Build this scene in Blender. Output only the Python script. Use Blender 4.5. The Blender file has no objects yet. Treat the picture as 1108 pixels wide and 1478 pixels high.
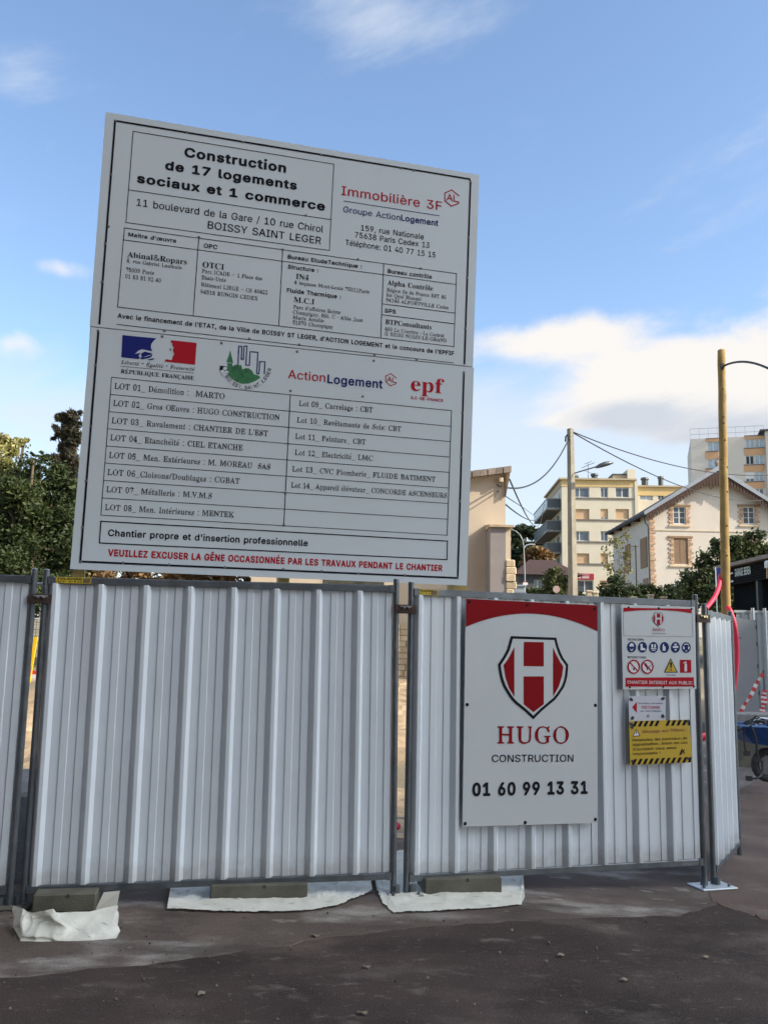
import bpy, math, random, json
from mathutils import Vector, Matrix, noise
from mathutils.geometry import tessellate_polygon
R_ = math.radians
sc = bpy.context.scene
COL = sc.collection
# ------------------------------------------------------------------ camera
F_PX, PITCH, ROLL, EYE = 1270.0, R_(8.9), R_(1.25), 1.62
cam_d = bpy.data.cameras.new('camera'); cam = bpy.data.objects.new('camera', cam_d); COL.objects.link(cam)
cam_d.sensor_fit = 'VERTICAL'; cam_d.sensor_height = 36.0; cam_d.lens = F_PX/1478*36.0
cam_d.clip_start = 0.1; cam_d.clip_end = 3000
cam.matrix_world = Matrix.Translation((0,0,EYE)) @ Matrix.Rotation(math.pi/2+PITCH,4,'X') @ Matrix.Rotation(ROLL,4,'Z')
sc.camera = cam
sc.render.engine = 'CYCLES'
sc.cycles.max_bounces = 6; sc.cycles.transparent_max_bounces = 12
sc.view_settings.view_transform = 'Standard'; sc.view_settings.look = 'None'; sc.view_settings.gamma = 1.0
EXPO = 0.92
sc.view_settings.exposure = EXPO
RC = cam.matrix_world.to_3x3()
EYEV = Vector((0,0,EYE))
def ray(x, y):
    d = RC @ Vector(((x-554)/F_PX, -(y-739)/F_PX, -1.0)); return d/d.y
def at(x, y, Y): return EYEV + ray(x,y)*Y
def atz(x, y, z=0.0):
    d = ray(x,y); return EYEV + d*((z-EYE)/d.z)
def hitp(x, y, p, n):
    d = ray(x,y); return EYEV + d*((p-EYEV).dot(n)/d.dot(n))
# ------------------------------------------------------------------ sun and sky
SUN_AZ, SUN_EL = R_(110), R_(32)          # azimuth clockwise from +Y (towards +X)
sun_d = bpy.data.lights.new('sun','SUN'); sun = bpy.data.objects.new('sun', sun_d); COL.objects.link(sun)
sun_d.energy = 3.55; sun_d.angle = R_(0.5); sun_d.color = (1.0,0.89,0.73)
tos = Vector((math.sin(SUN_AZ)*math.cos(SUN_EL), math.cos(SUN_AZ)*math.cos(SUN_EL), math.sin(SUN_EL)))
sun.rotation_euler = tos.to_track_quat('Z','Y').to_euler(); sun.location = tos*60
W = bpy.data.worlds.new('World'); sc.world = W; W.use_nodes = True
nt = W.node_tree; N = nt.nodes; Lk = nt.links
for n in list(N): N.remove(n)
def wn(t, **kw):
    n = N.new(t)
    for k,v in kw.items(): setattr(n,k,v)
    return n
def mth(op, a, b=None, c=None):
    n = wn('ShaderNodeMath', operation=op)
    for i,v in enumerate((a,b,c)):
        if v is None: continue
        if isinstance(v,(int,float)): n.inputs[i].default_value = v
        else: Lk.new(v, n.inputs[i])
    return n.outputs[0]
SKY_STRENGTH = 0.15
sky = wn('ShaderNodeTexSky'); sky.sky_type = 'NISHITA'; sky.sun_disc = False
sky.sun_elevation = SUN_EL; sky.sun_rotation = SUN_AZ; sky.air_density = 1.0; sky.dust_density = 0.8; sky.ozone_density = 2.0
tc = wn('ShaderNodeTexCoord'); sx = wn('ShaderNodeSeparateXYZ'); Lk.new(tc.outputs['Generated'], sx.inputs[0])
az = mth('ARCTAN2', sx.outputs[0], sx.outputs[1]); el = mth('ARCSINE', sx.outputs[2])
cb = wn('ShaderNodeCombineXYZ'); Lk.new(mth('MULTIPLY',az,8.5), cb.inputs[0]); Lk.new(mth('MULTIPLY',el,13.0), cb.inputs[1])
nz = wn('ShaderNodeTexNoise'); nz.inputs['Scale'].default_value = 1.3; nz.inputs['Detail'].default_value = 9; nz.inputs['Roughness'].default_value = 0.58
nz.inputs['Distortion'].default_value = 0.25
Lk.new(cb.outputs[0], nz.inputs['Vector'])
cb2 = wn('ShaderNodeCombineXYZ'); Lk.new(mth('MULTIPLY',mth('ADD',az,mth('MULTIPLY',el,0.55)),3.0), cb2.inputs[0]); Lk.new(mth('MULTIPLY',mth('SUBTRACT',el,mth('MULTIPLY',az,0.35)),11.0), cb2.inputs[1]); cb2.inputs[2].default_value = 4.2
nz2 = wn('ShaderNodeTexNoise'); nz2.inputs['Scale'].default_value = 1.5; nz2.inputs['Detail'].default_value = 8; nz2.inputs['Roughness'].default_value = 0.62
Lk.new(cb2.outputs[0], nz2.inputs['Vector'])
def lobe(px, py, rx, ry, amp):
    d = ray(px,py).normalized(); a0, e0 = math.atan2(d.x,d.y), math.asin(d.z)
    u = mth('DIVIDE', mth('SUBTRACT',az,a0), rx/F_PX); v = mth('DIVIDE', mth('SUBTRACT',el,e0), ry/F_PX)
    q = mth('ADD', mth('MULTIPLY',u,u), mth('MULTIPLY',v,v))
    return mth('MULTIPLY', mth('EXPONENT', mth('MULTIPLY',q,-1.0)), amp)
def skylobe(azd, eld, ra, re, amp):      # an unseen cloud added for ambient light: compass bearing, height, radii in radians
    a0 = R_(azd); u = mth('DIVIDE', mth('ARCTAN2', mth('SINE', mth('SUBTRACT',az,a0)), mth('COSINE', mth('SUBTRACT',az,a0))), ra); v = mth('DIVIDE', mth('SUBTRACT',el,R_(eld)), re)
    return mth('MULTIPLY', mth('EXPONENT', mth('MULTIPLY', mth('ADD', mth('MULTIPLY',u,u), mth('MULTIPLY',v,v)), -1.0)), amp)
def total(ls):
    s = ls[0]
    for x in ls[1:]: s = mth('ADD', s, x)
    return s
def smooth(v, a, b):
    m = wn('ShaderNodeMapRange'); m.interpolation_type = 'SMOOTHSTEP'
    m.inputs['From Min'].default_value = a; m.inputs['From Max'].default_value = b
    Lk.new(v, m.inputs['Value']); return m.outputs['Result']
# heaped clouds (dense), veil clouds (thin)
dens = total([lobe(745,494,80,28,0.72), lobe(850,484,70,26,0.66), lobe(915,530,85,32,0.72), lobe(1030,558,130,52,0.85), lobe(850,575,110,26,0.34), lobe(1120,565,90,46,0.7), lobe(818,610,50,11,0.62), lobe(930,600,120,24,0.42), lobe(1040,618,120,22,0.45),
              lobe(92,386,50,14,0.38), lobe(22,498,40,18,0.42), lobe(45,480,26,16,0.18), lobe(1500,420,400,150,0.6), lobe(-900,500,500,120,0.6), skylobe(150,32,0.55,0.28,0.62), skylobe(80,40,0.5,0.3,0.5), skylobe(-140,40,0.6,0.3,0.5)])  # skylobes: heaped clouds added out of view to neutralise ambient light
heap = smooth(mth('ADD', dens, mth('MULTIPLY', mth('SUBTRACT', nz.outputs['Fac'], 0.5), 1.15)), 0.18, 0.78)
vd = total([lobe(560,15,150,60,0.52), lobe(20,105,80,40,0.30), lobe(780,660,460,130,0.85), lobe(1050,240,260,120,0.20), lobe(30,600,160,80,0.55), lobe(450,900,900,200,0.45)])
veil = mth('MULTIPLY', smooth(mth('ADD', vd, mth('MULTIPLY', mth('SUBTRACT', nz2.outputs['Fac'], 0.5), 1.0)), 0.12, 0.80), 0.74)
# cloud colour: warm white tops, blue-grey bellies
shade = smooth(mth('ADD', mth('MULTIPLY', mth('SUBTRACT', nz2.outputs['Fac'],0.5), 1.1), total([lobe(1060,612,130,30,0.42), lobe(900,600,90,22,0.62), lobe(960,640,200,30,0.3)])), 0.12, 0.75)
def rgb(c):
    n = wn('ShaderNodeRGB'); n.outputs[0].default_value = (*c,1); return n.outputs[0]
def wmix(f, a, b):
    m = wn('ShaderNodeMix', data_type='RGBA'); Lk.new(f, m.inputs['Factor']); Lk.new(a, m.inputs[6]); Lk.new(b, m.inputs[7]); return m.outputs[2]
CL = 1.0/SKY_STRENGTH/2**EXPO
ccol = wmix(shade, rgb((0.98*CL,0.95*CL,0.92*CL)), rgb((0.66*CL,0.71*CL,0.79*CL)))
vcol = rgb((0.80*CL,0.87*CL,0.95*CL))
SKY_GAIN = (1.0,1.0,1.0)
gain = wn('ShaderNodeMix', data_type='RGBA', blend_type='MULTIPLY'); gain.inputs['Factor'].default_value = 1.0
Lk.new(sky.outputs[0], gain.inputs[6]); gain.inputs[7].default_value = (*SKY_GAIN,1)
c1 = wmix(veil, gain.outputs[2], vcol)
c1 = wmix(mth('MULTIPLY', smooth(el, R_(46), R_(64)), 0.85), c1, rgb((0.29*CL,0.30*CL,0.305*CL)))   # unseen grey overhead, added to neutralise the ambient tint
glow = smooth(mth('ADD', total([skylobe(104,40,0.60,0.36,1.05)]), mth('MULTIPLY', mth('SUBTRACT', nz.outputs['Fac'],0.5), 0.5)), 0.25, 0.75)
c1 = wmix(glow, c1, rgb((6.9*CL,7.3*CL,7.7*CL)))   # out-of-view bright cloud, added to light right-facing rib slopes
c2 = wmix(heap, c1, ccol)
bg = wn('ShaderNodeBackground'); bg.inputs['Strength'].default_value = SKY_STRENGTH
Lk.new(c2, bg.inputs['Color'])
wo = wn('ShaderNodeOutputWorld'); Lk.new(bg.outputs[0], wo.inputs['Surface'])
# ------------------------------------------------------------------ helpers
rnd = random.Random(7)
def mat(name, col, rough=0.6, metal=0.0, var=0.12, scale=6.0, bump=0.0, bscale=60.0, col2=None, c2amt=0.5, c2scale=2.0, spec=0.5, island=0.0, trans=0.0, stain=None, grain=0.0, sxy=(1,1.8,1), dirt=None):
    m = bpy.data.materials.new(name); m.use_nodes = True; t = m.node_tree; b = t.nodes['Principled BSDF']
    b.inputs['Roughness'].default_value = rough; b.inputs['Metallic'].default_value = metal
    b.inputs['Specular IOR Level'].default_value = spec
    tcn = t.nodes.new('ShaderNodeTexCoord')
    no = t.nodes.new('ShaderNodeTexNoise'); no.inputs['Scale'].default_value = scale; no.inputs['Detail'].default_value = 6
    t.links.new(tcn.outputs['Object'], no.inputs['Vector'])
    mr = t.nodes.new('ShaderNodeMapRange'); mr.inputs['From Min'].default_value = 0.25; mr.inputs['From Max'].default_value = 0.75
    mr.inputs['To Min'].default_value = 1-var; mr.inputs['To Max'].default_value = 1+var
    t.links.new(no.outputs['Fac'], mr.inputs['Value'])
    fac = mr.outputs[0]
    if island:
        g = t.nodes.new('ShaderNodeNewGeometry'); mi = t.nodes.new('ShaderNodeMapRange')
        mi.inputs['To Min'].default_value = 1-island; mi.inputs['To Max'].default_value = 1+island
        t.links.new(g.outputs['Random Per Island'], mi.inputs['Value'])
        mu = t.nodes.new('ShaderNodeMath'); mu.operation = 'MULTIPLY'; t.links.new(fac, mu.inputs[0]); t.links.new(mi.outputs[0], mu.inputs[1]); fac = mu.outputs[0]
    base = t.nodes.new('ShaderNodeRGB'); base.outputs[0].default_value = (*col,1); cur = base.outputs[0]
    if col2:
        n2 = t.nodes.new('ShaderNodeTexNoise'); n2.inputs['Scale'].default_value = c2scale; n2.inputs['Detail'].default_value = 8; n2.inputs['Roughness'].default_value = 0.65
        t.links.new(tcn.outputs['Object'], n2.inputs['Vector'])
        r2 = t.nodes.new('ShaderNodeMapRange'); r2.interpolation_type = 'SMOOTHSTEP'
        r2.inputs['From Min'].default_value = 0.72-0.45*c2amt; r2.inputs['From Max'].default_value = 0.95-0.45*c2amt
        t.links.new(n2.outputs['Fac'], r2.inputs['Value'])
        mx = t.nodes.new('ShaderNodeMix'); mx.data_type = 'RGBA'; t.links.new(r2.outputs[0], mx.inputs['Factor']); t.links.new(cur, mx.inputs[6]); mx.inputs[7].default_value = (*col2,1); cur = mx.outputs[2]
    for col3,sc3,lo3,hi3,amt3 in (stain or ()):
        mp = t.nodes.new('ShaderNodeMapping'); mp.inputs['Scale'].default_value = sxy; mp.inputs['Location'].default_value = (sc3*3.1,sc3,0); t.links.new(tcn.outputs['Object'], mp.inputs['Vector'])
        n3_ = t.nodes.new('ShaderNodeTexNoise'); n3_.inputs['Scale'].default_value = sc3; n3_.inputs['Detail'].default_value = 7; n3_.inputs['Roughness'].default_value = 0.55; t.links.new(mp.outputs[0], n3_.inputs['Vector'])
        r3 = t.nodes.new('ShaderNodeMapRange'); r3.interpolation_type = 'SMOOTHSTEP'; r3.inputs['From Min'].default_value = lo3; r3.inputs['From Max'].default_value = hi3; r3.inputs['To Max'].default_value = amt3
        t.links.new(n3_.outputs['Fac'], r3.inputs['Value']); mx = t.nodes.new('ShaderNodeMix'); mx.data_type = 'RGBA'; t.links.new(r3.outputs[0], mx.inputs['Factor']); t.links.new(cur, mx.inputs[6]); mx.inputs[7].default_value = (*col3,1); cur = mx.outputs[2]
    if dirt:      # splashed dirt low on the sheet: (colour, height where it ends, amount)
        sz = t.nodes.new('ShaderNodeSeparateXYZ'); t.links.new(tcn.outputs['Object'], sz.inputs[0])
        nd = t.nodes.new('ShaderNodeTexNoise'); nd.inputs['Scale'].default_value = 7; nd.inputs['Detail'].default_value = 8; nd.inputs['Roughness'].default_value = 0.7; t.links.new(tcn.outputs['Object'], nd.inputs['Vector'])
        m1 = t.nodes.new('ShaderNodeMapRange'); m1.inputs['From Min'].default_value = 0.1; m1.inputs['From Max'].default_value = dirt[1]; m1.inputs['To Min'].default_value = 0.75; m1.inputs['To Max'].default_value = -0.15; t.links.new(sz.outputs[2], m1.inputs['Value'])
        m2 = t.nodes.new('ShaderNodeMath'); m2.operation = 'ADD'; t.links.new(m1.outputs[0], m2.inputs[0]); t.links.new(nd.outputs['Fac'], m2.inputs[1])
        m3 = t.nodes.new('ShaderNodeMapRange'); m3.interpolation_type = 'SMOOTHSTEP'; m3.inputs['From Min'].default_value = 0.60; m3.inputs['From Max'].default_value = 1.25; m3.inputs['To Max'].default_value = dirt[2]; t.links.new(m2.outputs[0], m3.inputs['Value'])
        mx = t.nodes.new('ShaderNodeMix'); mx.data_type = 'RGBA'; t.links.new(m3.outputs[0], mx.inputs['Factor']); t.links.new(cur, mx.inputs[6]); mx.inputs[7].default_value = (*dirt[0],1); cur = mx.outputs[2]
    if grain:
        ng = t.nodes.new('ShaderNodeTexNoise'); ng.inputs['Scale'].default_value = 130; ng.inputs['Detail'].default_value = 3; ng.inputs['Roughness'].default_value = 0.7; t.links.new(tcn.outputs['Object'], ng.inputs['Vector'])
        rg = t.nodes.new('ShaderNodeMapRange'); rg.inputs['From Min'].default_value = 0.3; rg.inputs['From Max'].default_value = 0.7; rg.inputs['To Min'].default_value = 1-grain; rg.inputs['To Max'].default_value = 1+grain; t.links.new(ng.outputs['Fac'], rg.inputs['Value'])
        mg = t.nodes.new('ShaderNodeMath'); mg.operation = 'MULTIPLY'; t.links.new(fac, mg.inputs[0]); t.links.new(rg.outputs[0], mg.inputs[1]); fac = mg.outputs[0]
    vm = t.nodes.new('ShaderNodeVectorMath'); vm.operation = 'SCALE'; t.links.new(cur, vm.inputs[0]); t.links.new(fac, vm.inputs['Scale'])
    t.links.new(vm.outputs[0], b.inputs['Base Color'])
    if bump:
        nb = t.nodes.new('ShaderNodeTexNoise'); nb.inputs['Scale'].default_value = bscale; nb.inputs['Detail'].default_value = 5; t.links.new(tcn.outputs['Object'], nb.inputs['Vector'])
        bu = t.nodes.new('ShaderNodeBump'); bu.inputs['Strength'].default_value = min(1,bump); bu.inputs['Distance'].default_value = 0.02; t.links.new(nb.outputs['Fac'], bu.inputs['Height']); t.links.new(bu.outputs[0], b.inputs['Normal'])
    if trans:
        tr = t.nodes.new('ShaderNodeBsdfTranslucent'); t.links.new(vm.outputs[0], tr.inputs['Color'])
        ms = t.nodes.new('ShaderNodeMixShader'); ms.inputs[0].default_value = trans
        t.links.new(b.outputs[0], ms.inputs[1]); t.links.new(tr.outputs[0], ms.inputs[2]); t.links.new(ms.outputs[0], t.nodes['Material Output'].inputs['Surface'])
    return m
def tag(o, label=None, cat=None, group=None, kind=None):
    if label: o['label'] = label
    if cat: o['category'] = cat
    if group: o['group'] = group
    if kind: o['kind'] = kind
    return o
def thing(name, label, cat, loc=(0,0,0), rotz=0.0, group=None, rot=None):
    o = bpy.data.objects.new(name, None); COL.objects.link(o); o.empty_display_size = 0.2
    o.location = loc; o.rotation_euler = rot if rot else (0,0,rotz)
    return tag(o, label, cat, group)
class MB:
    """collects faces; 'org' is subtracted so meshes sit in their thing's frame"""
    def __init__(s, org=(0,0,0)): s.v=[]; s.f=[]; s.m=[]; s.mats=[]; s.o=Vector(org)
    def mi(s, m):
        if m not in s.mats: s.mats.append(m)
        return s.mats.index(m)
    def add(s, vs, fs, m):
        k = len(s.v); i = s.mi(m)
        s.v += [Vector(p)-s.o for p in vs]
        for f in fs: s.f.append([k+j for j in f]); s.m.append(i)
    def quad(s, a,b,c,d, m): s.add([a,b,c,d],[(0,1,2,3)],m)
    def hexa(s, p, m):     # 8 points: bottom ring 0-3, top ring 4-7
        s.add(p,[(3,2,1,0),(4,5,6,7),(0,1,5,4),(1,2,6,5),(2,3,7,6),(3,0,4,7)],m)
    def box(s, lo, hi, m):
        x0,y0,z0 = lo; x1,y1,z1 = hi
        s.hexa([(x0,y0,z0),(x1,y0,z0),(x1,y1,z0),(x0,y1,z0),(x0,y0,z1),(x1,y0,z1),(x1,y1,z1),(x0,y1,z1)],m)
    def bbox(s, lo, hi, m, b=0.01):   # bevelled box: chamfered vertical edges and top edge
        x0,y0,z0 = lo; x1,y1,z1 = hi
        def ring(e,z): return [(x0+e+b,y0+e,z),(x1-e-b,y0+e,z),(x1-e,y0+e+b,z),(x1-e,y1-e-b,z),(x1-e-b,y1-e,z),(x0+e+b,y1-e,z),(x0+e,y1-e-b,z),(x0+e,y0+e+b,z)]
        vs = ring(0,z0)+ring(0,z1-b)+ring(b,z1); fs=[tuple(range(7,-1,-1))]
        for k in (0,8):
            for i in range(8): fs.append((k+i,k+(i+1)%8,k+8+(i+1)%8,k+8+i))
        fs.append(tuple(range(16,24))); s.add(vs,fs,m)
    def tube(s, pts, r, m, n=8, caps=True):
        pts = [Vector(p) for p in pts]; rs = r if isinstance(r,(list,tuple)) else [r]*len(pts)
        vs=[]; fs=[]; up = None
        for i,p in enumerate(pts):
            t = (pts[min(i+1,len(pts)-1)]-pts[max(i-1,0)]).normalized()
            if up is None: up = Vector((0,0,1)) if abs(t.z)<0.9 else Vector((0,1,0))
            a = t.cross(up); a = a.normalized() if a.length>1e-6 else Vector((1,0,0)); b = a.cross(t).normalized(); up = b
            for k in range(n):
                w = 2*math.pi*k/n; vs.append(p+(a*math.cos(w)+b*math.sin(w))*rs[i])
        for i in range(len(pts)-1):
            for k in range(n): fs.append((i*n+k,i*n+(k+1)%n,(i+1)*n+(k+1)%n,(i+1)*n+k))
        if caps: fs.append(tuple(range(n-1,-1,-1))); fs.append(tuple((len(pts)-1)*n+k for k in range(n)))
        s.add(vs,fs,m)
    def prism(s, poly, vec, m):    # polygon (3-D points, planar) extruded by vec
        poly=[Vector(p) for p in poly]; vec=Vector(vec); n=len(poly)
        tri = tessellate_polygon([poly])
        vs = poly+[p+vec for p in poly]; fs=[tuple(t) for t in tri]+[(c+n,b+n,a+n) for a,b,c in tri]
        for i in range(n): fs.append((i,(i+1)%n,(i+1)%n+n,i+n))
        s.add(vs,fs,m)
    def sphere(s, c, r, m, nu=10, nv=6, sq=(1,1,1)):
        vs=[];fs=[]; c=Vector(c)
        for j in range(nv+1):
            th=math.pi*j/nv
            for i in range(nu):
                ph=2*math.pi*i/nu; vs.append(c+Vector((r*sq[0]*math.sin(th)*math.cos(ph), r*sq[1]*math.sin(th)*math.sin(ph), r*sq[2]*math.cos(th))))
        for j in range(nv):
            for i in range(nu): fs.append((j*nu+i,(j+1)*nu+i,(j+1)*nu+(i+1)%nu,j*nu+(i+1)%nu))
        s.add(vs,fs,m)
    def build(s, name, parent=None, smooth=False, loc=None):
        me = bpy.data.meshes.new(name); me.from_pydata([tuple(p) for p in s.v],[],s.f)
        for m in s.mats: me.materials.append(m)
        me.polygons.foreach_set('material_index', s.m)
        if smooth: me.polygons.foreach_set('use_smooth',[True]*len(me.polygons))
        me.validate(); me.update()
        o = bpy.data.objects.new(name, me); COL.objects.link(o)
        if parent: o.parent = parent
        if loc is not None: o.location = loc
        return o
def kids(o): return [c for c in bpy.data.objects if c.parent is o]
def copy_tree(o, parent=None):
    c = o.copy(); COL.objects.link(c)
    if parent: c.parent = parent
    for ch in kids(o): copy_tree(ch, c)
    return c
def solo(name, mb, label, cat, loc, group=None, smooth=False):   # a thing that is one mesh; mb.o must equal loc
    return tag(mb.build(name, None, smooth, loc), label, cat, group)
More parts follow.
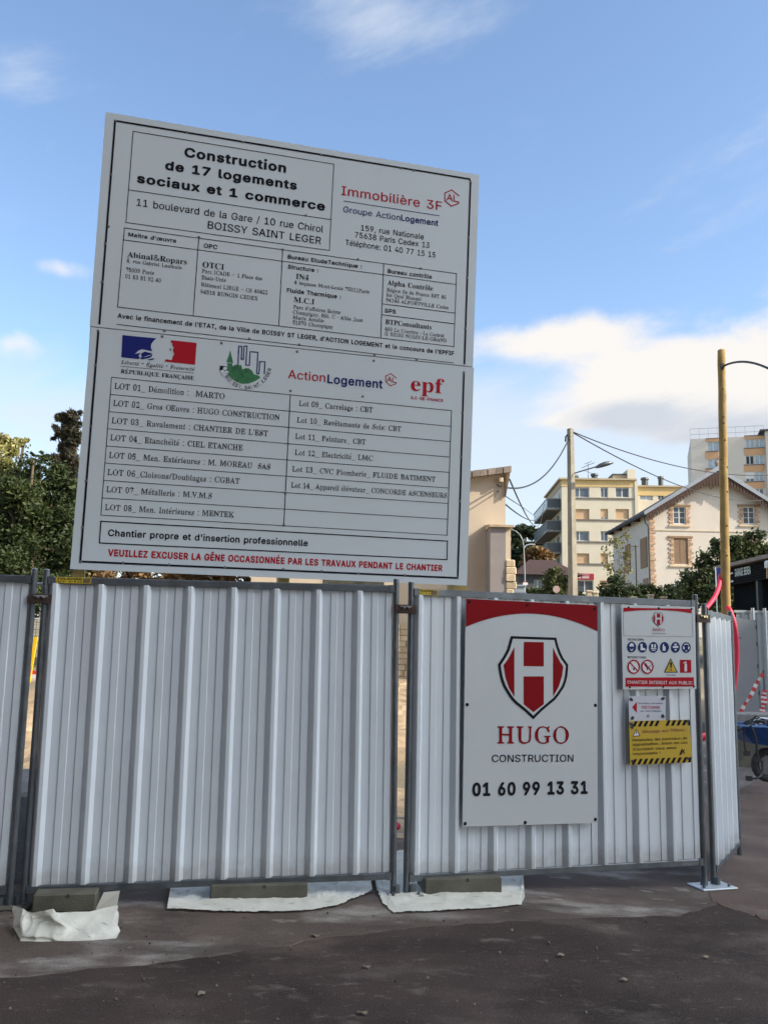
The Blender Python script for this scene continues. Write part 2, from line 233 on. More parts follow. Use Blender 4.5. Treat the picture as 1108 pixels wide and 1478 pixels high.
# ------------------------------------------------------------------ lettering outlines and texts
GA='0123456789abcdefghijklmnopqrstuvwxyzABCDEFGHIJKLMNOPQRSTUVWXYZ!#$%&()*+,-./:;<=>?@[]^_{|}~'
_ix={c:i for i,c in enumerate(GA)}
_RAW={}
_RAW['s']=r""" 3G
!3c2T2g2H2o2C2D2F2K2L2R2T2V2#2V2:2N2?2A2;2o2,2k2#2g 2M2[2J2^2H4G2L4K2-4K2:4F2/2_2+2[
'3g2Q3T2N3W2K4H2O4K2/4J2<4E2.3W2+3T
,382A1Y2x1%2J2M2N2P2/2P2<2K2U1#2Q1Y
.382S2g2L2j2F2p2C2w2C2E2H2O2M2S2!2V2:2M2=2E2=2w2/2o2)2j
/3x2q1<2o1>2}4P324T3n4T3q4Q2P1?2M1<
04o3a2f2_2j2+2s2Y2D2P2Q2H2+2D2}2B3J2H3?2M452Y4p2.4B2_4I3a4M3o4N3G4J3S4E3*4s3=4g3{3~423)453A443e3{2$3<2K3*2A3V2p3G2i3u2f 3e2H2}2O2[2U2/2,2(382&3L2,3.2@46344i3n4m3G4f3U3{3$3W3%3m3Y2>3O2W3J2P3y2I
14o2P2i2M2m2M2E2O2H3a2I3c2K3c4e2T3,2Q3:2Q4b394J3E4J3H4F3H2J3{2H3}2E3}2k3^2i
24o2K2i2H2m2I2E3E3H3O3V3U3/3U3^3P463I4e3x4k3g4m344j2|4f2<442.3:2+3-2J3/2I3]2N4b2!4v2_4J3o4N3O4G3,4r3?4c3^3{3]3!3:3K3Z3q2{2K3{2J3}2F3}2k3^2i
34o362f2/2l2Q2z2F2O2z2-2D2:2$2:2&2-2+2Y2<2P2|2K3a2G3A2J3K2O3S2W3W2&3Y2=3U343N3e3y3n3f3r2^3r2?3u2@3P3E4i2M4j2K4m2K4H2O4K3=4J3@4F3?4m3p3O3S3H3(3y3=3o3_3b3~2|3~2*3{2U3:2C3V2o3x2g
44o3H2i3E2m3D2Y2C2Y2y2$2z2|3q4I3u4K3R4K3T4I3T4F2(2}3E2}3F3V3J3Y3)3W3*2}472{482$442Y3+2X3)2j
54o382f2=2l2W2z2L2P2G2$2G2-2K2/2)2/2;2W2}2L3d2G3s2H3G2N3R2Z3W2:3W353T3f3M3p3A3y3q3C313A2,3q2K3u2J3A2U4H2Y4K3;4J3>4F3>4m3;4j2]4h2<3V343#3i3&3C3$3T3V3)3M3;3C3_3k3}353}2;3^2X3:2H3&2w3U2p3E2i3r2f
64o3a2f2_2j2/2p2#2y2S2J2L2Y2H2;2J3c2Q3w2%3T3s4H3x4K3W4J3Y4H393U3j3W3G3U3W3O3.3B3@3p3{3c3}323|2)3<2I3Z2r3M2k3z2g 3h2G322K2[2T2:2)2-2^2:392@3k323u3m3y3C3u3O3k3V363X2?3S2#3I2O3x2H
74o2Y2i2V2k3U4h2J4j2G4n2H4I2L4K3{4J3}4F3}4j2~2k2^2i
84o392f2.2n2!2t2Q2C2E2Y2C2?2G342N3i2V3r2.3B2V3O2M3&2K3{2R4j2$4x2?4G344L3o4N3F4K3W4D3-4r3[4b3_3{3]3&3/3O3W3B3.3r3_3d422{422(3~2S3]2I3-2w3$2q3B2g 3a2H2^2M2-2Y2*2,2,2}2?3c323j3j3m3D3j3O3c3X303!2?3Y2#3P2P3G2K3u2G 3d3N313R2?3!2:3?2=442_4d3a4l3p4m3C4i3K4d3R443U3@3R3(3N3Y3D3Q3r3M
94o2.2i2,2k3w373j3531372-3f2Z3n2P3A2J3Q2H3!2J3~2P4d2W4p2;4E2}4J3g4N3G4J3$4x3:4m3[493}3=3}3Z3_3M3>3v3&383c2j 3e3u2~3A2=3M2.3#2.3=2>442}4f3a4l3q4m3D4h3R443W3>3W3!3S3N3H3B3r3u
:382S2g2L2j2F2p2C2w2C2E2H2O2M2S2!2V2:2M2=2E2=2w2/2o2)2j 2U3A2G3H2C3Q2C3X2F3)2J3-2Y3<2.3,2=3!2=3R2:3J2+3E
A4z2r2i2p2n384H3c4K3F4J3I4E4r2k4n2i3{2j3&2/2<2/2:2-2U2j 2{3c3q4c3U3d
B4q2I2i2G2m2G4I2K4K3B4K3O4H3&4B3[4m3~48423{413*3|3V3=3K3$3B3_3o47334a2*412I3;2t3O2j3C2i 2.2K2.3j3G3j3U3c3&303+2;3)2$3#2U3U2P3C2K 2.3L2.4i3B4i3O4d3X443!3[3Z3+3U3X3K3P3v3L
C4L3p2f372j2>2s2%2C2Q2S2G2/2A332y3D2E3:2M432Z4k2-4v324G3j4L3G4N3+4H464r4l484r3{4v3+4r3(433(3@413+4b3U4h3w4k3i4h364c2=3_2,3/2&3W2$3H2$3l2-2=2[2#352Q3j2K3C2H3!2M3/2U3_2)442{4s2{4v2[4l2S492D3~2v3.2m3W2h
D4I2I2i2G2m2G4I2K4K3w4K3S4F3;4v414i4d434l3:4q3S4r3q4p354l2>4b2X412J3[2B3&2r3M2l3q2i 2.2K2-4h3o4i3Q4c3#453-3{3]3#3}3w3_383?2[3)2#3N2P3r2K
E4b2I2i2G2m2G4I2K4K3>4J3@4F3@4n3=4j2-4i2.3L3-3L3:3H3:3n3+3j2.3i2-2M2/2K3?2J3]2F3[2k3=2i
F472I2i2G2m2G4I2K4K3=4J3?4F3?4n3=4j2-4i2.3I3)3H3,3E3,3k3&3g2.3g2-2k2)2i
G4P3q2f3a2j2@2r2)2A2T2N2I2)2C2{2y3e2y3D2B3#2H3[2O462$4o2?4B364I3n4M3F4N3*4H444t4m474w3+4s3(433(3=433%4d3T4h3w4k384d2~472;3[2+3+2%3O2%3e2*2{2:2-2^2Z362P3s2I3K2I3W2L3;2V3}2.43363G383E3c3E3u3I3z4v3z4y3u4y334v2;4o2W4e2H412w3;2n3X2h
H4O2I2i2G2m2H4I2)4K2-4H2.3M3[3M3^3O3_4H3~4K4o4I4o2j3~2i3_2k3^3k2/3k2-3i2-2k2)2i
I3R2x2i2u2m2w2I2#2K2%2M2%4g2#4i2w4k2v4H2z4K3C4J3E4F3D4k374i354g352M372K3D2I3E2k3A2i
L402I2i2G2m2G4G2J4K2)4K2-4F2-2L3/2J3<2G3<2l3.2i
M542I2i2G2m2H4I2>4K2]4I3U2X4s4I4w4K4)4I4)2j4I2i4D2l4E3_3)2j3%2i3K2i3G2k2,3_2,2l2)2i
N4R2I2i2G2m2H4I2;4I3|2%3|4G414K4r4I4r2j3{2i3[2j2-402-2l2)2i
O4V3p2f3a2j2]2q2$2D2T2P2J2&2D2^2y3e2y3D2A3X2G3>2Q492!4l2?4A364I3o4M3G4N3%4J3[4B474q4h4f4u3[4z3*4D3K4D3i4B314u2,4m2U492D3_2s3&2j3M2f 3A2H3j2K362P2>2)2-2=2&382$3G2+3+2[40334a3e4g3q4j3F4k3T4h3&4d3_3{413:473W4a3m432[3@2!3X2L
P4l2I2i2G2m2G4H2K4K3y4K3N4H3#4B3=4r3_4i453^463Y3|3x3/3i3P353x322.322-2k2)2i 2.3t2.4i3z4i3K4e3V463$3@3%3!3Z3M3Q3C3I3x3s3t
R4n2I2i2G2m2G4I2K4K3z4K3R4G3(4A3@4o3}4e453|463)443P3{3y3>3p3Y3b4d2m4c2j3+2j3r362/372-352-2k2)2i 2.3z2.4i3A4i3O4d3X453%3>3%3!3Y3N3R3G3y3z
S4m362f2.2k2Q2x2C2R2y2(2y2;2Z2<2+2W2@2M3a2G3s2G3K2L3X2U3$2%3&2.3$2_3W343K3b2?3s2T3G2L3P2F3!2C3_2L4i2W4v2(4B2?4I374M3y4M3W4F3<4s3~49423|413?3&3>3#3[3W453M4e3x4k3d4l2|4h2/482*3{2+3,2<3!2_3V3V3B3?3n4333462[462)3}2L3@2B3(2q3S2j3C2f
T4n372i342m344h2x4j2u4m2v4H2z4K464J494F494m464j3z4h3z2l3v2i
U4O3o2f2~2k2-2t2U2I2K2$2G2^2G4H2K4K2)4K2-4H2-2}2<2)2{2U372M3q2H3F2H3$2P3:2Y3@2,3^2^3^4G3}4K4n4J4q4F4q2~4k2Y492G3>2q3S2g
X4x2s2i2q2m373y2v4F2v4I2$4I3q3V3<4I4k4I4k4F3H3z4o2m4o2j3_2i3?2k3p3b2W2j
Y4w3c2i392m393d2p4I2t4K2T4K2X4I3p3F3?4I3^4K4l4J4n4H3E3e3D2k3z2i
Z4j2B2i2y2m2A2G3R4h2A4j2y4n2z4I404I414q3~4l2-2K402J422F412j
a3~2:2f2Q2n2A2C2v2N2u2Y2x2@2H342!3f3y3q3C3u3B3G3u3R3f3Y303Y2>3U2,3P2Y3C2B3I2z3M2L3)2)3@303{3t3]3I3<3T3)3#3T3&3K3(2k3#2i3F2i3C2k3B2x3t2p3g2i322e 2?2F2)2J2Z2Q2X2%2!2.2)2=2<2[3C313B2)3t2Q3e2H
b4d3e2f2_2l2)2B2(2l2%2i2H2i2D2k2C4F2F4J2$4K2)4H2)3%2[3=383_3t3{3C3^3W3:3+3$3<3S3_3y3}3f3}2_3^2$3<2L3)2z3Q2m3y2f 3g2F302J2<2V2+2/2(392,3x2@3N353W3m3Y3B3T3P3G3W3k3X2}3S2&3K2R3y2I
c41352f2_2g2)2n2T2w2K2I2y2,2v3d2C3G2K3V2U3*2&3;2[3]363{3m3{3F3@3Y3*3,3U3;3E3P3x3H3K3t3V3a3Y2@3S2+3G2!3m2Z2~2)2#2?2L302H3a2F3q2H3A2L3I2T3Q2*3/2$3<2Y3&2D3N2n3q2f
d4d312f2:2j2Y2r2M2D2D2S2y2+2v2}2w3m2A3D2P3&2$3;2>3]323{3p3^3E3;3P3%3Q4H3U4K3=4J3@4F3@2k3<2i3T2i3Q2l3P2B3D2o3q2h3e2e 3a2F2_2I2,2V2#2<2Z3b2%3x2-3K2^3U3f3Y3w3T3H3H3P3o3Q303O2.3F2T3q2H
e45362f2?2i2)2n2U2v2M2F2z2)2v3b2C3G2L3X2U3*2>3]343{3j3{3u3^3N3;3Y3(3(3W3>3w3@303<2{2Z2_2#2.2+2V2>2M312H3j2F3y2I3I2Q3R2$3:2X3=2V3+2D3S2p3u2f 2!3l2%3A2,3J2@3T373Y3q3W3C3O3L3A3P3m3N3k
f3z2Q2i2O2m2N3W2l3Y2k3[2o3^2N3_2O4f2Q4s2Y4E2)4L304S3p4Q3t4M3m4q2~4q2[4k2>4c2?3_3m3]3o3#3k3X2>3W2>2k2:2i
g4d311M2,1R2T1Z2H1.2D1@2D1^2Y262-1]2}1:3e1.3y1<3I1^3O233Q2g3Q2E3F2u3u2n3a2j2:2n2T2z2E2T2x2;2v3e2B3G2Q3&2%3<2;3]323{3p3^3D3<3Q3$3S3]3=3^3@3?3@283=1^3)1)3O1T3t1M 332L2<2S2(2)2Z312!3k2(3C2>3Q323X3g3Y3w3T3I3G3Q3m3Q2}3L2)3C2S3l2L
h472F2i2C2m2C4G2G4K2$4K2)4F2)3(2>3;313]3e3{3t3{3Q3=3#3)3+3U3/3G3;3q3;2l3,2i3O2i3K2k3K3t3I3C3D3M3y3S3q3W3e3Y323W2[3R2:3K2+3A2)3q2)2k2$2i
i302F2i2C2m2C3@2G3^2$3^2)3?2)2l2$2i 2P4h2D4n2z4v2y4C2F4O2R4S2Y4R2)4L2.4D2.4x2+4q2%4k
j302g1P2e1S2e1;2g1=2w1@2C222D3[2H3^2%3^2)3?2(1{2Z1+2Q1Y2z1Q 2O4h2C4o2y4w2z4E2I4Q2R4S2X4R2*4K2.4D2.4w2$4k
k3_2F2i2C2m2C4G2G4K2$4K2)4F2)3j3G3]3-3^3;3[3/3>3e3g3@2k3<2i3K2j2@2|2)2:2(2k2$2i
l392)2h2S2m2K2t2E2E2C2P2C4F2G4K2$4K2)4H2)2Q2-2I2~2H342n332k2}2i
m4|2F2i2C2m2E3]2%3^2(3@2)3&2>3<303]3e3|3r3{3H3>3W3Z3&3-3@3[443{4k3|4G3>4S3*4!3S4%3F4$2j4E2i4A2k4z3E4x3L4r3S4c3Y413Y3=3T3-3M3)3D3(2k3!2i3C2j3A3G3x3N3o3V353Y2>3R2-3J2*3A2)2k2$2i
n472F2i2C2m2E3]2%3^2)3&2@3=3e3{3C3^3T3:3(3Z3:3C3/2j3O2i3K2k3K3t3I3C3D3M3y3S3q3W3e3Y323W2[3R2:3K2+3A2)3q2)2k2$2i
o492_2g2)2n2T2w2K2I2y2,2v3d2C3G2K3V2U3*2&3;2[3]363{3m3{3N3<3!3(3+3W3<3J3]3s3^2]3?2$3:2P3W2u3y2h3j2e 392F2]2K2+2X2#2<2Z3a2&3y2-3J2_3U3h3Y3y3T3I3J3R3q3U333P2*3I2T3u2I
p4d2F1P2C1T2D3[2H3^2%3^2(3@2)3$2[3=383_3u3{3L3@3W3:3+3$3<3S3_3y3}3f3}2{3^2$3>2Q3*2A3X2q3H2i3t2e3f2e322i2>2p2)2A2)1S2$1P 3g2F302J2<2V2+2/2(392,3x2@3N353W3m3Y3B3T3P3G3W3k3X2}3S2&3K2R3y2I
q4d3S1P3Q1T3P2A3C2n3o2g3e2e2[2g2%2n2Q2y2H2M2z2(2v3d2C3H2I3U2U3+2)3>2>3]323{3p3^3E3;3P3$3Q3@3S3^3<3^3@3[3@1S3=1P 3a2F2_2I2,2V2#2<2Z3b2%3x2-3K2^3U3f3Y3w3T3H3H3P3o3Q303O2.3F2T3q2H
r3B2F2i2C2m2D3[2G3^2$3^2(3[2)3)2<3<313^3r3{3u3[3t3W3a3W2}3T2;3L2+3C2)3u2)2k2$2i
s3>2^2f2$2j2M2t2z2K2w2U2x2X2V2%2$2Q2-2J2_2F3a2F3n2J3w2Q3z2X3y2)3m2<2&302Q382E3l2A3F2C3P2H3!2S3/2;3^3e3{3t3]3K3.3V3W3Z3M3Z3J3C3D3m3V3c3Y2}3Y2<3V2*3O2&3G2(3z2;3q3x3d3O343V2|3#2;3%2#3$2T3T2z3D2n3h2f
t3o2?2g2Y2n2R2t2L2E2H2W2H3W2o3X2k3!2l3]2H3{2H4s2L4v2-4u2/3_3a3^3e3@3d3Y2:3X2.3V2/2O2?2H3c2H3h2n3f2j3a2h
u47322f2;2i2Y2p2O2z2H2N2C2-2D3[2H3^2$3^2)3[2)2-2+2#2;2P2^2K3e2G3v2M3D2U3I2(3K2;3K3[3O3^3.3^3;3?3:2k3,2i3N2i3L2l3K2A3C2s3r2l3c2g
v3~2_2i2>2u2p3[2t3^2Q3^2U3[382S3O3[3S3^3>3^3?3>3n2l3j2i
w4+2;2i2,2o2s3;2s3]2R3^2V3[2}2Y3u3]3S3^3X3[3~2Z4u3[4y3^4X3]4W3/4d2j3>2i3:2k3H3F3c2k382i
x3_2t2i2r2k2>382u3?2u3]2Z3]363t3F3]3-3]3-3?3n363:2m3/2j3H2j362;2W2j
y3~2T1N2G1P2B1S2G1/2J1=2Y1;2+1@2<222[2k2p3[2t3^2Q3^2U3[382T3O3[3S3^3>3^3?3>381/301#2[1V2*1P
z3_2B2i2y2m2z2E3q3T2E3V2B3Z2C3]3$3]3$3Y2:2K3%2J3)2E3&2j
è45362f2?2i2)2n2U2v2M2F2z2)2v3b2C3G2L3X2U3*2>3]343{3j3{3u3^3N3;3Y3(3(3W3>3w3@303<2{2Z2_2#2.2+2V2>2M312H3j2F3y2I3I2Q3R2$3:2X3=2V3+2D3S2p3u2f 2!3l2%3A2,3J2@3T373Y3q3W3C3O3L3A3P3m3N3k 324b2$4Q2%4T314U354S3o4e3l4b
é45362f2?2i2)2n2U2v2M2F2z2)2v3b2C3G2L3X2U3*2>3]343{3j3{3u3^3N3;3Y3(3(3W3>3w3@303<2{2Z2_2#2.2+2V2>2M312H3j2F3y2I3I2Q3R2$3:2X3=2V3+2D3S2p3u2f 2!3l2%3A2,3J2@3T373Y3q3W3C3O3L3A3P3m3N3k 324b2~4e3i4T3M4T3L4O3m4c"""
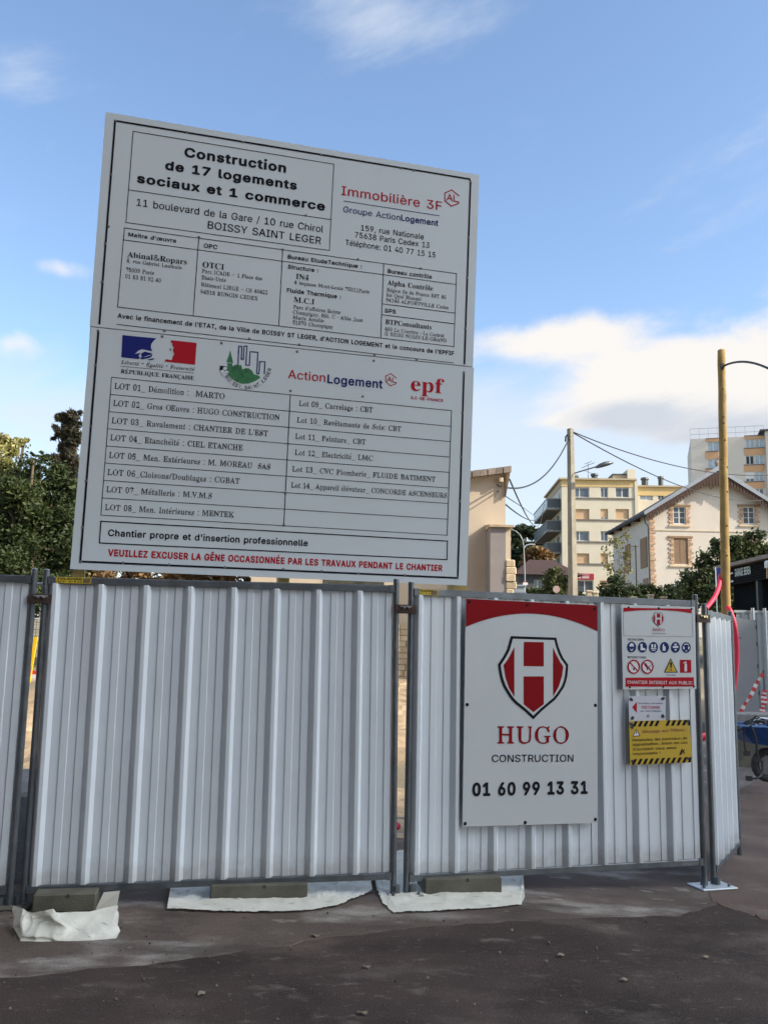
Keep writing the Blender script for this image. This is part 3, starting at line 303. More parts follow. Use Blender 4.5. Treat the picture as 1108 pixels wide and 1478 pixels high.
_RAW['b']=r""" 3G
!3k2T2a2I2e2B2l2x2u2w2D2z2N2I2X2T2#2#2#2/2X2@2Q2{2A2@2l2:2e2$2a 2M2:2E2?2C352B4G2D4M2H4P2-4Q2>4N2[4F2?2_2=2?2/2;
'3o2Q3N2J3Q2G3W2E4K2I4O2N4Q2<4P2@4M2]4F2>3S2;3O2+3M
,3h2A1R2t1V2q1$2D2O2H2U2M2W2<2V2@2R2]2L2!1Y2W1T2R1R
-4x2&2|2X302V372V3q2X3w2#3z3!3A3*3z3-3u3.363,313(2|
.3h2S2a2I2e2C2j2w2t2v2E2z2P2F2V2O2!2!2#2-2Y2?2Q2_2F2_2w2@2n2/2f2!2a
04x3a292[2e2(2n2S2z2J2N2C2(2x2}2u3J2B3]2H482S4s2(4E2[4N3a4S3o4T3K4P3W4J3:4v3]4j4142483)4b3A482_412Z3]2H3:2w3Y2j3J2c3u29 3e2N2~2W2>2/2.3f2.3L2;3+2|43384c3n4f3D493P3@3V3W3X3m3T2[3J2Z3B2R3u2O
14x2P2b2I2e2G2l2G2E2J2M2Q2O362Q364034422Y3&2Q3%2L3*2K3/2L4e364P3H4P3L4M3N4F3N2Q3^2O412M452E442h402d3^2b
34x36292,2f2N2t2z2L2t2-2w2=2C2@2(2@2,2<2:2$2?2V302P3b2N3x2P3G2T3M2Z3Q2*3R2=3P313J3a3B3f3r3j2?3l2:3p2/3u2:3S3q4b2J4d2F4g2D4m2E4K2I4O2O4Q3[4P3{4M3}4G3{4k3C3S3(3H3[3s3|3l462{462*412R3?2y3Y2j3x2a
64x3a292[2e2,2j2Y2s2O2E2F2V2C2,2B322H3s2T3O3n4L3w4Q3V4Q3%4M3&4D3n3&3G3#3W3V3*3O3?3D3|3s423c4432432)3]2F3$2m3P2f3z2a 3h2M362P2^2!2>2:2>312]3d313l3c3r3m3s3z3o3I3h3P363Q2?3N2&3F2U3u2N
94x2.2b2&2g2%2o3i2}2[332)392W3h2M3t2G3G2B3!2B3=2D422J4g2Q4s2$4D2_4P3h4T3K4P3)4D3=4t3|4c443=443Y413J3^3s3,353h2f3a2b 3e3B323F2]3P2>3#2>3>2{44344b3f4f3u4e3G473N3|3Q3-3P3Z3J3L3C3F3r3A
:3h2S2a2I2e2C2j2w2t2v2E2z2P2F2V2O2!2!2#2-2Y2?2Q2_2F2_2w2@2n2/2f2!2a 2U3t2I3x2B3E2w3N2v3X2z3,2G3=2Q3]2Y3^2*3@2=3/2^3%2_3R2@3G2/3z2(3v
A4I2r2b2j2g2j2o334L364O3c4Q3I4P3O4I4x2m4w2g4t2d4n2b402b3[2e3Z2)2[2)2>2&2Y2e2Q2b 353i3q3?3L3j
B4y2I2b2C2f2z2m2z4F2B4M2K4Q3B4Q3S4N3(4H3=4A3|4p454b4740483/443V3|3K3=3C403r483h4f2|4f2$482H422y3>2n3P2d3C2b 2?2Q2?3d3C3d3R373Z2|3$2;3#2)3W2Y3O2T3C2Q 2?3R2>4c3B4b3L473R403U3[3T3+3O3!3G3V3v3R
C4U3p29342e2?2k2#2w2P2J2E2!2x2?2s3e2r3D2z3=2H462T4o2*4B2~4M3j4S3G4T3.4N3~4F4a4w4l4k4w414C3-4B3&4x3!4s3Y403!3{3%3@3>3:3}3$473R4c3G4e3q4d39462|3{2>3:2,3O2,3e2:2~2@2;302$3c2U3m2P3C2O3W2S3,2Z3>2-3{2}40324w324A2}4C2[4x2&4q2P4f2A422p3;2g3W2b
D4R2I2b2C2f2z2m2z4F2B4M2K4Q3v4Q3V4L3:4D404s4c4g4n3{4u3#4y3C4x3f4q2;4j2Y462G3{2w3/2o3V2h3q2b 2?2Q2>4b3o4c3L473U423(3[3=3Y3@3w3?3d3:2|3#2)3K2U3r2Q
E4j2I2b2C2f2z2m2z4F2B4M2K4Q3<4Q3]4O3}4G3}4n3{4g3[4d2>4b2>3S3:3Q3>3N3@3H3@3n3=3g3,3c2>3c2=2S2?2Q3]2P3|2M3~2G3~2m3|2g3=2b
F4g2I2b2C2f2z2m2z4F2B4M2K4Q3;4Q3[4O3|4G3|4n3_4g3@4d2>4b2>3O3,3N3:3K3<3E3<3k3/3d3(3a2>3a2<2h2/2d2)2b
G4Y3q29362d2=2l2$2u2O2K2D2%2w2]2s3e2r3D2u3#2B3_2I492X4s2<4G324N3n4S3F4T3W4R3;4L404E4d4t4v444B3:4B3&4y3!4s3Y403!3{3%3?3=3-403!483Q4c3v4e3b4832422[3>2:3&2,3O2,3e2:2~2@2;352Y3g2S3s2O3T2Q3/2#3]2;3{313J313B343y3b3y3v3B3C3I3F4y3E4C3B4E3v4E334B2.4v2W4k2E492u3[2j3&2c3M29
H4X2I2b2C2f2z2m2z4F2B4M2J4Q2)4Q2/4O2<4L2>3S3;3S3=3U3>4K3[4O3}4Q4k4Q4r4O4v4F4v2m4t2f4l2b3~2b3[2d3>2h3<3e2?3e2=3c2<2h2/2d2)2b
I3!2x2b2r2e2o2l2o2F2q2M2y2Q2U2Q2W2S2W4a2U4c2y4c2r4f2o4n2p4K2s4O2z4Q3F4P3J4M3L4G3J4g3B4c3e4c3c4a3c2S3e2Q3B2Q3I2N3L2F3K2h3G2d3A2b
K4D2I2b2C2f2z2m2z4F2B4M2J4Q2)4Q2/4O2<4L2?3R3+4O3<4Q4g4Q4n4O4r4H4o4z3D3J4p2r4r2k4q2g4h2b3@2b3/2e383d2=2]2=2m2<2g2)2b
L492I2b2C2f2z2m2z4G2B4M2F4P2)4Q2;4N2=4F2>2R3=2P3[2M3^2G3^2l3?2e3.2b
M5d2I2b2C2f2z2m2z4F2C4N2K4Q2>4Q2~4L3U2?4n4L4w4Q4%4Q4.4N4;4F4;2m4.2e4&2b4I2b4B2d4y2h4w3K3:2j3,2d3%2b3K2b3B2g2=3K2<2h2.2d2)2b
N4Z2I2b2C2f2z2m2z4F2B4M2K4Q2.4Q2@4N3?313@4K3_4O404Q4o4Q4u4O4y4F4y2m4w2f4o2b3{2b3=2f2>3$2=2k2<2g2-2c
O4%3p29362d2?2k2Z2y2N2L2E2#2x2?2s3e2r3D2u3X2A3[2L4c2U4o2-4C2~4M3j4S3G4T3)4O3{4G4a4w4n4i4A3{4F3-4K3K4K3i4H314A2)4p2M4c2y3}2n3+2e3M29 3A2O3m2P3a2V2^2,2=2@2-382+3G2:3&2}3|3h4a3F4e3Q4c3#473:3}3]3=423S433m3|2_3:2&3U2R
P4u2I2b2C2f2z2m2z4F2B4M2K4Q3y4Q3%4I3^4u444g49444c3=4c3Z493L433v3=3c3V313x2{2>2_2<2h2/2d2)2b 2?3A2>4c3u4c3G493P433W3@3X3!3T3P3N3H3y3A
R4w2I2b2C2f2z2m2z4F2B4M2K4Q3z4Q3U4M3+4F3|4s444h4b3|4d3)493M443y3]3k3)394i2p4i2g492b3.2b3&2d3o2~2?302=2}2<2h2/2d2)2b 2?3F2>4c3A4b3L473S413W3]3Y3+3W3W3O3L3y3F
S4v36282)2f2S2n2G2y2u2U2q2-2s2>2B2]2$2[2*2<2:2Z2^2S3a2N3s2N3G2Q3R2Y3X2)3X2[3S2}3G352;3m2P3B2B3T2x3*2w3_2A4c2F4l2T4B2$4H2<4N374S3y4S3!4K3[4v414k4745493{473<3~3-3!3.3V3=3Q423J493x4e3d4e324c2?452:3{2:3/2?3)2}3!3Y3H3]3s423i49364c2[4c2)442I3_2w3+2k3V2e3C29
T4v372b302f2}2m2}4b2z4c2s4e2o4m2p4K2s4O2z4Q494P4d4M4f4F4f4m4b4e444c3F4b3F2l3D2g3z2c
U4X3o282{2f2*2n2P2F2E2Y2z2^2A4K2E4O2K4Q2)4Q2<4M2=4F2=2}2?2<2|2$3a2S3q2O3F2O3R2Q3%2X3.2*3<2>3>4K3[4O3}4Q4q4P4u4M4w4F4w2~4u2/4p2V4e2D3[2k3S2a
V4I3c2b372d332i2j4G2k4L2n4O2t4Q2Q4Q2Z4L3q2.3@4M404Q4s4P4x4K4x4D3N2h3K2d3E2b
X4G2s2b2k2g2k2p2~3y2p4C2o4H2q4M2y4Q2Y4Q2(4O3p3+3/4O3@4Q4g4Q4o4O4q4I4p4C3P3z4t2p4v2k4t2f4k2b3_2b3=2d3p2~2!2e2T2b
Y4F3c2b362e332l323b2k4B2k4K2n4O2t4Q2T4Q2!4O3p3U3;4N3^4Q4p4P4u4J4s4A3K3b3J2h3G2d3A2b
a482:282M2h2v2z2q2K2n2Y2r2^2E3a2X3k3u3v3w3z3u3H3m3P303R2;3L2&3y2X3v2w3D2t3H2t3P2z3!2H3-2%3|30423f423w3~3L3]3Z3,3*3V3-3K3-2h3*2d3#2b3G2b3A2d3v2j3829 2?2L2-2P2(2U2&2&2+2-2^2=3v2[3v2)3n2U3a2M
b4m3e282}2c2:2l2*2d2#2b2G2b2A2d2x2h2w4F2y4M2C4P2$4Q2.4M2/4F2:3[2}3}3e423u423N3|3$3=3;3(3]3V413C453g452{402Y3]2I3/2w3T2g3y29 3g2L332P2@2#2:2>2/392<3u2{3J383Q3m3R3y3O3J3C3Q3k3Q2}3M2*3E2U3v2O
c4a35282[2b2$2i2Q2r2E2E2s2)2p3c2w3J2E3Y2R3/2#3[2>3~35423l423I3|3#3:3<3W3]3I3]3C3=3x3P3q3J3t3C3G3q3P393R2^3M2:3B2)3i2(2~2.2&2^2R312N3a2L3m2M3u2P3C2X3K2-3R2:3=2*3[2%3]2Y3>2M3-2z3Q2i3u2a
d4m31282-2d2V2l2H2z2y2P2r2+2p2}2q3m2v3G2J3)2W3?2.3}31423g423u3~3J3[3J4F3L4M3T4Q3[4P3{4M3}4F3|2h3]2d3=2b3V2b3O2d3J2k3r2b3e28 3a2L2}2O2;2Y2*2<2(3b2,3u2=3H2}3P3f3R3t3N3E3A3J3j3K303H2/3A2W3n2N
e4e36282<2c2$2i2R2q2G2C2t2$2q2?2p3b2w3J2G3!2R3:2;3}34423j423x403Q3[3$3-3.3!3>3O3_3w3}303_2[3=2>2*2>2,2*2;2Y2^2Q352M3j2L3v2O3D2U3K2)3P2+3=2%3]2Y3^2S3>2E3!2n3G2c3m28 2+3r2-3A2?3K2~3P373R3m3Q3u3M3D3D3H3s
f3H2Q2b2K2f2H2m2H3P2o3Q2g3U2e3#2f3_2i3~2n412H422L4v2S4I2%4R314Z3s4V3y4R3z4M3s4n3l4j334l2}4i2{4c2|413k413s3|3u3@3u3#3s3V3o3R2{3P2_2h2@2d2;2b
g4m311F2)1L2P1U2z1/2w1[2y1|2Y2c2%2b2:1~2{1[3a1?3q1@3y1_3G213J293K2o3m2e2}2e2-2i2!2n2J2A2x2T2q2@2p3e2v3J2K3+2V3>2.3}31423g423y3|3K3?3R403[403{3{3}3?3}283]1@3/1$3S1N3t1G 332R2?2Y2,2-2(322)3k2.3z2]3L333Q3l3Q3x3K3H3v3K3f3J2[3E2)3u2V3k2R
h4g2F2b2y2f2w2m2w4G2y4M2C4P2$4Q2,4N2/4G2:3[3e423B413T3]3)3-3.3$3>3L3[3q3[2l3>2e3-2b3O2b3F2g3E2m3D3z3u3M3m3Q363Q2_3L2:3x2.2h2+2d2$2b
i392F2b2y2f2w2m2w3@2y3{2C402$412-3}2/3?2/2l2.2g2)2c 2Q4n2E4r2w4y2s4O2v4Y2D4)2S4.2&4*2/4!2=4T2>4J2<4A2*4s2!4o
l3i2)2b2P2g2E2q2z2B2w2P2w4F2z4N2G4Q2$4Q2+4O2.4K2/2Q2;2O2}2O342L3b2n392g352d2[2a
m562F2b2y2f2w2m2w3?2A3~2H412$412+3}2/3[34413n433H3|3W3.3>3}48434k434J3_4Y3-4)3V4,3F4,2m4(2d4Y2b4E2b4y2d4v2h4u3z4p3L4c3R413R3[3N3.3A3.2m3,2g3!2b3G2b3y2e3v2m3v3D3s3K3l3P353R2@3K2/3v2.2h2+2d2$2b
n4g2F2b2y2f2w2m2w3?2y3{2G412$412+3}2:3@32403e423s423S3^3-3&3?3G3[3q3[2m3?2g3,2b3O2b3F2g3E2m3D3z3u3M3m3Q363Q2_3L2:3x2.2h2+2d2$2b
o4i35282[2b2$2i2Q2r2E2E2s2)2p3c2w3J2E3Y2R3/2#3[2>3~35423l423y403Q3]3&3-3:3Z3]3M3~3s412^3{2Y3?2M3-2A3Z2o3B2b3k28 392L2{2P2:2!2*2=2(3a2,3u2=3G2~3P3h3R3u3N3G3B3L3m3N333K2-3C2W3r2O
p4m2F1J2y1M2w1T2x3_2A3~2G412$412+3}2:3@2}3}3e423u423N3|3$3=3;3(3]3V413C453g452{3{2O3=2A3&2o3I2b3t283f282}2c2:2j2/1T2.1N2$1I 3g2L332P2@2#2:2>2/392<3u2{3J383Q3m3R3y3O3J3C3Q3k3Q2}3M2*3E2U3v2O
q4m3S1J3M1M3J1S3J2j3u2b3f282{292-2d2V2l2K2v2B2I2t2$2q2?2p3d2w3K2G3$2Q3;2$3^2;3~31423g423u3~3J3@3O3}3U413=413]3~3|3_3}1S3{1N3[1J 3a2L2}2O2;2Y2*2<2(3b2,3u2=3H2}3P3f3R3t3N3E3A3J3j3K303H2/3A2W3n2N
r3K2F2b2y2f2w2m2x3_2A3~2G412#412*3~2/3]2}4038423v413z3}3A3[3A3Z3y3S3r3O3a3Q313O2@3I2:3y2.2h2+2d2$2b
s3}2^282Y2e2I2o2z2y2t2I2q2U2r2!2x2&2U2,2$2)2+2U2;2P2_2L3a2L3o2R3s2W3s2$3j2-2#2^2M322z3i2u3F2w3S2B3%2P3>2$3|2;413e423w3}3O3=3$3W3)3L3(3G3Z3B3C3w3v3A3j3P3c3S2~3S2:3M2-3H2-3C2:3y2^3t3A3j3S393!303)2?3-2#3)2J3Z2w3K2j3y2d3l2a
t3x2?2a2&2d2U2i2L2q2G2z2B2W2B3P2j3S2e3!2f3{2k402A422C4w2F4A2L4C2)4C2:4A2>4s2?423e403j3{3k3@3k3!3h3T3a3Q2>3P2>2U2]2N3a2O3g2M3o2m3m2g3h2c342a
u4g32292-2c2V2j2I2w2B2K2w2-2x3_2A3~2H412$412.3{2/3?2:2&2?2W2|2P3e2N3t2S3z2!3D2,3F3_3I3~3O413;403?3{3[3?3@2h3=2d3-2b3P2b3J2d3D2l3m2c
v482_2b2=2f2j3@2k3{2s412Q412Z3{382;3J3|3S413<413]3~3|3^3{3;3t2i3p2d3j2b
x432t2b2m2g2l2p2,382o3<2n3[2p3|2x412W412$3~363G3C3~3J413*413;3}3>3]3=3<3v363?2p3@2k3?2f3,2b3K2b3E2d362#2Z2d2T2b
z442B2b2v2e2s2k2u2I3d3N2F3O2z3Q2u3Z2w3{2F413Z413(3~3-3?3+3V2}2Q3*2O3/2F3-2g3#2b
é4e36282<2c2$2i2R2q2G2C2t2$2q2?2p3b2w3J2G3!2R3:2;3}34423j423x403Q3[3$3-3.3!3>3O3_3w3}303_2[3=2>2*2>2,2*2;2Y2^2Q352M3j2L3v2O3D2U3K2)3P2+3=2%3]2Y3^2S3>2E3!2n3G2c3m28 2+3r2-3A2?3K2~3P373R3m3Q3u3M3D3D3H3s 324h2_4k2]4s3d4+3m4/3J4/3Q4-3T4(3S4Z3r4k3k4h
ô4i35282[2b2$2i2Q2r2E2E2s2)2p3c2w3J2E3Y2R3/2#3[2>3~35423l423y403Q3]3&3-3:3Z3]3M3~3s412^3{2Y3?2M3-2A3Z2o3B2b3k28 392L2{2P2:2!2*2=2(3a2,3u2=3G2~3P3h3R3u3N3G3B3L3m3N333K2-3C2W3r2O 2Y4k2T4m2P4q2R4A2]4+324/3n4/3u4.3#4A3%4u3#4o3X4l3x4k3q4m3d4C2|4l
œ5E35282-2e2Q2q2C2I2s2)2p3c2u3C2D3W2R3:2#3[2>3~35423l423K3{3X3=3,3(3_3>4c3}4u424J424:3]553&5e3R5l3u5n305j2[5c2>462>442<472(4f2U4r2N4A2L4P2M4Y2Q4:2+4>2,5g2$5k2U5j2N5a2z502o4%2b4M284x28472f3^2m3+2x3V2l3G2d3k28 392L2{2P2:2!2*2=2(3a2,3u2=3G2~3P3h3R3u3N3G3B3L3m3N333K2-3C2W3r2O 463r473x4e3I4o3P4x3R4M3Q4U3M4%3C4*3t4(3r"""
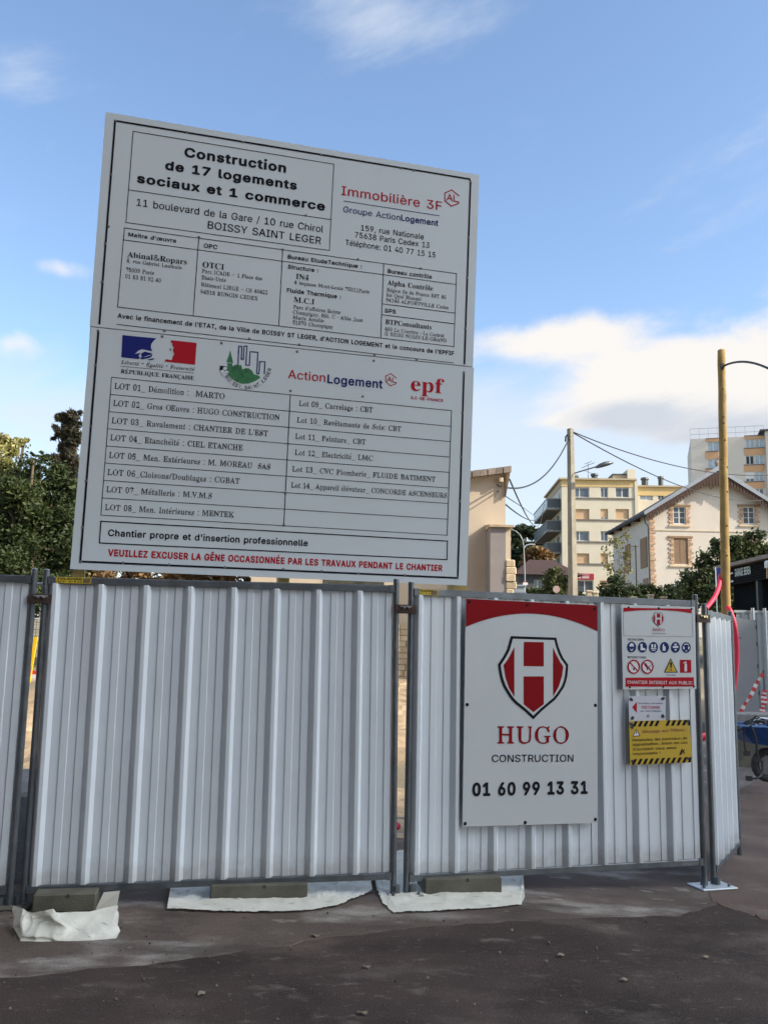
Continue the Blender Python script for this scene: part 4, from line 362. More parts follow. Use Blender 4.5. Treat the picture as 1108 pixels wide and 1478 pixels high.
_RAW['r']=r""" 3u
'2?2I3R2C4v2!4w2V3S
,322w1;2I2P2*2P2,2M2N1=2L1;
-3h2w2[2w3c363b352[
.322S2g2H2l2E2r2D2A2I2M2U2R2*2M2-2G2.2w2+2o2&2j
/3u2o2k2o2o334u364w3q4w3q4s2L2m2I2k
03?2_2e2$2q2R2D2K2Q2B2~2A3K2G3=2L442T4g2&4r2^4B3c4C3y4q3I4h3R423#3V3$3b3X2&3R2P3H2z3z2q3h2e 2?2D2,2N2&2?2$3r2)3@2-432?4c3j4d3p493u413z3!3A333w2Z3s2M3m2E
13?2V2g2R2l2S2A2X2C2]2D2{2F2}2M2}402{422-412X3<2Y3*2M3$2E3&2z3+2z3/2E3=2C3}2E412)4d384z3l4B3o4z3p4v3p2L3r2F3u2D3W2B3Y2x3Y2k3W2h3S2g
23?2E2g2A2l2B2O2}3c3f3y3p3W3r3_3n473g4d2-4d2$462X3>2X3,2)3)2)3Y2#3W2P3X2F3$2G3+2B3{2E4c2R4r2/4A304C3p4x3G4m3P483T3<3P3X3E3F3t3r2U2T3G2S3K2U3H2Z3O2?3*2?3-2;3-2Z3+2V3Z2T3Y2j3S2g
33?2[2e2W2j2L2q2A2D2y2T2s2V2r2Z2w2)2K2/2Q2.2T2Y2R2V2L2U2L2R2U2I2+2E362E3i2H3q2N3v2V3w2]3o37393g2*3h2&3i2%3A2(3E383H3g3M3l3S3q3)3q3_3k493e4d2<4e2)4c2Z412X3/2)3,2)3%2$3#2T3#2G3&2A3|2E4e2N4p2*4z2}4C3e4A3x4t3I4k3P4a3T3^3P3Z3I3O3o3y3G3n3S3c3Y2{3Z2)3T2L3G2u3v2n3f2h
43?2>2g2/2l2;2A332D3c2H3e2M3e2%2y2&2u2+2t2]2n2_2m302?47324a3i4z3A4A3D4y3E4u3F333$323(303)2,3&2(3F2%3F2L3I2G3N2D3%2A3&2k3$2h3Y2g 2P323b403f413e33
53?2]2e2!2j2N2q2D2D2B2S2u2U2u2!2C2*2Q2-2T2+2V2X2U2U2N2R2V2H2)2E352E3f2H3o2N3t2Y3v2>3t363k3j383o2&3p2M3k2B3p2B3u2H3y2H3C2A3E2y3J2C422E452N482O4s2S4z3K4A3O4v3P453X433Z403Z3:3X3+3E3+3w3}2&3|2#3M323P3w3E3P3n3V393Y2_3V2X3Q2L3H2y3n2l
63?2~2e2$2u2T2F2M2R2D2}2E3J2O3@2$4e2;4p374B3t4C3N4s3T4k3Y483U3[3W3:3K3,3w3,3u3:3v3?3E3^3B473x4c3t4e2}4d2@482-3_2&3Z2$3H2>3G373P3n3Q3G3G3P3x3X3j3$2}3$2)3U2J3H2s3j2e 2_2D2;2L2)2$2%2@2$3h2-3n2@3r3n3r3w3j3B363C2)3z2R3u2I3o2D
73?2;2g2-2i2-2m322)2{2-2{2<3D3|2W3}2S3@2O3!2v3!2s3&2s3{2u402D432E4x2J4A3!4z3%4v3%4k3Z483(443(3~3m2-3b2*2?2j
83?322e2$2l2K2z2A2T2y2-2C2|2H362Q3g2*3r2Q3H2J3S2F3+2F3[2J472Q4j2Z4r2@4A364C3j4A3y4u3L4j3S473V3]3T3!3I3L3r3y3J3m3U3a3#2{3&2,3!2N3N2u3w2k3f2f 2>2B2)2G2Y2R2W2)2X2@2&322;3c363c3p323A2[3F2+3E2U3x2I3o2C 323L2:3W2)3&2&3[2)442>4e3m4e3t493z3|3A3/3z3#3v3U3l3L
93?2?2e2#2j2Q2q2I2G2y2I2x2O2z2V2F2$2Q2&2Z2N2Y2F2)2C352C3c2E3m2M3u2$3A3g3l3h39372^302#372M3j2F3v2A3P2A3)2H432U4m2?4C374C3y4o3I4c3Q3}3Y3W3Z3h3V2?3P2#3C2D3i2n332g 2<3s2)3z2#3K2!3!2&402+462<4c3i4c3q453w3[3A3%3A3G3v3y3l3s
:322S2g2H2l2E2r2D2A2I2M2U2R2*2M2-2G2.2w2+2o2&2j 2Q3F2J3J2G3N2D3!2I3/2V3=2*3-2.3V2)3K2Y3F
A4f2s2g2n2k2o2s2s2w2J2/2V2=2P2[2O2{2:3W2<3Y2|3!39453447324a394s3e4u3m4t3u4a3t473n443@2M3~2y4a2t4a2i452g3v2h3s2l3u2t3K2x3O2C3C2)2&2*2#2&2S2E2T2w2$2t2$2i2X2g 2-2}323P383R3u2~
B4h2B2g2x2k2y2t2P2y2U2J2U3{2P482y4d2y4o2D4q3o4q3O4l3$4e3<403@3>3[3&3>3R3.3I3$3A3P3t3:3g3[393|30412<412(3]2I3;2z3&2r3C2i3n2g 342y2~2A2{2G2|3i3u3i3J3d3Q353U2?3U2Y3P2G3C2y 2}3z2{412}48334a3u4a3H453M3{3O3<3O3W3I3H3u3A
C4r3v2c3i2f2^2o2$2D2P2V2F2?2B3e2C3A2I3!2P3;2#412/4b364n3s4u3B4u3+4j3{4i414l454t4g4u4i4p4i4d4848483{4g3^4i3?4i3T4g3O493N443Q3@3=3]3|3-463T4d3r4e3c4b2~422=3.2-3H2-302=2$2]2Q322H3j2y3X2y3(2A3*2E3_2O492%4f2%4m2U4k2O462z3]2w3W2i
D4C2D2g2z2k2A2t2Q2y2U2I2U3_2S442P482x4d2x4o2C4q3v4p3V4i3<48413_493-4h3P4k3C4j2}4e2*452P3{2E3/2v3O2l3f2g 342y2~2A2{2I2|443148384a3G483N453X3}3(3:3.3X3;3y3;363-2*3#2O3O2C3y2y
E4h2A2g2w2k2x2s2Q2y2U2G2V3?2Q472y4d2y4o2D4q3@4p3]4l3]4641444340433X3~3S3?3V3:3/3&3}3$443J4833482}452{3}2}3x3q3x3A3N3G3+3O3-3S3+3U3A3S3w3K3u3J3j3S3g3T3d3U2*3S2%3P2#3G2%3A303q3e2}3f2{2K2}2C352z3I2z3&2D3.2H3.2O3]2!412?4c2@4g2;482I3~2G3]2i3=2g
F422B2g2x2k2y2t2P2z2U2J2U3{2Q472x4d2x4o2C4q3>4p3@4l3@4640444240423X3|3S3=3V3/3-3$3}3!453K482~482|442}3x3p3y3z3O3F3+3O3-3T3(3T3A3R3x3I3u3J3i3R3g3T3c3T2*3R2$3K2#3F2%3A2{3q3e2|3e2|2F302A352x3o2u3q2p3p2i3k2g
G4H3u2d362j2?2r2Z2I2P2U2G2>2C3b2C3C2J3!2T3[2(452@4g3a4p3s4u3A4u3-4j3{4i404k454t4g4u4j4p4i4d4948493^4h3[4j3=4j3T4g3O493N443Q3@3=3^3{3*483T4d3s4e3d4b2~412>3.2/3V2-3x2/2=2]2Q342C3e2w3u2t3R2t3%2v3-2C3-2@3(2{3N303L373N3c4s3d4w3c4x394w304h2|4d2[4c2x4a2s3Z2f
H4N2B2g2x2k2y2t2Q2z2U2I2U3|2S442O492y4d2y4o2D4q3i4p3k4k3j4d33492|442|3z3,3y3.3A3-443&493P4c3N4h3O4o3T4q4z4p4B4k4A4d4i484e404e2J4j2y4A2t4A2i4v2g3P2h3N2m3O2t3(2y3-2E3.3d2}3e2{3c2|2E322y3j2t3j2i3e2g
I3y2A2g2w2k2x2t2Q2A2V2M2V3{2R482x4d2x4o2C4q3i4q3l4l3k4d32492}452{3|2{2M2}2D322z3l2t3l2j3g2g
J3!2Z1?2I1}2A242s2f2p2s2s2H2q2K2q2O2y2S2G2S2O2P2P2M2M2H2O2s2I2c2K292<282[2b2_2i2{3]2@462;492Y4d2X4o2$4q3K4q3N4l3M4d3u483q3}3q2U3l2p3g2f32202>1^
K4I2B2g2x2k2y2t2P2y2U2H2V3[2Q472y4d2y4o2D4q3e4q3j4o3j4d31482{3_2|3t3a3s3k3z3h3E3i3I3X3{3&453/483,4a3S4c3Q4h3S4p4q4p4s4k4r4d424641403J3J3E3z4j2E4s2x4E2t4E2i4A2g3O2h3M2m3O2t3)2w3+2y3)2C3i3b323c2{362|2H322y3j2t3j2i3e2g
L4b2B2g2x2k2y2t2Q2z2U2I2U3}2Q482y4d2y4o2D4q3l4q3o4l3m4d32492{3}2}2E362z3J2z3&2E3.2I3-2P3]2)402^452{4c2^4e2?492L3}2H3^2k3>2g
M542A2g2x2j2w2r2y2u2G2w2K2O2K3]2M3|2T3~2U412Q492x4d2w4k2y4p2@4q2{4o3L2_3P2@3T2^46404h424r4o4w4q4:4q4?4o4?4d4!474W3{4W2L4X2C4#2y4>2t4?2m4=2h4b2g472h452k462t4o2z4s2I4s3[4p3^4n3[3.2;3+2/3!2-3M2F3S2C3T2y3N2j3H2g3z2i3s2A3z2G2-3=2(3?2&2I2*2w2?2u2[2l2?2i2;2g
N4B412c3{2g3:2t3:2y3>2A2/3!2*3&2&3$2&2O2,2x2>2t2?2k2=2h2/2g2E2g2z2i2y2s2G2w2K2K2K3*2M3.2V3;2V3]2I492z4d2y4k2A4p2+4q2:4p3;343>323[343[403=4b3+4d3*4m3,4p3:4q4k4q4o4o4o4d4h4b4d3}4d2~4b2_422[422C4c2y4d2h4a2d
O4O3y2c3k2f2}2n2-2y2X2L2O2Z2G2?2C3b2C3u2K3!2S3=2)442?4e374n3r4u3I4u3<4h3}484g3>4o3%4t3N4x3u4x3d4p2-4h2T472H3]2u3*2m3Q2f 3k2t392x312E2=2!2-342-3E2/3X2]3^36493p4e3P4d3X4a3*433<3[3]3&3}3s3_2-3=2N3#2x3L2t
P472B2g2x2k2y2t2Q2z2U2I2U3|2S442O492y4d2y4o2D4q3q4q3J4n3#4g3>403|3+3|3S3]3G3<3v3#3j3N3d3r382|372|2E322y3j2t3j2i3e2g 2}3q2}4635493q493G453O3{3R3+3Q3M3L3z3H3v3y3r
Q4O3=1Y3R1(3C1:3o1~3c2g2]2q2*2A2P2W2E2|2C3c2D3G2J3Z2S3=2)442?4e3r4u3L4u3:4h3}494a3{4l3,4v3G4x3u4w364m2$4b2M3}2y3W2h3)233]1^4o1[4A1^4E1[4F1=4D1:4w1/4o1)3|1Y 3l2t382y2~2G2@2T2;2)2-342-3E2/3X2]3^36493p4e3P4d3Z493+423<3[3]3&3}3y3{2:3=2N3%2y3M2t
R4t2B2g2x2k2y2t2Q2z2U2I2U3|2S442O492y4d2y4o2D4q3q4q3O4l3.4b3[423|3[403,403T3{3H3>3x3R3g4c2z4o2t4o2i4k2g3.2h3k3a2}3b2{392|2E322y3j2t3j2i3e2g 2}3s2{402}4639493C483L443T3[3W3&3V3Q3P3C3I3w3y3s
S3{2B2c2y2f2x2o2z2s2H2u2H2H2z2K2x2O2x2@2A2{2I2|2M2_2Z2O2Y2L2U2I2-2w2}2u3v2v3G2D3M2O3L2$3C2/2-3g2S3y2L3Q2K3+2T442&4i2|4u3a4u3D4m3P4m3W4u3)4t3+4o3*4g3Y4c3Y423)403+3{3+3Y3(3T3U3U3G3{3I433s4d2;4d2&462!3{2#3/2*3&2]3V3D3y3W3h3&2}3)2;3&2X3Y2I3H2p3g2c2~2c2%2l2Q2k2L2d
T492)2g2#2k2$2t2]2y2|2E2~2L2~482*4a2M452M3}2D3/2z3T2o3R2k3W2k3~2m432u452w4o2A4q3{4p3}4l3}4746444840483W443R3_3S3>3/3+3~3+453L4a3v4a3t483t2I3y2y3S2t3S2i3N2g
U4B3q2b392f2^2k2,2v2#2I2U2,2T402P482x4d2x4o2C4q3e4q3i4o3i4d32492{422{2-2|2X312L3c2A3q2x3R2x3&2D3/2M3?2Y3]2<3]3|3>4a3*4d3)4m3+4p3/4q4l4p4n4g4l4c4g4a4d3{4d2@452L3]2t3-2s3X2j3J2e
V4b3f2b3b2e342w352z3b2D2J3>2z472m4d2m4o2r4q324q364o384h364c2?4a2:462/433q2[3t2[3w2^3(3}3(4a3V4d3V4o3!4q484q4a4l4a4e454b3|3]3O2;3C2-3p2B3u2A3w2w3q2e3m2b
X4s2A2g2v2k2w2t2J2x2K2F2{3438373c3e2Q412I492x4d2x4o2C4q3j4p3l4k3k4d334a30453q3Q3w3O3z3Q3X3{3!473&4a3S4d3R4k3T4p4f4p4h4k4g4d40493~433R3I3F3G3B3z422D492w4i2t4i2i4d2g3y2h3w2m3x2t3N2w3Q2z3Q2D3n2}3i2~3e2|2;2L2-2A2)2x2[2t2[2i2<2g
Y4a2-2g2(2k2)2t2^2x2~2E30312F412z482m4d2m4o2r4q344p364k354d2=492;443l3q3q3o3z3C3%3~3(4a3T4d3T4o3Y4q484p4a4k484d424a43443J3i3y3g3v3a3w2E3B2y3S2t3S2i3N2g
_3/2k1/3/1/3/1{2k1{
a3)3q2c3k2f3k2m3g2u322u2%2d2M2e2D2s2y2M2D2!2J2,2)2_3g3a3g3x3c3F323I2*3I2$3E2V3C2!3q2Z3e2$3a2$362P322D352B3a2F3e2E3p2G3C2C3H2F3M2Q3N2)3V2{3Z3i3T3q3P3y3G3E3m3F2D3O2B3W2E3!2C3#2y3!2v3S2t3J2k3H2e 2~2B2&2D2Z2N2!2!2&2+2=2?2}2]3e2]3f2K392E
b3/2B2b2x2g2x2s2z2v2H2y2H442F4a2v4d2u4l2v4o2z4q2$4q2)4o2*4k2*3L2]3I3a3Y3r3Y3I3J3S3u3Y333Y2-3S2Q3K2B3A2q3g2d322c2?2l2*2m2Z2q2I2c 2~2u2?2z2-2A2*2I2*3q2.3y2]3E3i3C3p3y3v3q3y393y2$3t2E3k2v
c3L2;2c2T2r2I2F2z2&2z342J3u2W3K2>3Y3a3Z3n3Q3v3H3z3u3x3k3C3h3C3d3q383i393c3c3c3h3g3k3g3E3d3I2,3H2#3z2X3l2W2}2#2#2+2O2^2E3j2E3C2Q3J2N3L2I3D2w3s2v322d
d3=2+2c2$2e2!2j2L2y2A2X2y2}2F3q2O3G2-3Z2|3Y3a3L3o3L3p463l4a394d384o3d4q3N4q3Q4k3Q2H3S2B3$2x3$2n3Z2k3G2j3j2c3g2e3f2k3h2o3p2q3p2u3m2u372q302k2}2e 2:2z2(2E2!2X2Z352#3n2(3v2/3C3f3C3m3y3p3s3p2M3h2D302z
e3O2:2c2S2r2H2G2z2(2y322G3s2R3I2.3Y2~3Z3h3O3r3C3z3i3A2|3y2^3u2[2!2[2Z2:2%2V2-2L2>2H2}2F3h2G3q2L3C2W3G2U3L2M3C2z3r2x3f2n2~2d 2Z3b2Y3i2!3v2%3D2*3H383I3e3E3h3m3g3b
f3f2A2g2w2k2x2s2I2w2L2C2L3y2K3A2y3C2x3S2A3V2L3X2N3{2W4e2=4t394t3i4l3r4l3x4g3x4c3s483t403s3@3w3<3v3-3m3)3e3*373-363=3b3@3a3|3d48344d2<4d2.432.3X313W343U353Q333C2.3z2.2E2<2w322t332k322h2}2g
g3Z2;1O2Z1R2L1W2C1&2x1/2w1[2y202w272L2c2D2k2A2s2A2A2E2M2B2O2B2S2U2&2I2=2D2}2z3c2B3r2H3E2P3M2/3Z313Z3e3U3K3T3O3P3O3C3M3y3z3w3E3a3B2_3w2;3l2&352W2-2V2#2N2T2L2Y2I3d2G3y2A3K2o3O233W213X1{3T1;3J1$3w1!371R 2$1)2R1+2J1;2H1^2L202Z223r223w203u1=3h1) 2+2/2#2>2Y2~2X3m2#3C2*3I393H3f3y3g3k3g303d2?362/
h3[2C2g2y2k2y2s2I2w2L2C2L442J4a2z4e2y4l2z4o2D4q2)4q2-4o2.4k2.3G2~3H3i3Y3m3Z3A3Y3O3H3U3m3U2D3W2w3)2s3*2l3(2h3#2g3n2g3i2i3i2s3q2v3u2A3v3g3r3x3b3z2^3x2.3m2.2B2:2w2^2s2^2i2?2g
i392C2g2y2k2y2s2I2w2L2C2L3B2J3G2A3K2z3S2E3W2)3W2-3U2.3Q2.2D2;2w2^2s2_2k2^2h2?2g 2U3,2K3;2N3[2K462O4i2L4o2Q4s2!4u2/4o2,4i2/452,3[2/3<2-3/2$3,
l3a2C2g2y2k2y2s2I2w2L2C2L442J4a2A4e2y4l2A4o2E4q2)4q2-4o2.4k2.2D2;2w2^2s2{2l2^2i2?2g
m4!2C2g2y2k2y2s2I2w2L2C2L3A2I3G2z3K2y3Q2A3V2*3V2-3S2-3G2/3E2~3H3h3Y3l3Z3y3Y3Q3D3+3H423Z4g3Y4r3L4x3y4z3i4z2B4B2w4L2s4M2m4K2h442g3}2j3~2s482w4a2E4a3m483v423z3@3z3Y3u3R3n3R2D3U2w3%2s3%2i3Y2g3i2h3g2m3i2s3q2w3t2D3t3m3p3y3a3z2@3w2-3m2-2D2:2w2^2s2^2i2>2g
n3[2C2g2y2k2y2s2I2w2L2C2L3A2I3G2z3K2z3U2E3W2+3V2.3R2.3G2;3F2~3H3j3Y3A3Y3L3N3S3x3U3m3U2D3W2w3)2s3)2i3#2g3n2g3i2i3i2s3q2v3u2A3v3g3r3x3b3z2^3x2.3m2.2B2:2w2^2s2^2i2?2g
o3%2?2c2V2q2I2G2z2&2y322G3r2T3J2<3Y353Z3q3M3G3t3N373O2,3G2I3q2q362d 2-2t2#2E2Z2V2Y2|2#3y2(3F2-3J3c3J3k3A3o3i3o2)3m2F3i2x3c2t
p3>2C1O2y1S2y1!2I1&2L1/2L3z2I3G2A3K2A3U2E3W2)3V2,3R2,3G2/3E2@3J2~3K3d3Y3x3Y3z3T3P3D3!3d3$2;3U2J3N2w3v2d3b2d2~2r2.2r2/1-2=1(321#331U311P 2@2B2.2M2.3n2>3w2}3x373B3n3B3v3v3A3j3B363A2U3w2I3r2C3l2z
q3;3a1O361S371#3m1(3q1.3q2q3a2r2{2d2:2c2%2e2#2i2M2v2E2K2y2-2A362H3q2M3z2Y3M2;3Y363Z3g3R3q3P3y3M3O3Y3W3!3!3W3!3K3Y3G3Q3D3Q1-3S1&3$1#3%1S3#1P3X1O 2;2A2)2F2!2T2Y2?2!3m2&3y2-3G2<3I363I3e3D3n3C3p3z3q2L3n2E3g2A
r3J2C2g2y2k2y2s2I2w2L2C2L3B2J3G2A3K2A3U2E3W2+3V2-3R2-3B2:3A2}3D3c3R3e3X3k3Z3y3X3E3C3C3s3H3n3G3j3w3f3q3f3g3k3g3p3j3r3i3t363u2?3r2/3f2/2A2<2w322s322i2|2g
s3J2:2c2#2j2M2j2H2e2D2d2w2e2v2h2w2p2F2s2w2w2u2A2u2Z2z2&2I2$2M2Q2W2B2Y2v342v3a2y3d2E3d2L372S2#2.2N2_2G3c2H3u2N3I2%3Y2]3Z313V3e3U3k3Z3r3!3u3Y3w3U3u3O3r3L3w3F3w3k3t3g3i3h3d3t323I2$3I2W3F2T3z2U3t2#3m33373f2}3l2?3q2(3p2I3i2t2~2d
t3l2%2c2U2f2L2B2K3z2A3D2y3M2A3R2V3/2S3=2S3[2)4c2;4e2?4c2@492[3@2?3;2,3/2,3X353V373H363D323B2,3A2-2I2;2E2~2E3d2R3k2O3m2K3h2y352v2]2j2?2e
u3?2&2c2S2n2L2B2J2P2J3y2G3G2w3K2w3U2B3W2$3W2*3U2,2J2;2D3i2D3p2I3s2N3s3z3p3G3e3K3e3U3i3W3P3V3R3Q3R2H3V2B3&2y3&2n3K2k3m2c3i2e3h2l3j2o3r2q3r2u3d2u2@2d
v3Q2<2c2.2g2&2w2(2A2.2C2.2E2F3v2z3F2r3K2q3T2w3W2.3W2=3U2=3K2(3H2&3C2_2;302/3m3z3m3E3i3N3j3U3o3W3G3V3M3K3L3G3D3u3i2)382%2|2D322A342w2}2f2^2c
x3W2w2g2t2i2s2m2v2z2X2)2,2+2/2:2H3z2t3J2t3U2y3W2>3V2@3Q2?3K2,3H2+3F2^3h303g3j3C3k3H3g3O3i3V3K3V3M3Q3K3F3j3a383834333F2y3O2s3O2i3K2g312h2~2m302s3a2w3a2y2^2Z2>2!2;2Y2W2z2Z2o2X2h
y3O2A1O2t1S2t1X2o1-2q1{2m1~2m242w282J252L212H1{2I1;2U1:2*242-2h2)2v2*2y2:2A2F3u2y3G2q3K2q3U2v3W2-3W2<3U2<3K2&3G2%3D2_2:302-332/3k3x3l3E3h3O3i3U3n3W3G3V3K3H3D3u3j2(382$2}2A342y362t2<1/2.1)2!1&2U1W2S1Q
É4h2A2g2w2k2x2s2Q2y2U2G2V3?2Q472y4d2y4o2D4q3@4p3]4l3]4641444340433X3~3S3?3V3:3/3&3}3$443J4833482}452{3}2}3x3q3x3A3N3G3+3O3-3S3+3U3A3S3w3K3u3J3j3S3g3T3d3U2*3S2%3P2#3G2%3A303q3e2}3f2{2K2}2C352z3I2z3&2D3.2H3.2O3]2!412?4c2@4g2;482I3~2G3]2i3=2g 344G3M5g3-583g4G
â3)3q2c3k2f3k2m3g2u322u2%2d2M2e2D2s2y2M2D2!2J2,2)2_3g3a3g3x3c3F323I2*3I2$3E2V3C2!3q2Z3e2$3a2$362P322D352B3a2F3e2E3p2G3C2C3H2F3M2Q3N2)3V2{3Z3i3T3q3P3y3G3E3m3F2D3O2B3W2E3!2C3#2y3!2v3S2t3J2k3H2e 2~2B2&2D2Z2N2!2!2&2+2=2?2}2]3e2]3f2K392E 2G3<344P3U3<3A3<344n2!3<
é3O2:2c2S2r2H2G2z2(2y322G3s2R3I2.3Y2~3Z3h3O3r3C3z3i3A2|3y2^3u2[2!2[2Z2:2%2V2-2L2>2H2}2F3h2G3q2L3C2W3G2U3L2M3C2z3r2x3f2n2~2d 2Z3b2Y3i2!3v2%3D2*3H383I3e3E3h3m3g3b 2&3<3k4P3I4H2=3<
ê3O2:2c2S2r2H2G2z2(2y322G3s2R3I2.3Y2~3Z3h3O3r3C3z3i3A2|3y2^3u2[2!2[2Z2:2%2V2-2L2>2H2}2F3h2G3q2L3C2W3G2U3L2M3C2z3r2x3f2n2~2d 2Z3b2Y3i2!3v2%3D2*3H383I3e3E3h3m3g3b 2y3<2{4P3M3<3s3<2{4n2S3<
Œ6j3y2c3k2f2}2n2-2y2X2L2O2Z2G2?2C3b2C3u2K3!2S3=2)442?4e374n3r4u3I4u3<4h3}484g3>4o3%4t3N4x3u4x3d4p2-4h2T472H3]2u3*2m3Q2f 3k2t392x312E2=2!2-342-3E2/3X2]3^36493p4e3P4d3X4a3*433<3[3]3&3}3s3_2-3=2N3#2x3L2t 4D2g4z2k4A2s4S2y4W2G4X3?4T474A4d4B4o4F4q5]4p5_4l5{4664446640663X613S5]3V5=3/5)3}5&445L48564850454~3}503x5t3x5D3N5J3+5Q3-5V3+5W3A5U3w5M3u5M3j5U3g5W3d5W2*5V2%5S2#5J2%5D305t3e503f4~2K512C572z5L2z5)2D5:2H5:2O5_2!642?6e2@6i2;6b2I612G5{2i5@2g
–482s3a3[3a3[3q2s3q
•3O3e3O333:2)3{2H3:2w3O2H3p2)3e333p"""
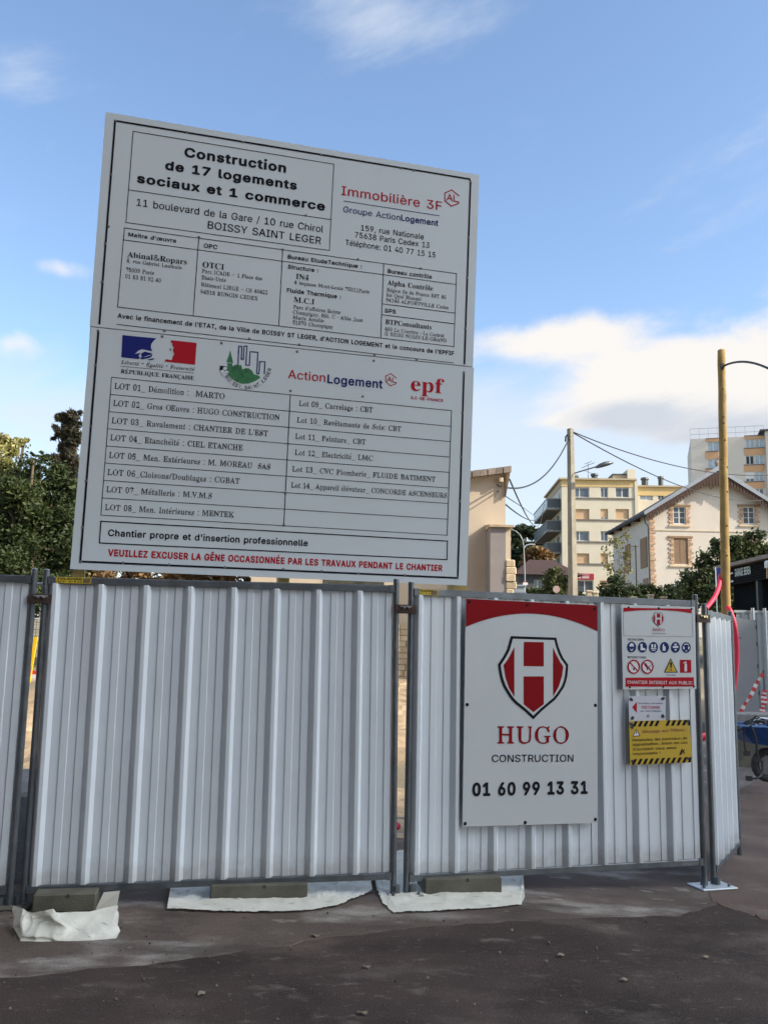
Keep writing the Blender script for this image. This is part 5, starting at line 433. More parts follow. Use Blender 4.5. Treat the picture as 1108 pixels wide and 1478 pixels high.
_RAW['R']=r""" 3u
&4B2^2i2#2n2K2z2B2P2y2<2C312K3e2:3A2W3Y2R3.2R412W4f2(4p2=4v324y3l4y3A4u3K4n3T4c3W3~3W3=3R3!3D3L3m3y3l3w3,2/3@2|413q4n3q4e2_3}2W4z2l442k3+2G3Q2t3v2k3g2i 2}2D2/2H2$2Q2Y2Z2X2;2&322:3b2~3l3T2V3F2L3r2F3e2C 353M2>3(2:3{2>452^4b364f3g4f3q4b3u473y403z3?3s3$3i3T
.322S2g2H2l2E2r2D2A2I2M2U2R2*2M2-2G2.2w2+2o2&2j
43?2*2k2*2y2{2z362G382M372*2o2+2n2{394v3K4w3L2~3.2}3:2{3/2+3L2*3L2Q3Q2D3X2z3-2y3-2l 2I2}2J323942372~
A4f2i2k2h2r2s2v2B2I3c4p3j4q3}2J472v4h2r4h2l3n2k3n2r3C2u3G2x3I2C3v2-2#2.2P2M2O2D2U2u2+2r2,2l 2(2^313U3q2_
B4h2s2k2r2r2J2w2O2J2O3{2I4a2C4e2r4g2r4m3z4m3Y4h3<473]403}3>3}3&3{3T3?3K3-3D3M3t3<3i3~38442~472<472&452T3{2E3(2r3G2l 3e2u362x332G333l353n3o3l3B3g3J373O2@3O2Y3H2E3y2w 343v33413448374c3d4e3u4b3D443H3[3I3X3F3M3A3E3u3z3j3w
C4r3l2g372j2;2r2T2I2H2Z2z2?2u3e2w3F2D3%2M3>2Y432;4e2}4k3f4p3B4q3|4e444i484q4d4q4d3R483S403,3?3{3$493Q4f3B4h3k4e37452|3@2>3O2=3b2]2&312O362I3i2z3t2v3N2u3!2x3?2G4b2Z4i2U442C3,2n3I2g
E4h2r2k2q2q2D2s2K2x2O2O2O3~2J4a2B4e2r4g2r4m3}4m3~3Y3|3W3]3X3>3<3/3^3&433X463y4c3d4c3548333}343t3j3t3w3A3D3K3K3)3P3(3Q2*3O2(3J2)3F2}3y3a3m3h343j332K362z3e2v3y2v3R2z3.2J3^2V442<4b2<402l
F422s2k2r2r2I2w2O2J2O3{2J492B4d2q4g2q4m3|4m3}3Y3{3W3@3X3<3/3+3|3V473G4b3p4d3a4c3448343u3i3u3t3z3C3K3I3)3O3)3P3&3O2)3I2)3D2}3u3c3f3j353k333i332L352C3d2u3w2r3w2l
I3y2r2k2q2r2I2w2O2H2O3{2K4a2C4e2q4g2q4l3q4m3r4g3g4e3649333|332M362z3e2u3s2r3s2l
L4b2s2k2r2r2I2w2O2I2O3}2J4a2A4e2r4g2r4m3t4m3t4g3f4e384b333}342E372y3g2v3z2v3V2A3(2G3<2O3|2%432?492@4a2=402l
M542r2k2q2r2G2v2L2A2O2H2O3^2K492B4e2q4g2q4m344l3V2>4k4l4|4m4{4g4/4d4*494$3{4$2L4*2w4;2s4{2r4{2k3~2l3~2r4b2t4h2x4m2I4l3{3L2n3H2k3C2l2#3[2!2I2(2w2;2s2|2r2}2l
N4B412g2$3*2#2G2)2w2;2s2{2r2{2l2s2l2s2r2D2s2K2w2O2K2O3_2A4c2s4g2s4m2]4m3_303{403[4a3$4g3#4l4w4m4v4g4l4e4e4a493}492i482g
O4O3n2g3a2j2?2r2$2B2Q2O2D2+2y2{2v3c2v3v2z3N2H3+2T3{2%462=4e394n3s4q3J4q3!4n3]4e46464i3^4s3*4y3S4D3u4D3c4A2^4r2#4f2K442A3=2q3!2j3I2g 3u2p3i2t392A2|2U2>2_2=3E2@3Y303{3e4c3m4g3y4h3J4g3T4b3+3^3?3S3[3i3>2-3+2K3T2u3I2q
P472s2k2r2r2I2w2O2I2O3|2K482E4d2r4g2r4m3C4m3Z4h3=483~3^433+413L3^3x3,3m3S3f333b342E392v3q2r3q2l 343m34473a4c3s4b3C463I3^3L3+3I3F3E3w3u3p3i3m
Q4O3=1$3W1&3J1+3q1@3g22352j2:2t2T2J2I2Y2z2]2v3c2v3v2z3N2H3+2T3{2&462=4e394n3s4q3J4q3!4n3]4e46464i3^4s3*4y3S4D3u4D3d4z2?4u2)4j2P462C3#2j3.233{1]4c1=4A1?4C1/4w1,4e1& 3v2p3d2x352E2|2S2>2{2=3E2@3Y303{3e4c3m4g3y4h3O4e3X483.3=3?3O3[3a3;2Y3%2C3V2v3M2r
R4t2s2k2r2r2I2w2O2I2O3|2K482E4d2r4g2r4m3A4m3Y4h3[473~40453>473$453O403E3@3v3V3i4d2D4l2u4w2r4w2l3&2k3b3e353f333d342E392v3q2r3q2l 343o3445374a3c4c3y4a3I433O3?3Q3Y3M3H3H3y3x3r3j3o
S3{2C2g2C2]2J2[2Q2Y2#2G2?2t392q3n2s3z2B3F2P3E2$3u2=2$3j2L3B2F3Q2E3+2L422!4h2=4p3a4q3O4i3T4k3X4q3%4q3%3W3X3X3P3=3D443r4d3e4h2}4h2<4c2*402)3=2,3*2?3Y3L3v3%3f3-2}3/2;3-2X3(2K3P2s3u2j302g2Q2p2M2m2I2g
T492W2k2W2r2*2s2<2x2[2L2[4c2?4e2%4c2O442B3=2w3W2q3V2o3X2o4m434m443W423U3|3W3]3:3.423W4a3C4e3A4c3A2I3F2w3M2s3Y2r3Z2l
U4B3g2f2}2j2;2n2#2y2T2L2O2,2N402H4b2q4g2q4m3q4m3p4g394c3342322-352Q3e2C3q2v3G2t3Y2w3:2G3]2W3|2;3{413]483=4c3!4g3Z4l4t4m4t4g4f4b4a40492@452U3}2F3=2t3!2k3F2f
a3)3q2g3f2m3a2x2^2n2%2h2J2j2A2o2v2v2s2M2v2Y2C2)2Y2[3937383B323J2@3M2)3L2!3G2*3p2*3i2%3b2P362D3a2y3i2y3u2D3F2N3N2+3U363V3q3Q3y3M3F3E3L3m3M2B3P2y3W2A3Z2v3L2k3A2g 2<2y2*2F2(2O2*2%2?2?382|392I2}2z
b3/2C2f2B442y4c2o4g2n4l2/4m2;3H303R3e3V3w3T3L3L3W3y3#3l3(323&2-3Z2S3R2E3I2u3t2k3d2g322g2;2l2!2v2F2g 2~2q2?2v2:2I2:3q2[3C303G363G3i3A3p3n3s2_3s2$3o2I3j2x3a2r
e3O2:2g2T2n2D2D2u2#2s322z3q2L3H2V3P2)3T2~3V3j3P3x3C3F3j3H2}2)2{2(2:2,2U2?2I2|2D382B3h2C3q2G3C2R3H2M3z2A3h2m322h 2)372(3q2-3G2?3M323L373G393y3a38
f3f2r2k2q2q2B2t2F2C2F3C2E3E2r3F2r3R2E3T2H3{2L452T4g2(4m2?4q374q3i4n3s4g3z463z3]3t3:3n3-3f3-363=343{394c364h314i2^4f2>432?3T3a3S3c3Q3b3F2>3D2>2E2]2u392q3a2l
h3[2s2k2s2q2B2t2F2C2F442C4c2s4h2r4l2=4m2?3D353P3m3V3x3V3I3S3R3L3V3F3!3m3!2D3%2v3:2q3:2l3b2l3c2q3l2u3o2I3o3q3k3A3b3D2|3y2>3m2>2B2]2t322q322l
i392s2k2s2q2A2t2F2B2F3B2C3J2s3M2s3R2=3S2>2D2[2v312q322l 2U3:2I3[2E472H4g2M4m2!4q2-4m2<4h2?4a2?402<3^2-3=2$3:
l3a2s2k2s2q2B2t2F2C2F442C4c2t4g2s4l2=4m2>2E2@2v312q322l
n3[2s2k2s2q2A2t2F2B2F3A2B3J2s3M2s3R2=3S2?3D333P3m3V3C3U3R3M3X3z3!3m3!2D3&2t3:2q3:2l3b2l3c2q3l2u3o2I3o3q3k3A3b3D2|3y2>3m2>2B2]2t322q322l
o3%2?2g2W2n2E2E2x2Q2t2%2s322z3p2F3z2P3J2,3T353V3q3P3H3z3P3n3T383U2,3N2L3y2s3e2i 2]2p2.2w2*2I2&2;2(3f2+3y2/3H2[3N313N3b3G3g3u3i343h2R3f2C3b2v322p
p3>2s1S2s1Y2C1%2F1/2F3z2C3I2s3M2s3R2;3S2=3C303O3b3U3u3V3G3R3P3K3X3B3%3o3*383)2$3X2E3J2n3q2g362j2?2v2?1-2_1$381Z381S 362v2{2A2>2M2>3n2~3C3c3F3m3B3r3q3v363v2)3r2M3n2C3e2w
r3J2s2k2s2q2B2t2F2C2F3C2B3J2s3M2s3R2<3S2>3x303L3e3T3r3V3C3R3I3K3K3C3I3s3D3m3u3j3m3k3a3x343y2{3s2?3f2?2A2_2t382q392l
s3J2:2g2Q2n2I2m2E2h2z2i2A2!2F2!2K2M2S2A2(2r2;2q2}2s342y372F352P2~2W2T2;2G2|2z3c2A3u2G3G2U3S2;3V3f3Q3n3W3q3W3q3j3m3j3c3B2}3L2-3L2#3C2#3t2(3m3b333n2_3v2.3x2Y3t2C3i2p352i
t3l2%2g2O2l2I2r2F2y2D2J2D3D2C3F2t3G2s3M2V3>2-492;4a2=482=3T3b3S3d3Q3c3F2=3E2>2I2[2C2}2A362E3d2N3i2J3d2z322n2@2i
u3?2&2g2O2m2F2B2C2P2C3y2z3I2p3M2p3R2;3R2<2K2]2A332y3f2E3l2M3l3z3i3I363M363R3X3S3Y2H3$2y3/2v3/2q3K2m3m2g3k2y322k2=2g
Ç4r3l2g372j2;2r2T2I2H2Z2z2?2u3e2w3F2D3%2M3>2Y432;4e2}4k3f4p3B4q3|4e444i484q4d4q4d3R483S403,3?3{3$493Q4f3B4h3k4e37452|3@2>3O2=3b2]2&312O362I3i2z3t2v3N2u3!2x3?2G4b2Z4i2U442C3,2n3I2g 3g2g3A2g3I1+381u2[1C3o1+
É4h2r2k2q2q2D2s2K2x2O2O2O3~2J4a2B4e2r4g2r4m3}4m3~3Y3|3W3]3X3>3<3/3^3&433X463y4c3d4c3548333}343t3j3t3w3A3D3K3K3)3P3(3Q2*3O2(3J2)3F2}3y3a3m3h343j332K362z3e2v3y2v3R2z3.2J3^2V442<4b2<402l 2~4C3H5c3(543b4C
ô3%2?2g2W2n2E2E2x2Q2t2%2s322z3p2F3z2P3J2,3T353V3q3P3H3z3P3n3T383U2,3N2L3y2s3e2i 2]2p2.2w2*2I2&2;2(3f2+3y2/3H2[3N313N3b3G3g3u3i343h2R3f2C3b2v322p 2z3.2|4L3N3.3t3.2|4j2T3."""
_RAW['k']=r""" 3G
04H3a242-2d2U2q2H2G2z2X2s2}2q3J2u3/2A462Q4x2!4H2>4R3a4X3o4Y3F4V3X4O3-4F3{4o44494a3?4f3O4g3r4e30492)412L3=2s3!2f3M283u24 3e2S312#2[2[2=3g2=3L2@3*303~3a483n4a3A453L3=3R3Q3S3m3O2]3G2%3A2X3r2S
14H2P272I292C2g2B2E2D2M2I2R2Q2T312U313@2~3[2Z3!2M3!2H3(2F3/2G4g2M4n324T3a4V3K4T3Q4N3S4F3S2U3_2T452P4a2E482f42283^26
34H36242)2b2H2s2v2I2r2U2o2+2q2>2w2^2D2{2)2_2;2>2>2)2_2X362S3n2S3B2W3J2%3M2,3L2_3G363w3c3g3g2?3g2,3m2*3v2,3U3f472O472G492A4f2y4m2z4L2G4T2O4V3[4U3}4Q424K424p404h3L3W3%3O3:3G423m4a2|4a2+482V412G3]2u3#2f3x25
64H3a242}272*2f2T2q2H2E2A2U2w2;2w322z3g2H3C2T3Y3k4Q3w4V3!4U3+4N3,4H3+4A3w3+3!3Y3/3Q3_3E433q4837492/472$3|2E3>2s3&2h3S2b3D26 3h2R372U2~2$2^2;2^302}3b353i3d3m3m3n3y3j3G3c3L323M2?3J2)3A2W3t2S
74H2Y272R282M2e2K2k2L2s3B462L472D492x4f2v4m2x4N2D4T2L4V3^4V424T484N4a4G484c392g3027
94H2.272(282Z2e2Y2p392^2;302%352R3f2H3r2z3M2w3!2w3=2z432E4i2O4x2-4O2^4U3h4Y3K4U3Z4N3-4G3_4r414g493=493Y453I3}3p3;333k2b3a26 3e3F343K2}3R2^3#2^3=2~4036463f4a3q4a3y473H3~3L3>3L3!3H3S3A3J3q3F
A4S2r272k282f2d2e2o2}4N344T3b4V3C4V3K4T3S4L4C2l4A2e4v284o2640263@293;2e3W2#2_2#2]2Z2$2b2R26 3c3n3q3$3E3o
C4&3p2433292=2f2W2u2K2H2z2Y2s2?2n3e2m3D2v3[2E4c2R4s2)4F2{4Q3j4W3G4Y3#4V3?4P4e4z4q4l4A444G3-4F3&4C3Y4w3V403U3[3#3.3[3%403U453x493m473a412~3@2]3-2=3W2:3I2;3e2>322{2<352&3e2Y3n2U3C2S3O2U3&2$3:2.3@3040374w374E304G2[4B2#4v2N4h2v442k3>2c3!273L24
D4#2I272z2b2u2m2u4F2w4N2C4T2K4V3v4V3W4Q3<4I454u4h4h4r404y3)4C3C4C3f4x2]4o2W4d2G402u3:2j3W2c3q26 2^2V2]463o473E453X3]3&3:3.3X3;3w3,303Y2,3G2Y3r2V
E4t2I272z2b2u2m2u4F2w4N2C4T2K4V3<4V3_4T404N424F414h3_493<472_472]452^3W3+3W3[3S3{3G3^3f3=3a3+382^372]2X2_2V3=2V3{2T422N442G422e3{283=26
G4+3q2436282;2g2Y2s2J2I2z2!2r2[2n3e2m3D2r3)2x3}2I4i2U4w2;4L2~4R3n4X3F4Y3!4V3>4P414J4h4w4A454G3=4G3&4D3Y4w3U403V3@3#3+3_3V453L483w493d432|3=2>3#2;3O2;3e2>322{2<392#3s2T3P2U3$2!3-2)3=2=3?2{3I2{3B2}3v343t3c3u3A3A3I3I3K4t3K4B3I4H3C4J3v4J334F2-4z2T4m2z4e2r3^2e3&273M24
H4*2I272z2b2u2m2u4F2x4O2C4T2J4V2)4V2;4T2@4N2]4F2^3X3,3X3.3Z3.4F3:4N3@4T3}4V4k4V4t4S4y4N4A4F4A2m4y2d4s284l263~263@283:2e3.2m3-392_392]372]2m2@2e2;282)26
I3-2x272r282l2e2j2G2l2N2r2T2R2W2S452Q472t482m4e2j4n2l4N2r4T2z4V3A4V3I4T3O4N3Q4G3O4f3G483i473g453g2X3i2V3G2U3N2O3Q2F3O2e3I283A26
L4j2I272z2b2u2m2u4G2w4N2D4T2)4V2>4Q2]4F2^2W3.2V3?2T3|2L3}2l3^2b3/26
N4,2I272z2b2u2m2u4F2x4O2C4T2K4V2/4V2^4Q3:3h3;4F3<4M3]4T404V4o4V4w4S4B4N4D4F4D2m4B2d4w284o263{263:2b2^3K2[2g2>2b2.27
O4:3p2436282=2f2U2w2I2K2A2Y2s2?2n3e2m3D2q3#2w3{2G4e2S4t2:4K304R3o4X3G4Y3*4T3|4L4f4y4s4k4F3|4L3&4O3K4O3i4L2|4E2$4t2K4h2v402i3+293M24 3A2T3n2U3a2#2{2<2>322;3e2:3G2>3#303[38403k463F493!423=3;3|3S3}3m3]2}3.2+3R2V
P4E2I272z2b2u2m2u4F2w4N2C4T2K4V3y4V3(4M3?4E404u484h4d444h3=4h3Z4e3K483u3[3a3Y2|3x2@2^2?2]2m2@2e2;282)26 2^3F2^473u473C453M3~3S3<3S3!3O3P3J3K3C3G3s3E
R4G2I272z2b2u2m2u4F2w4N2C4T2K4V3z4V3V4R3+4L3^4B454o4c4c4g3{4i3)4c3E423n3:364n2r4o2k4n2e4h284a263.263%283X2e3l2^2_2{2]2^2]2m2@2e2;282)26 2^3K2^473A463K423O3|3S3?3T3+3Q3W3K3O3y3K
S4F36232%2b2Q2j2E2u2u2I2p2U2m2-2o2@2t2{2A2}2(2{2.2?2<2)2[2!312U3b2S3t2S3J2X3Q2(3T2>3N2{3D312.3i2K3z2A3K2v3U2r3/2r3_2u482A4n2O4D2!4M2>4T374X3y4X3%4O3_4A454m4c464e3]4c3:463+3~3)3!3*3R3:3O3{3I433r4a3c4a2|442?3_2?3;313&3#3L3}3v4d3a4h2[4h2)492G3_2p3-2f3R273C24
T4F37272}2b2]2m2]462z472r492l4f2j4m2l4N2r4T2z4V444V4c4T4i4N4k4F4k4m4g4c44473K463J2g3G2b3A27
U4*3o2332272)2j2Q2w2A2V2u2^2u4F2w4N2C4T2K4V2-4U2@4N2]4F2^2@302*3c2X3q2S3F2S3O2U3Y2!3)2,3.2^3.4F3:4N3@4T3}4V4l4V4t4T4z4N4B4F4B2~4y2+4t2S4g2y3^2f3S25
V4S3c2735282~2g2h4u2e4G2g4N2o4U2Q4V2Y4T2&4M3q2}3;4N3[4T3~4V4n4V4v4T4B4M4B4C3S2f3L283E26
X4Q2s272l282g2e2g2r2]3y2k4A2j4H2l4O2q4T2x4V2Y4V2*4T3q3?3-4S3@4V4g4V4p4S4v4L4u4A3V3z4y2r4z2k4y2d4s284l263_263<283*2g3p2>2&2b2U26
Z4B2B272u292o2g2n2B2p2K3v462C472u492o4f2m4m2m4F2o4N2u4T2C4V3{4V454T4a4N4c4G4c4q4a4h342V3}2V462T4c2N4e2G4e2m4c2e46283}26
a4i2:232U282I2e2x2o2n2E2i2(2o2}2z3d2W3q2u3z2o3G2o3Q2u3$2D3:2!4130473f473x443L3}3W3?3*3)3:3R3=3D3<2g3,293#263G263u2c3724 2?2Q2,2X2,2%2/2*2}2/3q2<3q2)3i2W362Q 2)3s2>3H313M3i3L3o3H3r3B3n3y
c4k35232@262$2c2M2o2w2I2p2Z2l2?2k3c2s3M2z3!2M3<2Z3|2=4435473l473L413)3<3]3U3}3I3|3B3@3t3Q3l3G3q3z3C3o3L3a3M303K2?3B2.3i2-2~2=2)2~2T352R3h2Q3t2U3z2#3G2;3S2?3?2.3{2(3}2Y3@2E3Z2i3C273l23
d4w31232)292U2g2I2q2u2M2n2&2k2}2l3m2r3K2y3Z2G3.2&4132473g473E413E4F3H4O3M4T3T4V3^4T404N424F422m412f3_283=263U263N283H2d3p25 3a2Q2{2V2>2&2.2]2-3b2:3q2@3C313L3f3M3r3I3A3x3E3j3F303D2<3w2!3k2R
e4o36232[262$2c2M2n2v2J2o2$2l2?2k3b2n3u2s3M2B3$2M3<2$3}2:4334473j473y453Q3|3.3+3@3W3}3D423m4230402[3_2;3$2/3[2)3}2Y3|2M3;2t3$2i3K283m23 392Q2_2W2>2$2:2/3J2/3A2Y3u2T3k2Q 2<3w2>3B2_3I373M3i3M3q3J3A3x
g4w311B2/1E2T1M2F1W2s1<2s1{2w222X2i2K2s2A2D2u2O2o2%2l2@2k3e2r3M2y3Z2K3<2Y3|2-4331473f473t453H3}3O443V463^44403}423?42283|1=3;1X3V1J3t1B 391_2]1~2-2c3a283F2f3D263x1~3m1_ 342W2^2#2:2;2-322.3k2>3z2{3I333L3g3M3r3I3B3w3F3g3F2}3B2-3u2!3j2W
i3j2F272w2b2r2m2r3@2t3}2z442H462$462:412>3?2>2l2<2e2,28 2N4r2D4v2u4C2o4M2n4Y2r4,2x4>2J4_2U4{2)4]2;4<2@4*2^4S2@4H2/4z2!4s
l3s2)262P2b2C2l2v2w2r2P2r4F2w4Q2G4V2*4U2:4Q2=4L2>2U2?2T342R392M3g2n3e2f38292]26
m5g2F272w2b2r2m2r3?2t3}2y432H462#462,442;4033463n483G433W3@3;4244474k484G424!3=4-3Y4;3F4;2m4/2e4*294Y264E264w284r2e4p2m4p3z4m3H4c3M3|3L3@3F3=3y3=2m3;2e3+283!263F263u2b3q2m3q3C3j3L363M2^3G2>3v2>2m2<2e2)27
n4q2F272w2b2r2m2r3?2t3}2z442G462$462,442<3~3e473F453T3~3+3<3<3(3_3G3|3q3|2m3_2e3>283,263J273B2e3z2m3z3u3x3B3r3I3e3M2~3I2?3v2>2m2<2e2)27
o4s35232@262$2c2M2o2w2I2p2Z2l2?2k3c2s3M2z3!2M3<2Z3|2=4435473l473z453S3|3+3:3?3!3|3P433w463h462^422%3{2M3:2v3&2m3O2b3C273k23 392Q2|2U2=2)2.2]2-3b2:3r2[3C323L3i3M3u3I3D3u3I3g3I2^3C2(3u2V3m2R
r3U2F272w2b2r2m2r3?2t3}2z442H462$462;4038473y453D403F3[3F3Z3D3R3u3K343K2^3D2>3u2>2m2<2e2)27
s482^232V2a2D2m2p2F2l2U2n2$2u2+2U2;2(2-2:2W2^2Q3g2S3n2X3n2#3e2*2Y2?2H302v3f2p3F2r3T2w3&2E3<2N3^2-452|473e473D413S3?3*3Y3.3L3,3E3$3x3D3s3s3w3k3I3c3N2_3M2=3I2<3D2|3x3D3n3W3c3+2|3;2!3+2B3#2r3R2i3G2b3q263a23
t3H2?252%282T2d2J2l2C2w2w2W2w3K2g3O2b3T293!2b3}2g442w462y4z2E4E2L4G2)4G2<4E2]4w2^463i443n3}3p3@3p3!3l3Q3e3M2^3K2^2U2{2S3a2T3k2P3o2H3s2o3s2i3o2b3j283525
u4q32242-272U2f2K2n2x2H2r2-2r3?2t3}2z442H462*452<3}2>3?2>2,2]2!2}2U3e2S3m2U3t2!3z2;3z3?3B3}3G443O463,463>443_3}3|3?3|2m3_2e3>283-263O263H283B2d3n27
x4d2t272n282h2e2g2k2h2s2%382k3:2i3[2k3~2p442w462W462&442.3|363Q3t3{3B443J463*463=433]3{3[3:3B363_2r3{2k3^2d3>283-263K263C283w2f362R2$292T26
É4t2I272z2b2u2m2u4F2w4N2C4T2K4V3<4V3_4T404N424F414h3_493<472_472]452^3W3+3W3[3S3{3G3^3f3=3a3+382^372]2X2_2V3=2V3{2T422N442G422e3{283=26 364.304:2_4?2]503g5K3r5P3P5P3!5K3&5B3$5u3A4<3q4.
Ê4t2I272z2b2u2m2u4F2w4N2C4T2K4V3<4V3_4T404N424F414h3_493<472_472]452^3W3+3W3[3S3{3G3^3f3=3a3+382^372]2X2_2V3=2V3{2T422N442G422e3{283=26 2$4;2V4=2Q4^2Q562{5K365P3r5P3A5M3)5d3/533-4]3(4=3Y4;3u4=3i51324<"""
GLY={f:{l[0]:l[1:] for l in e.split('\n')} for f,e in _RAW.items()}
UPT=[('Construction', 'k', 'ink', 266, 225.4, 412.9, 246.8, 13.4),
('de 17 logements', 'k', 'ink', 238.4, 244.2, 428.5, 272.8, 12.8),
('sociaux et 1 commerce', 'k', 'ink', 197.8, 263, 468.8, 302.7, 12.8),
('11 boulevard de la Gare / 10 rue Chirol', 's', 'ink', 197.2, 296.9, 466.5, 333.6, 10.2),
('BOISSY SAINT LEGER', 's', 'ink', 299.9, 329.7, 463.3, 351.4, 10.6),
("Maitre d'œuvre", 'b', 'ink', 185.5, 341, 254.7, 349.5, 5.6),
('OPC', 'b', 'ink', 294, 357.3, 313.8, 358.9, 6.2),
('Abinal&Ropars', 'R', 'ink', 183.9, 370.9, 270, 381.3, 8),
('8, rue Gabriel Laumain', 'r', 'ink', 183.2, 378.7, 262.2, 388.8, 5.4),
('75009 Paris', 'r', 'ink', 181.6, 391.7, 222.2, 396, 5.6),
('01 83 81 92 40', 'r', 'ink', 181, 401.5, 232.3, 406.7, 5.6),
('OTCI', 'R', 'ink', 292.4, 385.6, 323.6, 388.2, 8.2),
('Parc ICADE – 1 Place des', 'r', 'ink', 291.7, 393.7, 378.2, 404.4, 5.6),
('Etats-Unis', 'r', 'ink', 291, 402.8, 325.9, 408.3, 5.6),
('Bâtiment LIEGE – CS 40422', 'r', 'ink', 290.4, 413.2, 386.3, 425.2, 5.6),
('94518 RUNGIS CEDEX', 'r', 'ink', 289.5, 423.6, 372, 433.6, 5.6),
('Bureau EtudeTechnique :', 'b', 'ink', 415.3, 373.1, 521.9, 386.9, 5.8),
('Structure :', 'b', 'ink', 415.3, 387.5, 459.2, 393.3, 5.8),
('IN4', 'R', 'ink', 427.1, 402.5, 445.6, 404.8, 7.6),
('4 impasse Mont-Louis 75011Paris', 'r', 'ink', 424.5, 410, 532.8, 423.6, 5.3),
('Fluide Thermique :', 'b', 'ink', 413.9, 421.6, 491.8, 430, 6),
('M.C.I', 'R', 'ink', 424, 436, 453.7, 438.9, 7.8),
("Parc d'affaires Reims", 'r', 'ink', 423.4, 445.3, 491, 453.4, 5.3),
('Champigny, Bât. C - Allée Jean', 'r', 'ink', 422.8, 452.8, 523.3, 464.9, 5.3),
('Marie Amelin', 'r', 'ink', 422.8, 460.3, 467.3, 465.8, 5.3),
('51370 Champigny', 'r', 'ink', 422.2, 467.8, 480.3, 474.1, 5.3),
('Bureau contrôle', 'b', 'ink', 559.4, 393.9, 623, 402, 5.8),
('Alpha Contrôle', 'R', 'ink', 558.8, 411.2, 624.7, 419.3, 7.2),
('Région Ile de France EST 86', 'r', 'ink', 558, 420.7, 643.2, 431.1, 5.2),
('bis Quai Blanqui', 'r', 'ink', 557.4, 427.9, 607.4, 433.7, 5.2),
('94146 ALFORTVILLE Cedex', 'r', 'ink', 556.8, 435.2, 647, 445.8, 5.2),
('SPS', 'b', 'ink', 555, 451, 571, 452.8, 5.8),
('BTPConsultants', 'R', 'ink', 556, 467.8, 622.4, 475.6, 7.2),
('460 La Courtine - Le Central', 'r', 'ink', 555, 477, 640.3, 486.9, 5.2),
('II 93160 NOISY-LE-GRAND', 'r', 'ink', 554.8, 484, 644, 493.8, 5.2),
("Avec le financement de l'ETAT, de la Ville de BOISSY ST LEGER, d'ACTION LOGEMENT et le concours de l'EPFIF", 'b', 'ink', 169.9, 458.6, 654.7, 516, 6.6),
('Immobilière 3F', 's', 'red', 492.4, 281.2, 637.4, 303.8, 12.8),
('Groupe Action', 's', 'navy', 495.3, 306, 577.3, 318, 8.4),
('Logement', 'b', 'navy', 578.5, 318.2, 632, 326.3, 8.4),
('159, rue Nationale', 's', 'ink', 520.7, 332.6, 611.4, 343.3, 8),
('75638 Paris Cedex 13', 's', 'ink', 512, 342.7, 619.5, 356.6, 8),
('Téléphone: 01 40 77 15 15', 's', 'ink', 498.2, 353.7, 628.2, 370.2, 8)]
LOWT=[('LOT 01_ Démolition :', 'r', 'ink', 165.4, 560.8, 272.3, 569.1, 8.4),
('MARTO', 'r', 'ink', 282.7, 572.1, 324.4, 574.2, 8.4),
('LOT 02_ Gros Œuvre : HUGO CONSTRUCTION', 'r', 'ink', 163.6, 585.5, 403.3, 605.5, 8.4),
("LOT 03_ Ravalement : CHANTIER DE L'EST", 'r', 'ink', 161.5, 610.8, 387, 628.1, 8.4),
('LOT 04_ Etanchéité : CIEL ETANCHE', 'r', 'ink', 159.4, 635.3, 350.6, 649, 8.4),
('LOT 05_ Men. Extérieures : M. MOREAU  SAS', 'r', 'ink', 157.6, 660.6, 390.2, 676.4, 8.4),
('LOT 06_Cloisons/Doublages : CGBAT', 'r', 'ink', 155.5, 685.3, 346.1, 697.5, 8.4),
('LOT 07_ Métallerie : M.V.M.S', 'r', 'ink', 153.7, 710, 305.9, 719.2, 8.4),
('LOT 08_ Men. Intérieures : MENTEK', 'r', 'ink', 151.7, 735.9, 337.8, 745.7, 8.4),
('Lot 09_ Carrelage : CBT', 'r', 'ink', 431.7, 585.5, 538, 595.3, 7.6),
('Lot 10_ Revêtements de Sols: CBT', 'r', 'ink', 428.7, 609.6, 578.8, 622.7, 7.6),
('Lot 11_ Peinture_ CBT', 'r', 'ink', 426.3, 633.1, 527.9, 640.9, 7.6),
('Lot 12_ Electricité_ LMC', 'r', 'ink', 425.7, 656.4, 538, 664.7, 7.6),
('Lot 13_ CVC Plomberie_ FLUIDE BATIMENT', 'r', 'ink', 421.9, 680.2, 628.3, 695.1, 7.6),
('Lot 14_ Appareil élévateur_ CONCORDE ASCENSEURS', 'r', 'ink', 420.4, 703.4, 644.6, 718.3, 7.6),
("Chantier propre et d'insertion professionnelle", 'b', 'ink', 156.1, 773.2, 444.2, 787.4, 9.3),
('VEUILLEZ EXCUSER LA GÊNE OCCASIONNÉE PAR LES TRAVAUX PENDANT LE CHANTIER', 'k', 'red', 156.1, 802, 638.1, 823.1, 9.8),
('Liberté • Égalité • Fraternité', 'i', 'ink', 175, 524.9, 280.6, 535.4, 5.2),
('RÉPUBLIQUE FRANÇAISE', 'R', 'ink', 174.7, 538.4, 280.3, 548.3, 6),
('Action', 's', 'red', 415.6, 545.8, 469.5, 551.7, 12.2),
('Logement', 'b', 'navy', 472.3, 552.4, 552.1, 559.9, 12.2),
('epf', 'R', 'red', 592.7, 563.4, 640.5, 568.4, 21),
('ILE-DE-FRANCE', 'b', 'red', 592.7, 575.6, 639.2, 580, 4.2)]
